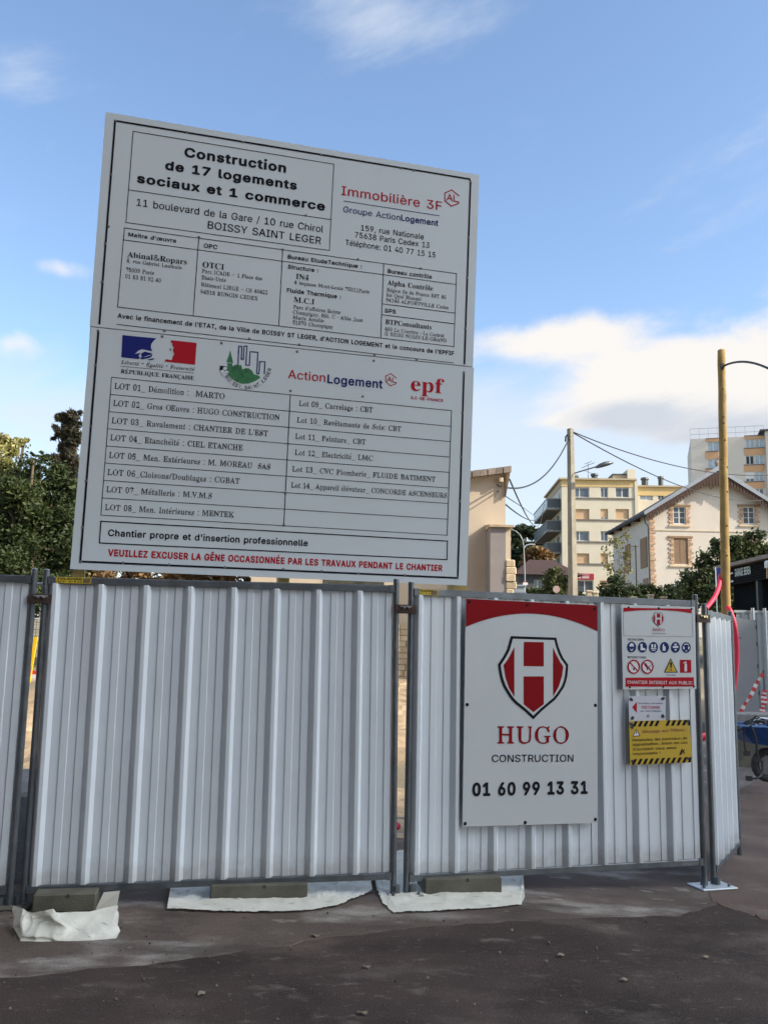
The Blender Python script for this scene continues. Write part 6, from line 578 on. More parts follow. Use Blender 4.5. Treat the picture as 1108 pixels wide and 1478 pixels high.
# ------------------------------------------------------------------ planar graphics
class Pl:
    def __init__(s, o, eu, n): s.o=Vector(o); s.n=Vector(n).normalized(); s.eu=(Vector(eu)-s.n*Vector(eu).dot(s.n)).normalized(); s.ev=s.n.cross(s.eu).normalized()
    def uv(s, x, y):
        p = hitp(x,y,s.o,s.n)-s.o; return (p.dot(s.eu), p.dot(s.ev))
    def w(s, u, v, h=0.0): return s.o+s.eu*u+s.ev*v+s.n*h
    def px(s, x, y, h=0.0): return s.w(*s.uv(x,y),h)
_tri = {}
def _dec(t): return (_ix[t[0]]*len(GA)+_ix[t[1]])/400-0.5
def glyph(f, ch):
    if (f,ch) in _tri: return _tri[f,ch]
    d = GLY[f].get(ch)
    if d is None: _tri[f,ch]=(0.3,[],[]); return _tri[f,ch]
    w=_dec(d[:2]); lps=[]
    for lp in d[2:].split(' '):
        if lp: lps.append([Vector((_dec(lp[i:i+2]),_dec(lp[i+2:i+4]),0)) for i in range(0,len(lp),4)])
    def inside(pt,l):
        c=False
        for i in range(len(l)):
            a,b=l[i-1],l[i]
            if (a.y>pt.y)!=(b.y>pt.y) and pt.x<(b.x-a.x)*(pt.y-a.y)/(b.y-a.y)+a.x: c=not c
        return c
    V=[];T=[]; dep=[sum(inside(l[0],k) for k in lps if k is not l) for l in lps]
    for l,d_ in zip(lps,dep):
        if d_%2: continue
        grp=[l]+[k for k,e in zip(lps,dep) if e==d_+1 and inside(k[0],l)]
        n0=len(V); T+=[tuple(i+n0 for i in t) for t in tessellate_polygon(grp)]; V+=[p for k in grp for p in k]
    _tri[f,ch]=(w,V,T); return _tri[f,ch]
CAP={'s':0.508,'b':0.528,'r':0.462,'R':0.456,'k':0.552}
def text_uv(mb, pl, s, f, m, u0, v0, width, cap, h, ang=0.0):
    shear=0.0
    if f=='i': f='r'; shear=0.25
    x=0; out=[]
    for ch in s:
        w,vs,tr = glyph(f,ch); out.append((x,vs,tr)); x+=w
    last = max([p.x+out[-1][0] for p in out[-1][1]] or [x]); first=min([p.x for p in out[0][1]] or [0])
    kx = width/(last-first); ky = cap/CAP[f]; ca,sa=math.cos(ang),math.sin(ang)
    for x,vs,tr in out:
        if not tr: continue
        P=[]
        for p in vs:
            a=(p.x+x-first+shear*p.y)*kx; b=p.y*ky
            P.append(pl.w(u0+a*ca-b*sa, v0+a*sa+b*ca, h))
        mb.add(P,tr,m)
def text_px(mb, pl, t, mats, h=0.003, rot=False):
    s,f,c,x0,y0,x1,y1,cap = t
    a=Vector(pl.uv(x0,y0)); b=Vector(pl.uv(x1,y1)); d=b-a
    cp=(Vector(pl.uv(x0,y0-cap))-a).length
    text_uv(mb,pl,s,f,mats[c],a.x,a.y,d.length,cp,h,math.atan2(d.y,d.x) if rot else 0.0)
def poly_px(mb, pl, pts, m, h):
    P=[pl.px(x,y,h) for x,y in pts]; tri=tessellate_polygon([P]); mb.add(P,[tuple(t) for t in tri],m)
def line_px(mb, pl, pts, wpx, m, h, closed=False):
    U=[Vector(pl.uv(x,y)) for x,y in pts]; k=(Vector(pl.uv(pts[0][0]+wpx,pts[0][1]))-U[0]).length/2
    n=len(U); segs=n if closed else n-1
    for i in range(segs):
        a,b=U[i],U[(i+1)%n]; d=(b-a).normalized(); q=Vector((-d.y,d.x))*k; a2=a-d*k; b2=b+d*k
        mb.quad(pl.w(*(a2-q),h),pl.w(*(b2-q),h),pl.w(*(b2+q),h),pl.w(*(a2+q),h),m)
def disc_px(mb, pl, cx, cy, r, m, h, n=20, ry=None):
    ry = ry or r; poly_px(mb,pl,[(cx+r*math.cos(2*math.pi*i/n),cy-ry*math.sin(2*math.pi*i/n)) for i in range(n)],m,h)
def ring_px(mb, pl, cx, cy, r, w, m, h, n=24, ry=None):
    ry = ry or r
    for i in range(n):
        a,b=2*math.pi*i/n,2*math.pi*(i+1)/n
        mb.quad(*[pl.px(cx+(r-k)*math.cos(t),cy-(ry-k)*math.sin(t),h) for t,k in ((a,0),(b,0),(b,w),(a,w))],m)
def plate(mb, pl, pts, t, m, h=0.0):
    P=[pl.px(x,y,h) for x,y in pts]; mb.prism(P,-pl.n*t,m)
# ------------------------------------------------------------------ materials
M = {
 'asphalt': mat('asphalt',(0.066,0.047,0.040),0.92,0,0.30,1.4,0.5,170,(0.115,0.085,0.072),0.48,1.3,0.25,stain=[((0.030,0.023,0.021),.9,.46,.64,.55),((0.19,0.16,0.135),1.1,.54,.70,.45),((0.22,0.195,0.165),2.7,.60,.72,.50),((0.21,0.185,0.16),7.5,.62,.72,.45),((0.17,0.14,0.12),16,.58,.70,.4)],grain=.6),
 'strip': mat('worn_pavement',(0.120,0.092,0.078),0.92,0,0.25,1.8,0.45,150,(0.20,0.165,0.142),0.50,1.6,0.25,stain=[((0.40,0.37,0.335),.9,.50,.64,.70),((0.07,0.056,0.050),1.4,.52,.64,.6),((0.36,0.33,0.29),4.0,.62,.68,.5)],grain=.30),
 'redwalk': mat('reddish_pavement',(0.165,0.118,0.098),0.92,0,0.28,1.6,0.8,150,(0.23,0.18,0.15),0.48,2.0,0.25,stain=[((0.10,0.085,0.075),1.4,.58,.75,.55),((0.45,0.40,0.36),2.2,.66,.78,.4)],grain=.3),
 'yard': mat('dusty_pavement',(0.16,0.145,0.135),0.9,0,0.35,1.3,0.8,120,(0.29,0.28,0.27),0.50,1.6,0.25,stain=[((0.50,0.49,0.47),1.2,.56,.72,.6),((0.07,0.065,0.06),1.7,.58,.74,.6)],grain=.35),
 'earth': mat('earth',(0.22,0.18,0.12),0.95,0,0.35,0.5,0.8,30,(0.10,0.12,0.05),0.5,0.08),
 'soil': mat('site_soil',(0.34,0.25,0.155),0.95,0,0.35,1.6,1.0,14,(0.20,0.14,0.085),0.5,1.3),
 'debris': mat('debris',(0.15,0.13,0.11),0.9,0,0.2,20,island=0.6),
 'sheet': mat('white_painted_steel',(0.67,0.72,0.77),0.24,0,0.045,2.5,0.0,60,(0.60,0.62,0.64),0.25,3.0,0.5,stain=[((0.40,0.37,0.33),2.2,.66,.80,.14)],sxy=(3,1,.35),dirt=((0.28,0.25,0.22),.38,.45)),
 'galv': mat('galvanised_steel',(0.125,0.14,0.155),0.42,0.5,0.25,9,0.05,80,(0.20,0.215,0.23),0.45,6),
 'galv_lt': mat('bright_galvanised_steel',(0.55,0.60,0.64),0.40,0.35,0.15,9,0.05,80),
 'rust': mat('rusty_clamp_steel',(0.065,0.042,0.032),0.7,0.3,0.35,30,0.3,200),
 'brass': mat('zinc_plated_bolt',(0.72,0.62,0.38),0.3,0.8,0.1,30),
 'concrete': mat('concrete',(0.115,0.108,0.085),0.9,0,0.3,6,0.18,90,(0.065,0.062,0.048),0.45,3),
 'conc_lt': mat('pale_concrete',(0.24,0.235,0.23),0.9,0,0.2,5,0.5,60,(0.17,0.165,0.16),0.45,3),
 'plastic': mat('white_fleece',(0.76,0.745,0.66),0.75,0,0.12,7,0.15,40,(0.50,0.485,0.43),0.36,6,trans=0.12,stain=[((0.20,0.18,0.15),9,.60,.72,.6)]),
 'board': mat('board_white',(0.56,0.60,0.62),0.42,0,0.03,1.2,0.12,1.6,stain=[((0.46,0.45,0.43),1.6,.62,.82,.30)],sxy=(2.6,2.6,.30)),
 'board_edge': mat('board_edge',(0.60,0.58,0.53),0.6,0,0.08,5),
 'timber': mat('treated_timber',(0.42,0.30,0.10),0.75,0,0.25,5,0.2,60,(0.28,0.19,0.06),0.45,4),
 'timber_dk': mat('weathered_timber',(0.17,0.11,0.065),0.8,0,0.25,8,0.2,60),
 'ink': mat('black_print',(0.012,0.012,0.017),0.75,0,0.0,spec=.12),
 'grey_print': mat('grey_print',(0.25,0.26,0.28),0.5,0,0.0),
 'red': mat('red_print',(0.40,0.011,0.022),0.6,0,0.03,spec=.1),
 'navy': mat('navy_print',(0.016,0.024,0.13),0.7,0,0.03,spec=.15),
 'flagblue': mat('flag_blue_print',(0.012,0.018,0.15),0.7,0,0.03,spec=.15),
 'green': mat('green_print',(0.025,0.16,0.05),0.5,0,0.15,40,0,60,(0.012,0.05,0.02),0.5,14),
 'white_print': mat('white_print',(0.66,0.67,0.69),0.5,0,0.02),
 'screw': mat('screw_steel',(0.16,0.17,0.18),0.45,0.6,0.1),
 'signwhite': mat('sign_white',(0.53,0.56,0.58),0.4,0,0.03,2),
 'signred': mat('sign_red',(0.235,0.006,0.010),0.55,0,0.04,3,spec=.08),
 'sign_lilac': mat('sign_pale',(0.50,0.52,0.58),0.42,0,0.03,3),
 'signblue': mat('sign_blue',(0.007,0.026,0.13),0.55,0,0.05,spec=.15),
 'yellow': mat('sign_yellow',(0.50,0.33,0.010),0.5,0,0.06,9,0.0,60,(0.50,0.33,0.02),0.4,12),
 'sticker': mat('sticker_yellow',(0.55,0.40,0.03),0.5,0,0.08,12),
 'maroon': mat('maroon_print',(0.20,0.02,0.02),0.5,0,0.0),
 'tape': mat('black_tape',(0.015,0.016,0.018),0.4,0,0.2,40,0.3,90,(0.22,0.23,0.25),0.25,30),
 'cable': mat('black_cable',(0.02,0.021,0.025),0.6,0,0.1),
 'pole_y': mat('yellow_pine_pole',(0.31,0.205,0.07),0.9,0,0.3,3.5,0.25,30,(0.24,0.145,0.045),0.40,2.2),
 'pole_c': mat('grey_concrete_pole',(0.27,0.24,0.185),0.9,0,0.2,3,0.3,40,(0.17,0.15,0.115),0.5,2),
 'duct': mat('red_duct',(0.72,0.018,0.06),0.45,0,0.06,5),
 'steel_grey': mat('grey_painted_steel',(0.085,0.09,0.105),0.6,0.0,0.12,2.0,0.05,40,(0.06,0.066,0.078),0.4,2),
 'blue_tub': mat('blue_wheelbarrow_tub',(0.010,0.055,0.20),0.4,0,0.12,6,0.05,60,(0.05,0.09,0.18),0.3,10),
 'rubber': mat('tyre_rubber',(0.05,0.05,0.05),0.9,0,0.2,20),
}
# ------------------------------------------------------------------ ground
def h(x, y):
    def ss(t): t=max(0,min(1,t)); return t*t*(3-2*t)
    dip = -0.075*ss((x-0.4)/2.2)*ss((y-3.5)/3.0)
    rise = 0.95*ss((y-9.0)/11.0)*(1-0.75*ss((x-2.4)/2.2)*(1-ss((y-17)/8)))
    return dip + rise + (min(8.0,max(0,y-20)*0.045) if y>20 else 0)
def grid(mb, x0,x1,nx,y0,y1,ny,dz,m,fz=h,jit=0.0,clip=None):
    vs=[];fs=[]
    for j in range(ny+1):
        for i in range(nx+1):
            x=x0+(x1-x0)*i/nx; y=y0+(y1-y0)*j/ny; vs.append((x,y,fz(x,y)+dz+(rnd.uniform(-jit,jit) if jit else 0)))
    for j in range(ny):
        for i in range(nx):
            if clip and not clip(x0+(x1-x0)*(i+.5)/nx, y0+(y1-y0)*(j+.5)/ny): continue
            fs.append((j*(nx+1)+i,j*(nx+1)+i+1,(j+1)*(nx+1)+i+1,(j+1)*(nx+1)+i))
    mb.add(vs,fs,m)
g = MB()
xs=[-900,-300,-120,-60,-40,-30,-24,-18,-14,-11,-9,-7,-5,-4,-3,-2,-1,0,.5,1,1.5,2,2.5,3,3.5,4,4.5,5,6,7,9,11,14,18,24,30,40,60,120,300,900]
ys=[-200,-80,-40,-20,-10,-5,-2,0,2,3,3.5,4,4.5,5,5.5,6,6.5,7,8,9,10,11,12,13,14,15,16,17,18,19,20,22,25,30,40,60,80,100,130,170,200,260,400,900,2500]
vs=[(x,y,h(x,y)-0.03) for y in ys for x in xs]; nx=len(xs)
g.add(vs,[(j*nx+i,j*nx+i+1,(j+1)*nx+i+1,(j+1)*nx+i) for j in range(len(ys)-1) for i in range(nx-1)],M['earth'])
tag(g.build('ground'),kind='structure')
# street asphalt in front, worn strip along the hoarding, reddish pavement at the corner, dusty yard behind it
FA=Vector((0.153,6.199,0)); A2=R_(10.87); A3=R_(16.6)
FDIR2=Vector((math.cos(A2),math.sin(A2),0)); FDIR3=Vector((math.cos(A3),math.sin(A3),0))
a=MB(); grid(a,-14,16,120,-12,9.0,84,0.0,M['asphalt']); tag(a.build('road'),kind='structure')
def strip_poly(pts, back, dz, m, name):
    mb=MB(); n=14
    P=[atz(x,y) for x,y in pts]; Q=[atz(x,y) for x,y in back]
    def res(L):
        out=[]
        for k in range(n*4+1):
            t=k/(n*4)*(len(L)-1); i=min(int(t),len(L)-2); out.append(L[i].lerp(L[i+1],t-i))
        return out
    P=res(P);Q=res(Q); vs=[];fs=[]; K=10
    for i,(p,q) in enumerate(zip(P,Q)):
        for k in range(K+1):
            v=p.lerp(q,k/K)
            if k==0:
                v=v+Vector((rnd.uniform(-.02,.02),rnd.uniform(-.025,.025),0)); o_=(p-q).normalized()*.02; vs.append((v.x+o_.x,v.y+o_.y,h(v.x,v.y)-.003))
            vs.append((v.x,v.y,h(v.x,v.y)+dz))
    K+=1
    for i in range(len(P)-1):
        for k in range(K): fs.append((i*(K+1)+k,(i+1)*(K+1)+k,(i+1)*(K+1)+k+1,i*(K+1)+k+1))
    mb.add(vs,fs,m); tag(mb.build(name),kind='structure')
strip_poly([(-700,1500),(-60,1415),(160,1396),(330,1376),(480,1352),(600,1339),(760,1326),(975,1308),(1045,1286)],[(-700,1180),(-60,1185),(160,1185),(330,1185),(480,1180),(600,1180),(760,1175),(975,1172),(1022,1180)],0.004,M['strip'],'pavement')
strip_poly([(1024,1286),(1110,1313),(1300,1385),(1700,1540)],[(1000,1160),(1110,1118),(1300,1118),(1700,1118)],0.007,M['redwalk'],'sidewalk')
yd=MB(); grid(yd,2.6,12,30,6.9,19.5,40,0.002,M['yard'],clip=lambda x,y: y>7.3+0*x); tag(yd.build('yard_path'),kind='structure')
so=MB()
def hs(x,y): return h(x,y)+0.10*math.sin(x*1.7+y*0.9)*math.sin(y*1.3-x*.6)*min(1,(y-8.0)/3)+0.02
grid(so,-14,2.55,130,8.0,24,120,0.0,M['soil'],fz=hs,jit=0.022); tag(so.build('site_soil_ground'),kind='structure')
db=MB()
for k in range(200):
    px=rnd.uniform(0,1108); py=rnd.uniform(1290,1478)
    if px>1040 and rnd.random()<.7: py=rnd.uniform(1090,1300)
    p=atz(px,py); z=h(p.x,p.y)+.009; s_=rnd.choice((.002,.002,.003,.003,.003,.004,.006))*rnd.uniform(.6,1.3); an=rnd.uniform(0,6.28); e=rnd.uniform(1,2.6)
    c_,s2=math.cos(an),math.sin(an); b=[(-e*s_,-s_*.7),(e*s_*.6,-s_),(e*s_,s_*.5),(-e*s_*.3,s_)]
    lo=[(p.x+q*c_-w*s2,p.y+q*s2+w*c_,z-.004) for q,w in b]; hi=[(p.x+.6*(q*c_-w*s2),p.y+.6*(q*s2+w*c_),z+s_*.7) for q,w in b]
    db.hexa(lo+hi,M['debris'])
tag(db.build('gravel_debris'),'small stones and crumbs scattered over the dark pavement','debris',kind='stuff')
lf=mat('dry_leaf',(0.23,0.20,0.135),0.8,0,0.2)
for k,(px,py,s_) in enumerate([(291,1437,.034),(809,1379,.034),(528,1398,.03),(900,1414,.03),(522,1465,.03),(455,1353,.035),(1017,1375,.03)]):
    p=atz(px,py); p.z=h(p.x,p.y)+.008; mb=MB(p); an=rnd.uniform(0,3)
    P=[]
    for i in range(8):
        t=2*math.pi*i/8; u=s_*math.cos(t)*(1 if i%4 else .9); v=s_*.45*math.sin(t); P.append(p+Vector((u*math.cos(an)-v*math.sin(an),u*math.sin(an)+v*math.cos(an),.005*(i%3))))
    mb.add(P+[p+Vector((0,0,.006))],[(i,(i+1)%8,8) for i in range(8)],lf)
    solo('dry_leaf',mb,['curled pale leaf lying on the dark asphalt near the bottom left','pale leaf on the asphalt below the company sign','small dry leaf on the asphalt below the middle posts','tiny pale leaf on the asphalt in the lower right','thin dry leaf at the bottom edge of the asphalt','small dry leaf on the brown strip below the middle fleece','tiny pale leaf on the asphalt below the corner base plate'][k],'leaf',p,group='dry leaves on the pavement')
# ------------------------------------------------------------------ hoarding
def make_panel(name, label, Wd, pitch, first, ribw, mini, group):
    root=thing(name,label,'fence panel',(0,0,0),group=group)
    T=0.042; r=T/2; top,bot=2.045,0.10
    for x in (r,Wd-r):
        p=MB(); p.tube([(x,0,-0.09),(x,0,2.09)],r,M['galv'],12)
        p.tube([(x,0,2.09),(x,0,2.093)],[r*.99,r*.8],M['galv_lt'],12); p.build('post',root,smooth=False)
    tr=MB(); tr.bbox((T,-.022,top-.046),(Wd-T,.022,top),M['galv'],.006)
    tr.box((T-.004,-.026,top-.050),(T+.03,.026,top+.002),M['galv']); tr.box((Wd-T-.03,-.026,top-.050),(Wd-T+.004,.026,top+.002),M['galv']); tr.build('top_rail',root)
    br=MB(); br.bbox((T,-.022,bot-.012),(Wd-T,.022,bot+.030),M['galv'],.006)
    br.box((T-.004,-.026,bot-.016),(T+.03,.026,bot+.034),M['galv']); br.box((Wd-T-.03,-.026,bot-.016),(Wd-T+.004,.026,bot+.034),M['galv']); br.build('bottom_rail',root)
    # profiled sheet: trapezoid ribs towards the street, small stiffening strips between
    prof=[]; x=T; e=Wd-T; D=-.034
    prof.append((T,0)); k=first
    def put(a,b):
        if T<a<e: prof.append((a,b))
    c=first
    while c<e+pitch:
        if c-ribw/2-.022>T-.2:
            put(c-ribw/2-.030,0); put(c-ribw/2,D); put(c-ribw/2+.003,D-.002); put(c+ribw/2-.003,D-.002); put(c+ribw/2,D); put(c+ribw/2+.022,0)
        w=pitch-ribw-.052; s0=c+ribw/2+.022
        for j in range(mini):
            m0=s0+w*(j+.55)/(mini+.1); put(m0,0); put(m0+.004,-.007); put(m0+w/(mini+.1)*.45,-.007); put(m0+w/(mini+.1)*.45+.0055,0)
        c+=pitch
    prof.append((e,0)); prof=sorted(prof)
    s=MB(); zb,zt=bot+.028,top-.043; n=len(prof); y0=.004
    vs=[(x,y0+y,zb) for x,y in prof]+[(x,y0+y,zt) for x,y in prof]
    s.add(vs,[(i,i+1,n+i+1,n+i) for i in range(n-1)],M['sheet'])
    vs=[(x,y0+y+.003,zb) for x,y in prof]+[(x,y0+y+.003,zt) for x,y in prof]
    s.add(vs,[(i,n+i,n+i+1,i+1) for i in range(n-1)],M['sheet'])
    s.build('corrugated_sheet',root)
    return root
def add_sticker(root, u0, u1):
    pl=Pl((0,-.0235,0),(1,0,0),(0,-1,0)); z0,z1=2.003,2.043
    s=MB(); s.box((u0,-.0245,z0),(u1,-.0225,z1),M['sticker']); st=s.build('maker_sticker',root)
    l=MB(); text_uv(l,pl,'TOLACIER','b',M['ink'],u0+.008,z0+.023,(u1-u0)*.70,.013,.0025)
    text_uv(l,pl,'01 64 40 80 11','b',M['ink'],u0+.008,z0+.006,(u1-u0)*.70,.010,.0025)
    l.quad(*[pl.w(a,b,.0025) for a,b in ((u1-.05,z0+.005),(u1-.006,z0+.005),(u1-.006,z1-.005),(u1-.05,z1-.005))],M['timber_dk']); l.build('sticker_lettering',st)
G_P='white corrugated hoarding panels'
PW=2.373
pan=make_panel('hoarding_panel','widest seen white hoarding panel, plain and complete, under the notice board',PW,.2865,.082,.028,2,G_P)
P2=FA-FDIR2*2.389; pan.location=(P2.x,P2.y,0.0); pan.rotation_euler=(0,R_(-.55),A2)
p1=copy_tree(pan); p1['label']='white hoarding panel cut off by the picture edge, left of the plain one'; q=FA-FDIR2*(2.43+PW); p1.location=(q.x,q.y,-.01); p1.rotation_euler=(0,R_(-.3),A2)
p3=copy_tree(pan); p3['label']='white hoarding panel that carries the company sign and the safety sign'; q=FA+FDIR2*.030; P3=Vector((q.x,q.y,.005)); p3.location=P3; p3.rotation_euler=(0,R_(.0),A3)
add_sticker(pan,.085,.305); add_sticker(p3,.060,.215)
P3E=P3+FDIR3*PW
# narrow return panel at the corner
ob=make_panel('hoarding_panel','narrow white hoarding panel turned away at the corner, with close ribs',1.25,.232,.085,.040,0,G_P)
O0=at(1028,1270,6.92); O0=Vector((O0.x,O0.y,-.06)); AO=R_(59.5); ob.location=O0; ob.rotation_euler=(0,0,AO)
# clamps between neighbouring posts
def clamp(p, q, z, label, shiny):
    c=(Vector(p)+Vector(q))/2; c.z=z; d=(Vector(q)-Vector(p)); d.z=0; L=d.length; rt=thing('fence_clamp',label,'clamp',c,math.atan2(d.y,d.x),group='steel clamps joining hoarding posts')
    m=MB(); e=L/2+.030
    m.bbox((-e,-.034,-.030),(e,-.026,.030),M['rust'],.002); m.bbox((-e,.026,-.030),(e,.034,.030),M['rust'],.002)
    m.box((-e,-.026,-.030),(-e+.006,.026,.030),M['rust']); m.box((e-.006,-.026,-.030),(e,.026,.030),M['rust']); m.build('clamp_plate',rt)
    b=MB(); b.tube([(-.012,-.052,.012),(-.012,-.034,.012)],.010,M['brass' if shiny else 'conc_lt'],6); b.tube([(.022,-.050,.010),(.022,-.034,.010)],.008,M['brass' if shiny else 'conc_lt'],6); b.box((-.04,-.040,.012),(.045,-.034,.022),M['brass' if shiny else 'conc_lt']); b.build('bolt',rt)
    return rt
clamp(FA-FDIR2*(2.43+.021),FA-FDIR2*(2.389-.021),1.90,'rusty clamp joining the two hoarding posts beside the yellow marker',False)
clamp(FA-FDIR2*.037,FA+FDIR2*.051,1.905,'rusty clamp joining the posts between plain panel and company sign',False)
clamp(P3E-FDIR3*.021,O0+Vector((math.cos(AO),math.sin(AO),0))*.021,1.915,'clamp with shiny brass bolt joining the two corner posts',True)
# short tie bar seen between the left posts
rt=thing('tie_bar','thin grey steel bar bridging the gap above the left clamp','bar',(P2.x-.03,P2.y+.05,2.0)); m=MB(); m.tube([(-.09,0,0),(.07,.02,0)],.010,M['galv_lt'],8); m.tube([(-.09,0,0),(-.09,0,-.05)],.010,M['galv'],8); m.build('rod',rt)
# foot plates
def foot(p, ang, w, d, label, m_):
    rt=thing('base_plate',label,'base plate',(p.x,p.y,h(p.x,p.y)+.010),ang,group='steel base plates under the hoarding posts')
    m=MB(); m.bbox((-w/2,-d/2,0),(w/2,d/2,.009),m_,.003); m.build('plate',rt)
    for sx_ in (-1,1):
        b=MB(); b.tube([(sx_*w*.36,-d*.25,.009),(sx_*w*.36,-d*.25,.030)],.012,M['galv'],6); b.build('anchor_bolt',rt)
    for sx_ in (-1,1):
        b=MB(); b.tube([(sx_*.055,.02,.009),(sx_*.055,.02,.06)],.027,M['galv'],10); b.build('socket',rt)
c3=(P3E+O0)/2
foot(Vector((c3.x+.01,c3.y-.02,0)),A3,.30,.20,'clean white steel base plate under the corner posts',M['galv_lt'])
foot(FA+Vector((.04,-.02,0)),A2,.24,.16,'dirt covered base plate on the fleece under the middle posts',M['conc_lt'])
foot(FA-FDIR2*2.40+Vector((-.05,-.02,0)),A2,.26,.16,'grey base plate under the left posts beside the raised fleece',M['concrete'])
# concrete feet lying under the hoarding
def block(x0,x1,yb,label):
    a=atz(x0,yb); b=atz(x1,yb-3); d=(b-a); d.z=0; rt=thing('concrete_block',label,'concrete block',(a.x,a.y,h(a.x,a.y)+.012),math.atan2(d.y,d.x),group='concrete foot blocks under the hoarding')
    L=d.length; m=MB(); m.bbox((0,.03,0),(L,.27,.100),M['concrete'],.008); m.build('block_body',rt)
    m=MB(); m.tube([(L*.55,.028,.086),(L*.55,.10,.086)],.012,M['rubber'],10); m.build('lifting_hole',rt)
block(302,444,1307,'mossy concrete block under the middle of the plain panel'); block(614,726,1296,'concrete block under the company sign panel'); block(44,137,1322,'concrete block behind the raised white fleece')
# ------------------------------------------------------------------ fleece sheets on the pavement
def fleece(label, P, Q, lift, seed, amp):
    """ruled cloth between front edge P and back edge Q (pixels on the ground), lift(t,s) adds height"""
    r2=random.Random(seed); nu,nv=110,40; org=atz(*P[0]); org.z=0; mb=MB(org)
    def samp(L,t):
        t*=len(L)-1; i=min(int(t),len(L)-2); return Vector(L[i]).lerp(Vector(L[i+1]),t-i)
    ph=[r2.uniform(0,6.28) for _ in range(8)]; vs=[];fs=[]
    for j in range(nv+1):
        for i in range(nu+1):
            t=i/nu; s_=j/nv; a_=samp(P,t).lerp(samp(Q,t),s_); z=lift(t,s_)
            if j in (0,) : a_=a_+Vector((r2.uniform(-1,1),r2.uniform(-.6,.6)))
            p=atz(a_.x,a_.y,max(0,z)*1.0) if z>0 else atz(a_.x,a_.y)
            w=amp*(abs(math.sin(9*t+5*s_+ph[0]))*.5+abs(math.sin(17*t-11*s_+ph[1]))*.35+.3*abs(math.sin(31*t+23*s_+ph[2])))*min(1,.25+2*s_)
            q3=Vector((p.x*4.2+seed,p.y*6.5,seed)); rg=(1-abs(noise.noise(q3)*2))**2*.5+(1-abs(noise.noise(q3*2.6)*2))**2*.3+abs(noise.noise(q3*6))*.2
            w=w*.5+amp*.62*rg*min(1,.30+1.6*s_)
            vs.append((p.x,p.y,h(p.x,p.y)+.010+max(0,z)+w))
    for j in range(nv):
        for i in range(nu): fs.append((j*(nu+1)+i,j*(nu+1)+i+1,(j+1)*(nu+1)+i+1,(j+1)*(nu+1)+i))
    mb.add(vs,fs,M['plastic']); o=solo('fleece_sheet',mb,label,'plastic sheet',org,group='white fleece sheets laid under the concrete blocks',smooth=True); return o
fleece('wrinkled white fleece sheet under the middle concrete block',[(241,1316),(300,1318),(370,1320),(440,1318),(486,1311),(515,1298),(537,1289)],[(250,1268),(300,1250),(370,1246),(440,1243),(470,1243),(505,1240),(530,1243)],lambda t,s:0.05*max(0,t-.72)*s*4+.03*max(0,.1-t)*s*8,3,.05)
fleece('white fleece sheet with dirt under the company sign panel',[(542,1282),(552,1306),(568,1320),(640,1317),(700,1313),(752,1306),(757,1296)],[(538,1240),(556,1236),(585,1232),(640,1230),(700,1226),(742,1224),(752,1226)],lambda t,s:0.10*max(0,.16-t)*s*5,5,.03)
# left sheet folded up against the block
org=atz(30,1360); org.z=0; mb=MB(org); r2=random.Random(11)
B=[(20,1340),(30,1360),(60,1361),(100,1360),(135,1359),(168,1356),(174,1345)]; T_=[(20,1307),(34,1311),(48,1317),(78,1311),(83,1316),(130,1315),(171,1306)]
nu,nv=100,30; vs=[];fs=[]
def samp(L,t):
    t*=len(L)-1; i=min(int(t),len(L)-2); return Vector(L[i]).lerp(Vector(L[i+1]),t-i)
for j in range(nv+1):
    for i in range(nu+1):
        t=i/nu; s_=j/nv; b=samp(B,t); c=samp(T_,t); p0=atz(*b); d0=p0.y; y_=d0+.16*s_+.05*math.sin(t*9)*s_; q=at(*b.lerp(c,s_),y_)
        w=.012*math.sin(11*t+4*s_)*math.sin(3.14*s_)+.008*math.sin(27*t-9*s_)*math.sin(3.14*s_)
        q3=Vector((q.x*6,q.z*9,3.3)); rg=(1-abs(noise.noise(q3)*2))**2*.035+(1-abs(noise.noise(q3*2.3)*2))**2*.016
        vs.append((q.x,q.y+w-rg*min(1,s_*3)*(1 if s_<.9 else .4),max(q.z,.006+.004*s_)))
for j in range(nv):
    for i in range(nu): fs.append((j*(nu+1)+i,j*(nu+1)+i+1,(j+1)*(nu+1)+i+1,(j+1)*(nu+1)+i))
mb.add(vs,fs,M['plastic']); solo('fleece_sheet',mb,'folded white fleece sheet standing up in front of the left block','plastic sheet',org,group='white fleece sheets laid under the concrete blocks',smooth=True)
m=MB(); c=[(138,1313),(150,1288),(173,1286),(168,1312)]; P=[at(x,y,5.72+.02*i) for i,(x,y) in enumerate(c)]; org=P[0].copy(); m.o=org; m.prism(P,(0,.004,0),M['plastic']); solo('torn_fleece',m,'grey torn strip of fleece hanging beside the left block','plastic sheet',org)
# ------------------------------------------------------------------ construction notice board
cs=[(152.8,161.5),(691.3,252.5),(673.6,845.3),(101.3,821.3)]
import itertools
def para(cs, d3):
    r=[ray(*c) for c in cs]
    # r0 a - r1 b + r2 c = r3*d3  (planar parallelogram)
    Mx=Matrix(((r[0].x,-r[1].x,r[2].x),(r[0].y,-r[1].y,r[2].y),(r[0].z,-r[1].z,r[2].z)))
    s=Mx.inverted()@(r[3]*d3); ds=(s.x,s.y,s.z,d3); return [EYEV+r[i]*ds[i] for i in range(4)]
BC=para(cs,6.3)
bpl=Pl(BC[3],BC[2]-BC[3],(BC[1]-BC[0]).cross(BC[0]-BC[3]))
if bpl.n.y>0: bpl=Pl(BC[3],BC[2]-BC[3],-bpl.n)
borg=Vector((BC[3].x+1.4,BC[3].y+.6,0))
board=thing('construction_board','tall white construction notice board full of lettering on timber posts','notice board',borg)
SEAM=[(131.0,471.0),(683.0,529.8)]
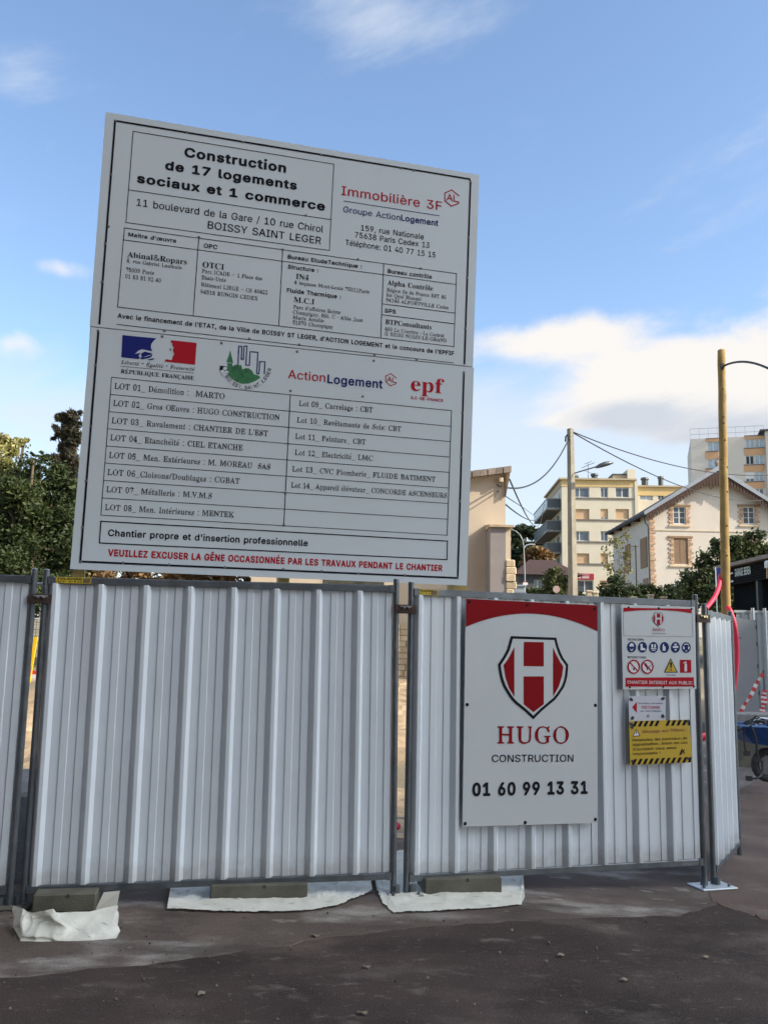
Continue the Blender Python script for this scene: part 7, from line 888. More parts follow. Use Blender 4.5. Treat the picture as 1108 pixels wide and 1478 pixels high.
up=MB(borg); plate(up,bpl,[cs[0],cs[1],(682.2,529.0),(129.6,470.5)],.010,M['board']); up_o=up.build('upper_panel',board)
lo=MB(borg); plate(lo,bpl,[(131.5,471.7),(683.8,530.3),cs[2],cs[3]],.010,M['board'],-.003); lo_o=lo.build('lower_panel',board)
L1=.002; ib={k:M[k] for k in ('ink','red','navy')}
def outline(mb,pts,w): line_px(mb,bpl,pts,w,M['ink'],L1,closed=True)
ln=MB(borg)
line_px(ln,bpl,[(143.9,466.8),(166.6,174.4),(677,258.5),(678.7,262),(669.9,524.5)],3.0,M['ink'],L1)
outline(ln,[(192.6,189.6),(481.8,237),(475.3,361.5),(182.2,321.2)],1.0)
line_px(ln,bpl,[(186.8,274.1),(477.3,317)],1.0,M['ink'],L1)
outline(ln,[(180,329),(658.5,395),(654.7,500.4),(170.2,443.1)],1.0)
for s_ in ([(178.3,346.2),(657.6,410.6)],[(287.2,342.9),(279,455.9)],[(408,360.3),(402.5,470.3)],[(553.6,380.6),(549.3,487.6)],[(551.6,438.6),(656.2,451.9)],[(550.5,454.2),(655.6,467.5)],[(169.2,468.2),(654.2,523.8)]):
    line_px(ln,bpl,s_,1.0,M['ink'],L1)
ln.build('ruled_lines',up_o)
tx=MB(borg)
for t in UPT:
    if t[2]=='ink': text_px(tx,bpl,t,ib,L1)
tx.build('lettering',up_o)
def al_logo(mb, tx_, ty_, k, lay):
    P=[(651.6,274.2),(662,282.5)]
    hexl=[(662,282.5),(651.6,274.2),(641.7,278.7),(641.7,289.9),(651.1,297.6),(661.5,293.6),(661.2,291.3),(655.2,290.4),(654.7,282.3)]
    A_=[(644.4,289),(648.7,280.9),(652.4,290.2)]; A2_=[(646.2,286.4),(650.8,287.1)]
    f=lambda L:[(tx_+(x-651.6)*k,ty_+(y-274.2)*k) for x,y in L]
    for L in (hexl,A_,A2_): line_px(mb,bpl,f(L),1.25*k+.2,M['red'],lay)
lg=MB(borg)
for t in UPT:
    if t[2]!='ink': text_px(lg,bpl,t,ib,L1)
line_px(lg,bpl,[(496.2,290.2),(634,311.6)],.9,M['navy'],L1); al_logo(lg,651.6,274.2,1.0,L1)
lg.build('landlord_emblem',up_o)
L2=-.001
def lpx(*a_,**k_): line_px(*a_,**k_)
ln=MB(borg)
lpx(ln,bpl,[(142.4,478),(116.2,810.4),(660.4,834.2),(669.4,537.2)],3.0,M['ink'],L2)
TL_,TRr,BR_,BL_=Vector((161.5,544.4)),Vector((651.5,592.6)),Vector((645.2,772.5)),Vector((146,743.4))
for k in range(9):
    lf_=[(161.5,544.4),(159.7,569.1),(157.9,593.9),(156.1,618.6),(154.3,643.6),(152.2,668.3),(150.5,693.3),(148.4,718.6),(146,743.4)][k]; rg=[(651.5,592.6),(650.6,615.3),(650,637.3),(649.1,659.6),(647.9,681.7),(647.3,704.3),(646.4,726.6),(645.8,749.3),(645.2,772.5)][k]
    lpx(ln,bpl,[lf_,rg],.95,M['ink'],L2)
lpx(ln,bpl,[TL_,BL_],.95,M['ink'],L2); lpx(ln,bpl,[TRr,BR_],.95,M['ink'],L2); lpx(ln,bpl,[(419.2,570),(409.7,758.5)],1.1,M['ink'],L2)
line_px(ln,bpl,[(146,752.3),(645.5,780.9),(644.9,807.7),(143.9,783.6)],1.7,M['ink'],L2,closed=True)
ln.build('ruled_lines',lo_o)
tx=MB(borg)
for t in LOWT:
    if t[2]=='ink' or t[0].startswith('VEUILLEZ'): text_px(tx,bpl,t,ib,L2)
line_px(tx,bpl,[(174.4,528.4),(280,538.4)],.6,M['ink'],L2)
tx.build('lettering',lo_o)
em=MB(borg); z5=lambda L:[(165+x/8.523,475+y/8.523) for x,y in L]
poly_px(em,bpl,z5([(105,73),(520,113),(480,150),(455,185),(452,230),(470,270),(420,262),(345,245),(300,262),(258,305),(325,290),(298,330),(318,345),(300,368),(90,345)]),M['flagblue'],L2)
poly_px(em,bpl,z5([(330,300),(375,275),(470,300),(440,318),(395,330),(345,350)]),M['flagblue'],L2)
poly_px(em,bpl,z5([(318,350),(380,345),(440,325),(470,300),(466,335),(440,352),(380,366),(330,370)]),M['flagblue'],L2)
poly_px(em,bpl,z5([(400,376),(505,355),(480,378),(440,384)]),M['flagblue'],L2)
poly_px(em,bpl,z5([(695,135),(1015,170),(995,437),(615,397),(640,370),(712,382),(718,345),(740,305),(722,262),(735,225),(710,190),(722,180),(690,158),(705,152)]),M['red'],L2)
poly_px(em,bpl,z5([(680,240),(705,238),(698,262),(682,275),(690,255)]),M['ink'],L2)
em.build('state_emblem',lo_o)
em=MB(borg); z6=lambda L:[(305+x/11.08,485+y/11.08) for x,y in L]
line_px(em,bpl,z6([(430,458),(443,163),(492,168),(480,368),(515,368),(525,163),(572,160),(555,464),(610,467),(622,250),(747,260),(730,598),(765,602),(777,407),(860,412),(848,598)]),1.5,M['navy'],L2)
poly_px(em,bpl,z6([(305,228),(248,415),(352,432)]),M['green'],L2)
poly_px(em,bpl,z6([(258,432),(335,440),(345,485),(380,460),(480,465),(500,535),(550,512),(600,515),(650,550),(682,612),(740,625),(790,660),(700,722),(600,758),(500,762),(400,730),(330,680),(265,610)]),M['green'],L2)
poly_px(em,bpl,z6([(140,470),(248,488),(268,560),(255,610),(160,585),(138,560)]),M['ink'],L2)
for cx,cy in ((220,520),(180,565),(245,575),(205,610)): disc_px(em,bpl,*z6([(cx,cy)])[0],3.0,M['board'],L2+.001,10,2.4)
s_='BOISSY.SAINT.LEGER'
for i,ch in enumerate(s_):
    t=R_(146-(146-15)*i/(len(s_)-1)); cx,cy=570+395*math.cos(t),430+395*math.sin(t); x,y=305+cx/11.08,485+cy/11.08
    u,v=bpl.uv(x,y); an=math.pi/2-t
    text_uv(em,bpl,ch,'s',M['ink'],u-.011*math.cos(an)+.006*math.sin(an),v-.011*math.sin(an)-.014*math.cos(an),(.006 if ch in '.I' else .020),.028,L2,an)
em.build('town_emblem',lo_o)
em=MB(borg)
for t in LOWT:
    if t[0] in ('Action','Logement'): text_px(em,bpl,t,ib,L2)
al_logo(em,564.1,539.2,.75,L2); em.build('housing_emblem',lo_o)
em=MB(borg)
for t in LOWT:
    if t[0] in ('epf','ILE-DE-FRANCE'): text_px(em,bpl,t,ib,L2)
em.build('region_emblem',lo_o)
# screws
def screw(x,y,par,hh):
    m=MB(borg); c=bpl.px(x,y,hh); m.tube([c,c+bpl.n*.004],[.011,.007],M['screw'],8); m.build('screw',par)
for x,y in [(166.6,174.4),(270,190.8),(350.5,205),(463.5,223.5),(577.5,243),(596.5,246.3),(160.5,252),(157,327),(152.5,352),(147.5,407),(679,262.5),(676,343),(673.5,401),(671,474),(441.5,311),(287.2,342.3),(408,360.3),(516.5,374.5),(607,387.6),(238,477.3),(360,489),(432,497.6),(540.5,512),(601.5,518.8)]: screw(x,y,up_o,.001)
for x,y in [(141.8,477.5),(138.5,527),(131.5,615),(125,694),(119.5,761.5),(116.5,811),(234.5,485.5),(319.8,495),(429,507.5),(539.5,520.5),(669.3,538),(667,595.5),(665.7,659.5),(663.8,723.5),(660.4,834),(178,812.5),(244,815),(325,819),(409,821.5),(464.5,824.5),(517,827.5),(584,830),(419.5,564),(523.5,572),(415.8,640),(412,712),(409.8,758)]: screw(x,y,lo_o,-.002)
# timber frame behind the panels: three posts and horizontal battens
for x0,x1 in ((104.5,121.5),(402,417.5),(651.5,674)):
    a=hitp(x0,838,bpl.o-bpl.n*.09,bpl.n); b=hitp(x1,838,bpl.o-bpl.n*.09,bpl.n); w=(b-a).length; d=bpl.eu; up_=bpl.ev
    m=MB(borg); n_=-bpl.n
    base=[a-up_*2.2,a-up_*2.2+d*w,a-up_*2.2+d*w+n_*.11,a-up_*2.2+n_*.11]; m.hexa([*base,*[p+up_*5.3 for p in base]],M['timber']); m.build('post',board)
for v in (.08,.62,1.15,1.72,1.95,2.5,3.05,3.38):
    u1=(BC[2]-BC[3]).length-.012; a=bpl.w(.016,v,-.052); m=MB(borg)
    base=[a,a+bpl.eu*u1,a+bpl.eu*u1-bpl.n*.036,a-bpl.n*.036]; m.hexa([*base,*[p+bpl.ev*.10 for p in base]],M['timber_dk']); m.build('batten',board)
# ------------------------------------------------------------------ signs on the right panel
n3=Vector((math.sin(A3),-math.cos(A3),0)); S0=P3+n3*.044
spl=Pl(S0,FDIR3,n3)
so_=spl.px(763,1190); so_.z=0
hs_=thing('company_sign','large white company sign with red arched top, shield and phone number','company sign',so_)
m=MB(so_); CN=[(671.6,863.6),(861,873.3),(861,1187.6),(666.6,1193)]; plate(m,spl,CN,.006,M['signwhite'],.006); bd=m.build('sign_plate',hs_)
SL=.0085
m=MB(so_); arc=[(671.4+(861-671.4)*i/24, None) for i in range(25)]
def arcy(x): # through (671,905),(763,885.8),(861,911.2)
    x0,y0,x1,y1,x2,y2=671.4,905,763,885.6,861,911.2
    return y0*(x-x1)*(x-x2)/((x0-x1)*(x0-x2))+y1*(x-x0)*(x-x2)/((x1-x0)*(x1-x2))+y2*(x-x0)*(x-x1)/((x2-x0)*(x2-x1))
poly_px(m,spl,[(671.8,864.2),(860.8,873.9),(860.8,911.2)]+[(x,arcy(x)) for x,_ in reversed(arc[1:-1])]+[(671.2,905)],M['signred'],SL); m.build('red_band',bd)
SHO=[(285,222),(805,240),(815,290),(830,345),(852,405),(880,465),(940,550),(937,610),(930,680),(913,750),(890,810),(830,900),(790,950),(740,990),(640,1075),(543,1172),(440,1075),(345,1000),(300,955),(265,910),(200,800),(178,740),(160,680),(148,610),(140,545),(190,470),(220,420),(245,370),(262,310)]
def inset(P,k):
    out=[];n=len(P); cx=sum(p[0] for p in P)/n; cy=sum(p[1] for p in P)/n
    for i in range(n):
        a,b,c=Vector(P[i-1]),Vector(P[i]),Vector(P[(i+1)%n]); e1=(b-a).normalized(); e2=(c-b).normalized(); n1=Vector((-e1.y,e1.x)); n2=Vector((-e2.y,e2.x)); q=(n1+n2); q=q/max(.3,q.length_squared)*2; out.append(tuple(b+q*k))
    return out
RED=[[(200,555),(250,490),(285,425),(325,345),(325,915),(265,820),(225,700)],[(432,288),(660,292),(660,570),(430,565)],[(430,682),(660,682),(660,1000),(543,1090),(430,1000)],[(765,350),(800,430),(845,515),(882,570),(868,680),(830,800),(765,915)]]
def shield(m, pl, f, lay, red, white):
    poly_px(m,pl,[f(*p) for p in SHO],M['ink'],lay); poly_px(m,pl,[f(*p) for p in inset(SHO,30)],white,lay+.001)
    for r_ in RED: poly_px(m,pl,[f(*p) for p in r_],red,lay+.002)
m=MB(so_); shield(m,spl,lambda x,y:(700+x/7.914,890+y/7.914),SL,M['signred'],M['signwhite']); m.build('shield_emblem',bd)
m=MB(so_); sm={'red':M['signred'],'ink':M['ink']}
for t in (('HUGO','r','red',716.3,1072.6,819.8,1072.6,24.5),('CONSTRUCTION','s','ink',708.9,1099.6,826.2,1099,10.3),('01 60 99 13 31','k','ink',680.8,1148,846.9,1144.6,19)): text_px(m,spl,t,sm,SL,rot=True)
m.build('lettering',bd)
for x,y in ((676.5,868.5),(760,873),(857,879),(673.5,1017),(858,1018),(670.5,1188.5),(757,1187),(858,1182.5)):
    m=MB(so_); c=spl.px(x,y,.006); m.tube([c,c+n3*.006],[.013,.009],M['ink'],8); m.build('screw',hs_)
# safety sign
so_=spl.px(949,995); so_.z=0; z3=lambda x,y:(890+x/9.233,870+y/9.233)
sg=thing('safety_sign','white site safety sign with six blue discs and red bottom band','safety sign',so_)
m=MB(so_); plate(m,spl,[z3(48,25),z3(1030,55),z3(1050,1145),z3(75,1155)],.006,M['signwhite'],.006); bd=m.build('sign_plate',sg)
m=MB(so_)
poly_px(m,spl,[z3(*p) for p in ((78,65),(985,82),(985,138),(800,112),(560,96),(300,100),(76,120))],M['red'],SL)
m.build('red_header_band',bd); m=MB(so_)
line_px(m,spl,[z3(*p) for p in ((76,120),(78,440),(1000,450),(988,138))],.5,M['grey_print'],SL)
m.build('thin_outline',bd); m=MB(so_)
poly_px(m,spl,[z3(*p) for p in ((105,997),(1012,992),(1015,1115),(107,1117))],M['red'],SL); m.build('red_footer_band',bd)
m=MB(so_); k_=lambda x,y:z3(462+(x-140)*155/800,130+(y-222)*190/950); shield(m,spl,k_,SL,M['red'],M['signwhite']); m.build('shield_emblem',bd)
m=MB(so_); sm2={'red':M['red'],'ink':M['ink'],'w':M['white_print']}
for s_,f,c,x0,y0,x1,y1,cp in (('HUGO','r','red',468,375,622,375,38),('CONSTRUCTION','s','ink',455,414,632,414,14),('OBLIGATIONS','s','ink',128,500,345,500,28),('INTERDICTIONS','s','ink',130,737,378,737,28)): text_px(m,spl,(s_,f,c,*z3(x0,y0),*z3(x1,y1),cp/9.233),sm2,SL)
text_px(m,spl,('CHANTIER INTERDIT AUX PUBLIC','s','w',*z3(128,1078),*z3(990,1070),42/9.233),sm2,SL+.001); m.build('lettering',bd)
Wp=M['white_print']
def pic(name, fn):
    m=MB(so_); fn(m); m.build(name,bd)
def dsc(m,x,y,r,mt,hh,ry=None): disc_px(m,spl,*z3(x,y),r/9.233,mt,hh,22,(ry or r)/9.233)
def pg(m,L,mt,hh): poly_px(m,spl,[z3(*p) for p in L],mt,hh)
def blue(cx,cy,shapes):
    def fn(m):
        dsc(m,cx,cy,60,M['signblue'],SL,72)
        for L in shapes: pg(m,[(cx+x,cy+y) for x,y in L],Wp,SL+.001)
    pic('duty_disc',fn)
blue(185,590,[[(-32,-8),(-22,-42),(0,-55),(22,-42),(32,-8)],[(-22,2),(-16,40),(0,52),(16,40),(22,2),(12,30),(0,38),(-12,30)]])
blue(330,592,[[(-28,-45),(-2,-45),(0,8),(36,18),(36,40),(-28,40)]])
blue(476,594,[[(-30,-42),(-8,-42),(-8,4),(-30,4)],[(8,-42),(30,-42),(30,4),(8,4)],[(-36,12),(36,12),(36,24),(-36,24)],[(-22,34),(22,34),(22,44),(-22,44)]])
blue(622,594,[[(-26,-14),(-18,-45),(-8,-45),(-6,-14),(12,-10),(12,46),(-26,46)]])
blue(768,594,[[(-22,-28),(-12,-48),(12,-48),(22,-28)],[(-36,-18),(36,-18),(36,8),(-36,8)],[(-14,22),(14,22),(10,44),(-10,44)]])
blue(911,596,[[(-38,-14),(-26,-44),(0,-54),(26,-44),(38,-14),(24,-34),(0,-42),(-24,-34)],[(-44,-12),(-24,-12),(-24,26),(-40,22)],[(24,-12),(44,-12),(40,22),(24,26)],[(-16,40),(16,40),(0,54)]])
def ban(cx,cy,shapes):
    def fn(m):
        dsc(m,cx,cy,78,Wp,SL,90)
        for L in shapes: pg(m,[(cx+x,cy+y) for x,y in L],M['ink'],SL+.001)
        ring_px(m,spl,*z3(cx,cy),82/9.233,17/9.233,M['red'],SL+.002,26,95/9.233)
        pg(m,[(cx-58,cy-52),(cx-48,cy-64),(cx+58,cy+52),(cx+48,cy+64)],M['red'],SL+.002)
    pic('ban_disc',fn)
ban(213,852,[[(-14,26),(4,14),(12,40),(-4,48)]]); ban(394,852,[[(-42,-30),(-20,-52),(0,-14),(16,14),(4,40),(-12,44),(-4,16),(-26,-2)],[(20,0),(44,-30),(36,6)]])
def tri(m):
    pg(m,[(705,738),(800,930),(615,930)],M['ink'],SL); pg(m,[(705,762),(782,920),(632,920)],M['yellow'],SL+.001); pg(m,[(692,795),(722,795),(714,870),(700,870)],M['ink'],SL+.002); dsc(m,708,893,11,M['ink'],SL+.002)
    text_px(m,spl,('DANGER','b','ink',*z3(645,968),*z3(772,968),11/9.233),sm2,SL)
pic('warning_triangle',tri)
def ext(m):
    pg(m,[(828,760),(975,760),(980,932),(832,932)],M['red'],SL); pg(m,[(888,820),(896,806),(912,806),(920,820),(920,915),(886,915)],Wp,SL+.001); pg(m,[(870,800),(900,782),(914,786),(914,802),(896,800),(878,812)],Wp,SL+.001)
pic('extinguisher_square',ext)
for x,y in ((148,62),(548,72),(985,82),(163,1125),(606,1120),(1015,1115)):
    m=MB(so_); c=spl.px(*z3(x,y),.006); m.tube([c,c+n3*.005],[.009,.006],M['ink'],8); m.build('screw',sg)
# pedestrian diversion notice and yellow notice, taped to the ribs
z4=lambda x,y:(895+x/9.635,995+y/9.635)
so_=spl.px(932,1040); so_.z=0
sg=thing('diversion_notice','small white notice with red arrow taped above the yellow one','notice',so_)
m=MB(so_); plate(m,spl,[z4(108,95),z4(620,95),z4(620,425),z4(115,440)],.003,M['sign_lilac'],.004); bd=m.build('notice_sheet',sg); SN=.0055
m=MB(so_); poly_px(m,spl,[z4(155,248),(z4(220,172)),z4(220,328)],M['red'],SN); m.build('arrow',bd)
m=MB(so_)
for t in (('Deviation circulation','s','navy',245,202,583,198,20),('PIETONNE','s','red',288,268,545,266,40),('sur voie Publique','s','navy',270,310,560,306,22)): text_px(m,spl,(t[0],t[1],t[2],*z4(t[3],t[4]),*z4(t[5],t[6]),t[7]/9.635),{'navy':M['navy'],'red':M['red']},SN)
ring_px(m,spl,*z4(375,372),2.0,.8,M['navy'],SN,12); m.build('lettering',bd)
def tapes(L,par,so_):
    for x,y,a in L:
        m=MB(so_); P=[]
        for dx,dy in ((-26,-14),(20,-20),(28,10),(-6,24),(-24,12)):
            P.append(spl.px(*z4(x+dx*math.cos(a)-dy*math.sin(a),y+dx*math.sin(a)+dy*math.cos(a)),.008))
        m.prism(P,-n3*.003,M['tape']); m.build('tape_scrap',par)
tapes([(142,140,.9),(582,126,-.4),(158,398,-.9),(582,372,1.3)],sg,so_)
so_=spl.px(952,1102); so_.z=0
sg=thing('warning_notice','yellow notice to pedestrians with black hazard stripes taped to the panel','warning notice',so_)
YC=[z4(112,440),z4(950,420),z4(985,1015),z4(128,1050)]
m=MB(so_); plate(m,spl,YC,.003,M['yellow'],.0065); bd=m.build('notice_sheet',sg); SN=.008
def yq(s_,t): # bilinear
    a,b,c,d=[Vector(p) for p in YC]; return tuple(a.lerp(b,s_).lerp(d.lerp(c,s_),t))
m=MB(so_)
for row,(t0,t1) in enumerate(((.0,.135),(.865,1.0))):
    for k in range(11):
        if row==0 and k in (5,): continue
        s0=.02+k*.091+(0.03 if row==0 else 0); q=[(s0+.045,t0+.004),(min(1,s0+.092),t0+.004),(s0+.045,t1-.004),(max(0,s0-.002),t1-.004)]
        poly_px(m,spl,[yq(*p) for p in q],M['ink'],SN)
m.build('hazard_stripes',bd)
m=MB(so_)
for t in (('Message aux Piétons :','s','maroon',298,608,915,578,44),('Respectez les panneaux de','s','ink',158,722,915,692,38),('signalisation, sinon en cas','s','ink',162,785,920,752,38),("d'accident vous serez",'s','ink',165,850,772,826,38),('responsable !','s','ink',165,915,545,897,38)): text_px(m,spl,(t[0],t[1],t[2],*z4(t[3],t[4]),*z4(t[5],t[6]),t[7]/9.635),{'ink':M['ink'],'maroon':M['maroon']},SN,rot=True)
m.build('lettering',bd)
m=MB(so_); poly_px(m,spl,[z4(208,545),z4(268,650),z4(158,655)],M['maroon'],SN); poly_px(m,spl,[z4(208,568),z4(248,640),z4(172,644)],Wp,SN+.001); poly_px(m,spl,[z4(202,585),z4(214,585),z4(211,620),z4(205,620)],M['ink'],SN+.002); m.build('warning_triangle',bd)
m=MB(so_); line_px(m,spl,[z4(815,905),z4(845,830),z4(830,900)],1.2,M['ink'],SN); line_px(m,spl,[z4(838,860),z4(880,838)],1.0,M['ink'],SN); line_px(m,spl,[z4(850,890),z4(862,850),z4(880,885)],1.0,M['ink'],SN); m.build('scribble',bd)
tapes([(140,480,.3),(150,525,1.2),(930,445,1.5),(940,960,.2),(165,1000,.5)],sg,so_)
# ------------------------------------------------------------------ things behind the hoarding, on the site
MB_ = {
 'render_beige': mat('beige_render',(0.61,0.50,0.375),0.9,0,0.08,1.2,0.15,40,(0.56,0.45,0.325),0.45,0.6),
 'render_cream': mat('cream_render',(0.59,0.53,0.41),0.9,0,0.05,0.8,0.1,30,(0.55,0.47,0.34),0.42,0.25),
 'render_house': mat('pale_house_render',(0.585,0.52,0.445),0.9,0,0.05,1.0,0.15,30,(0.55,0.46,0.37),0.42,0.4),
 'buttress_grey': mat('greyish_buttress',(0.30,0.265,0.25),0.9,0,0.10,2.0,0.2,40,(0.36,0.31,0.28),0.4,1.0),
 'ochre': mat('ochre_band',(0.57,0.41,0.19),0.9,0,0.1,0.7,0.1,20,(0.48,0.36,0.17),0.45,0.4),
 'coping': mat('roof_coping',(0.42,0.34,0.23),0.9,0,0.15,1,0.1,20),
 'tower': mat('tower_render',(0.60,0.545,0.48),0.9,0,0.04,0.3,0,20),
 'orange': mat('salmon_panel',(0.58,0.34,0.185),0.9,0,0.06,0.5,0,20),
 'stone': mat('pale_stone',(0.52,0.41,0.27),0.9,0,0.18,5,0.4,30,(0.38,0.30,0.19),0.45,3,island=0.18),
 'brick': mat('orange_brick',(0.43,0.275,0.175),0.9,0,0.2,6,0.3,40,(0.54,0.42,0.29),0.55,2.5,island=0.25),
 'tile': mat('roof_tile',(0.27,0.215,0.175),0.9,0,0.25,3,0.4,30,(0.19,0.16,0.14),0.5,2,island=0.2),
 'tile_red': mat('shaded_red_tile',(0.048,0.024,0.020),0.9,0,0.25,2,0.4,20,(0.035,0.022,0.020),0.5,1),  # dark tone carries the pine's shade on the far roof
 'slate': mat('dark_slate_roof',(0.028,0.029,0.035),0.8,0,0.2,3,0.3,30),
 'zinc': mat('zinc_flashing',(0.27,0.29,0.32),0.5,0.3,0.12,2),
 'wood': mat('brown_bargeboard',(0.055,0.026,0.017),0.8,0,0.2,6,0.2,40),
 'shutter': mat('brown_shutter',(0.27,0.17,0.10),0.8,0,0.15,8,0.2,40),
 'roller': mat('tan_roller_shutter',(0.55,0.365,0.21),0.8,0,0.08,4),
 'win': mat('white_window_frame',(0.62,0.62,0.60),0.5,0,0.04),
 'glass': mat('window_glass',(0.085,0.095,0.105),0.12,0,0.2,1.5,spec=0.7),
 'glass_lt': mat('curtained_glass',(0.36,0.42,0.46),0.18,0,0.2,3,spec=0.6),
 'glass_blk': mat('open_window_dark',(0.012,0.012,0.014),0.3,0,0.1),
 'sill': mat('grey_sill_band',(0.16,0.135,0.115),0.85,0,0.15,2),
 'balc': mat('balcony_grey',(0.055,0.066,0.068),0.6,0,0.2,2),
 'balc_glass': mat('balcony_glass',(0.15,0.20,0.21),0.2,0,0.1,2,spec=0.6),
 'slab': mat('balcony_slab',(0.20,0.19,0.17),0.9,0,0.1,2),
 'clad': mat('charcoal_cladding',(0.017,0.017,0.020),0.9,0,0.2,3,spec=.1),
 'shop_red': mat('shop_red',(0.30,0.012,0.03),0.5,0,0.05),
 'bark': mat('bark',(0.12,0.085,0.055),0.95,0,0.3,8,0.5,40),
 'palefence': mat('pale_grey_fence',(0.42,0.45,0.44),0.7,0,0.10,3,0.1,30,(0.33,0.36,0.35),0.4,2),
 'sign_pink': mat('faded_sign',(0.45,0.31,0.27),0.7,0,0.15,6),
 'white': mat('white_paint',(0.70,0.70,0.68),0.5,0,0.05),
 'cabinet': mat('blue_grey_cabinet',(0.27,0.31,0.35),0.6,0,0.12,3,0.05,20,(0.36,0.39,0.42),0.4,2),
 'ballast': mat('ballast_concrete',(0.215,0.205,0.195),0.9,0,0.25,4,0.5,40,(0.13,0.125,0.12),0.45,3),
 'mesh': mat('green_mesh_wire',(0.055,0.06,0.045),0.6,0.3,0.2),
 'lampgrey': mat('lamp_grey',(0.30,0.30,0.29),0.5,0.2,0.1),
 'yel': mat('yellow_marker',(0.80,0.50,0.01),0.5,0,0.05),
 'barr': mat('barrier_red',(0.62,0.03,0.04),0.5,0,0.05),
}
def facade(mb, x0,x1,z0,z1, holes, m, y=0.0, dep=0.14, axis=None):
    """wall sheet in local x-z with rectangular openings and reveals"""
    X=sorted({x0,x1,*[v for a in holes for v in (a[0],a[1])]}); Z=sorted({z0,z1,*[v for a in holes for v in (a[2],a[3])]})
    X=[v for v in X if x0<=v<=x1]; Z=[v for v in Z if z0<=v<=z1]
    for i in range(len(X)-1):
        for j in range(len(Z)-1):
            cx,cz=(X[i]+X[i+1])/2,(Z[j]+Z[j+1])/2
            if any(a[0]<cx<a[1] and a[2]<cz<a[3] for a in holes): continue
            mb.quad((X[i],y,Z[j]),(X[i+1],y,Z[j]),(X[i+1],y,Z[j+1]),(X[i],y,Z[j+1]),m)
    for a,b,c,d in holes:
        mb.quad((a,y,c),(a,y,d),(a,y+dep,d),(a,y+dep,c),m); mb.quad((b,y,d),(b,y,c),(b,y+dep,c),(b,y+dep,d),m)
        mb.quad((a,y,d),(b,y,d),(b,y+dep,d),(a,y+dep,d),m); mb.quad((b,y,c),(a,y,c),(a,y+dep,c),(b,y+dep,c),m)
def window(root, a,b,c,d, y, kind, fw=0.06, bars=1):
    """frame with pane(s) sitting in an opening a..b x c..d at depth y"""
    if kind=='roller':
        m=MB(); n=int((d-c)/.09)
        for i in range(n): m.box((a,y-.02+.004*(i%2),c+(d-c)*i/n),(b,y+.02,c+(d-c)*(i+1)/n-.006),MB_['roller'])
        m.box((a,y+.021,c),(b,y+.03,d),MB_['roller']); return m.build('roller_shutter',root)
    if kind=='louvre':
        m=MB(); mid=(a+b)/2
        for s0,s1 in ((a,mid-.012),(mid+.012,b)):
            m.box((s0,y-.02,c),(s0+.06,y+.02,d),MB_['shutter']); m.box((s1-.06,y-.02,c),(s1,y+.02,d),MB_['shutter']); m.box((s0+.06,y-.02,c),(s1-.06,y+.02,c+.08),MB_['shutter']); m.box((s0+.06,y-.02,d-.08),(s1-.06,y+.02,d),MB_['shutter'])
            n=int((d-c-.16)/.09)
            for i in range(n): z=c+.08+(d-c-.16)*(i+.5)/n; m.hexa([(s0+.06,y-.016,z-.04),(s1-.06,y-.016,z-.04),(s1-.06,y+.0,z-.03),(s0+.06,y+.0,z-.03),(s0+.06,y+.004,z+.03),(s1-.06,y+.004,z+.03),(s1-.06,y+.016,z+.04),(s0+.06,y+.016,z+.04)],MB_['shutter'])
        return m.build('shutter',root)
    f=MB(); mw=MB_['win']
    f.box((a,y-.03,c),(a+fw,y+.03,d),mw); f.box((b-fw,y-.03,c),(b,y+.03,d),mw); f.box((a+fw,y-.03,c),(b-fw,y+.03,c+fw),mw); f.box((a+fw,y-.03,d-fw),(b-fw,y+.03,d),mw)
    for i in range(1,bars+1):
        x=a+(b-a)*i/(bars+1) if kind!='off' else a+(b-a)*.36
        f.box((x-fw*.6,y-.028,c+fw),(x+fw*.6,y+.028,d-fw),mw)
    if kind=='cross':
        for q in (.36,.68): f.box((a+fw,y-.020,c+(d-c)*q-.02),(b-fw,y+.02,c+(d-c)*q+.02),mw)
    o=f.build('window',root); g_=MB(); mt={'lt':'glass_lt','black':'glass_blk'}.get(kind,'glass'); g_.box((a+fw*.5,y-.004,c+fw*.5),(b-fw*.5,y+.004,d-fw*.5),MB_[mt]); g_.build('pane',o); return o
def frame(cx,cy,Y,theta):
    """local frame of a facade: returns origin on the ground and a pixel -> (x,z) function on its plane"""
    p=at(cx,cy,Y); o=Vector((p.x,p.y,0)); d=Vector((math.cos(theta),math.sin(theta),0)); n=Vector((math.sin(theta),-math.cos(theta),0))
    def f(x,y):
        q=hitp(x,y,o,n)-o; return q.dot(d), q.z
    return o,f
# ---- beige house with sloping verge just beyond the site
TH=0.0; o,f=frame(729,860,20.0,TH)
bh=thing('beige_house','blank beige end wall with sloping tiled edge beside the notice board','house',o,TH)
xl,_=f(362,845); xr=0.0; zl=f(362,728)[1]; zr=f(728,683)[1]; _,zs=f(700,842)
w=MB(); w.prism([(xl,0,-.3),(xr,0,-.3),(xr,0,zr),(xl,0,zl)],(0,7,0),MB_['render_beige']); w.build('wall',bh)
def slope(x): return zr+(zl-zr)*(x-xr)/(xl-xr)
r=MB(); e0,e1=xl-.2,f(736,680)[0]+.0
r.hexa([(e0,-.18,slope(e0)+.02),(e1,-.18,slope(e1)+.02),(e1,7.2,slope(e1)+.02),(e0,7.2,slope(e0)+.02),(e0,-.18,slope(e0)+.09),(e1,-.18,slope(e1)+.09),(e1,7.2,slope(e1)+.09),(e0,7.2,slope(e0)+.09)],MB_['tile']); rf=r.build('roof',bh)
r=MB(); n=34
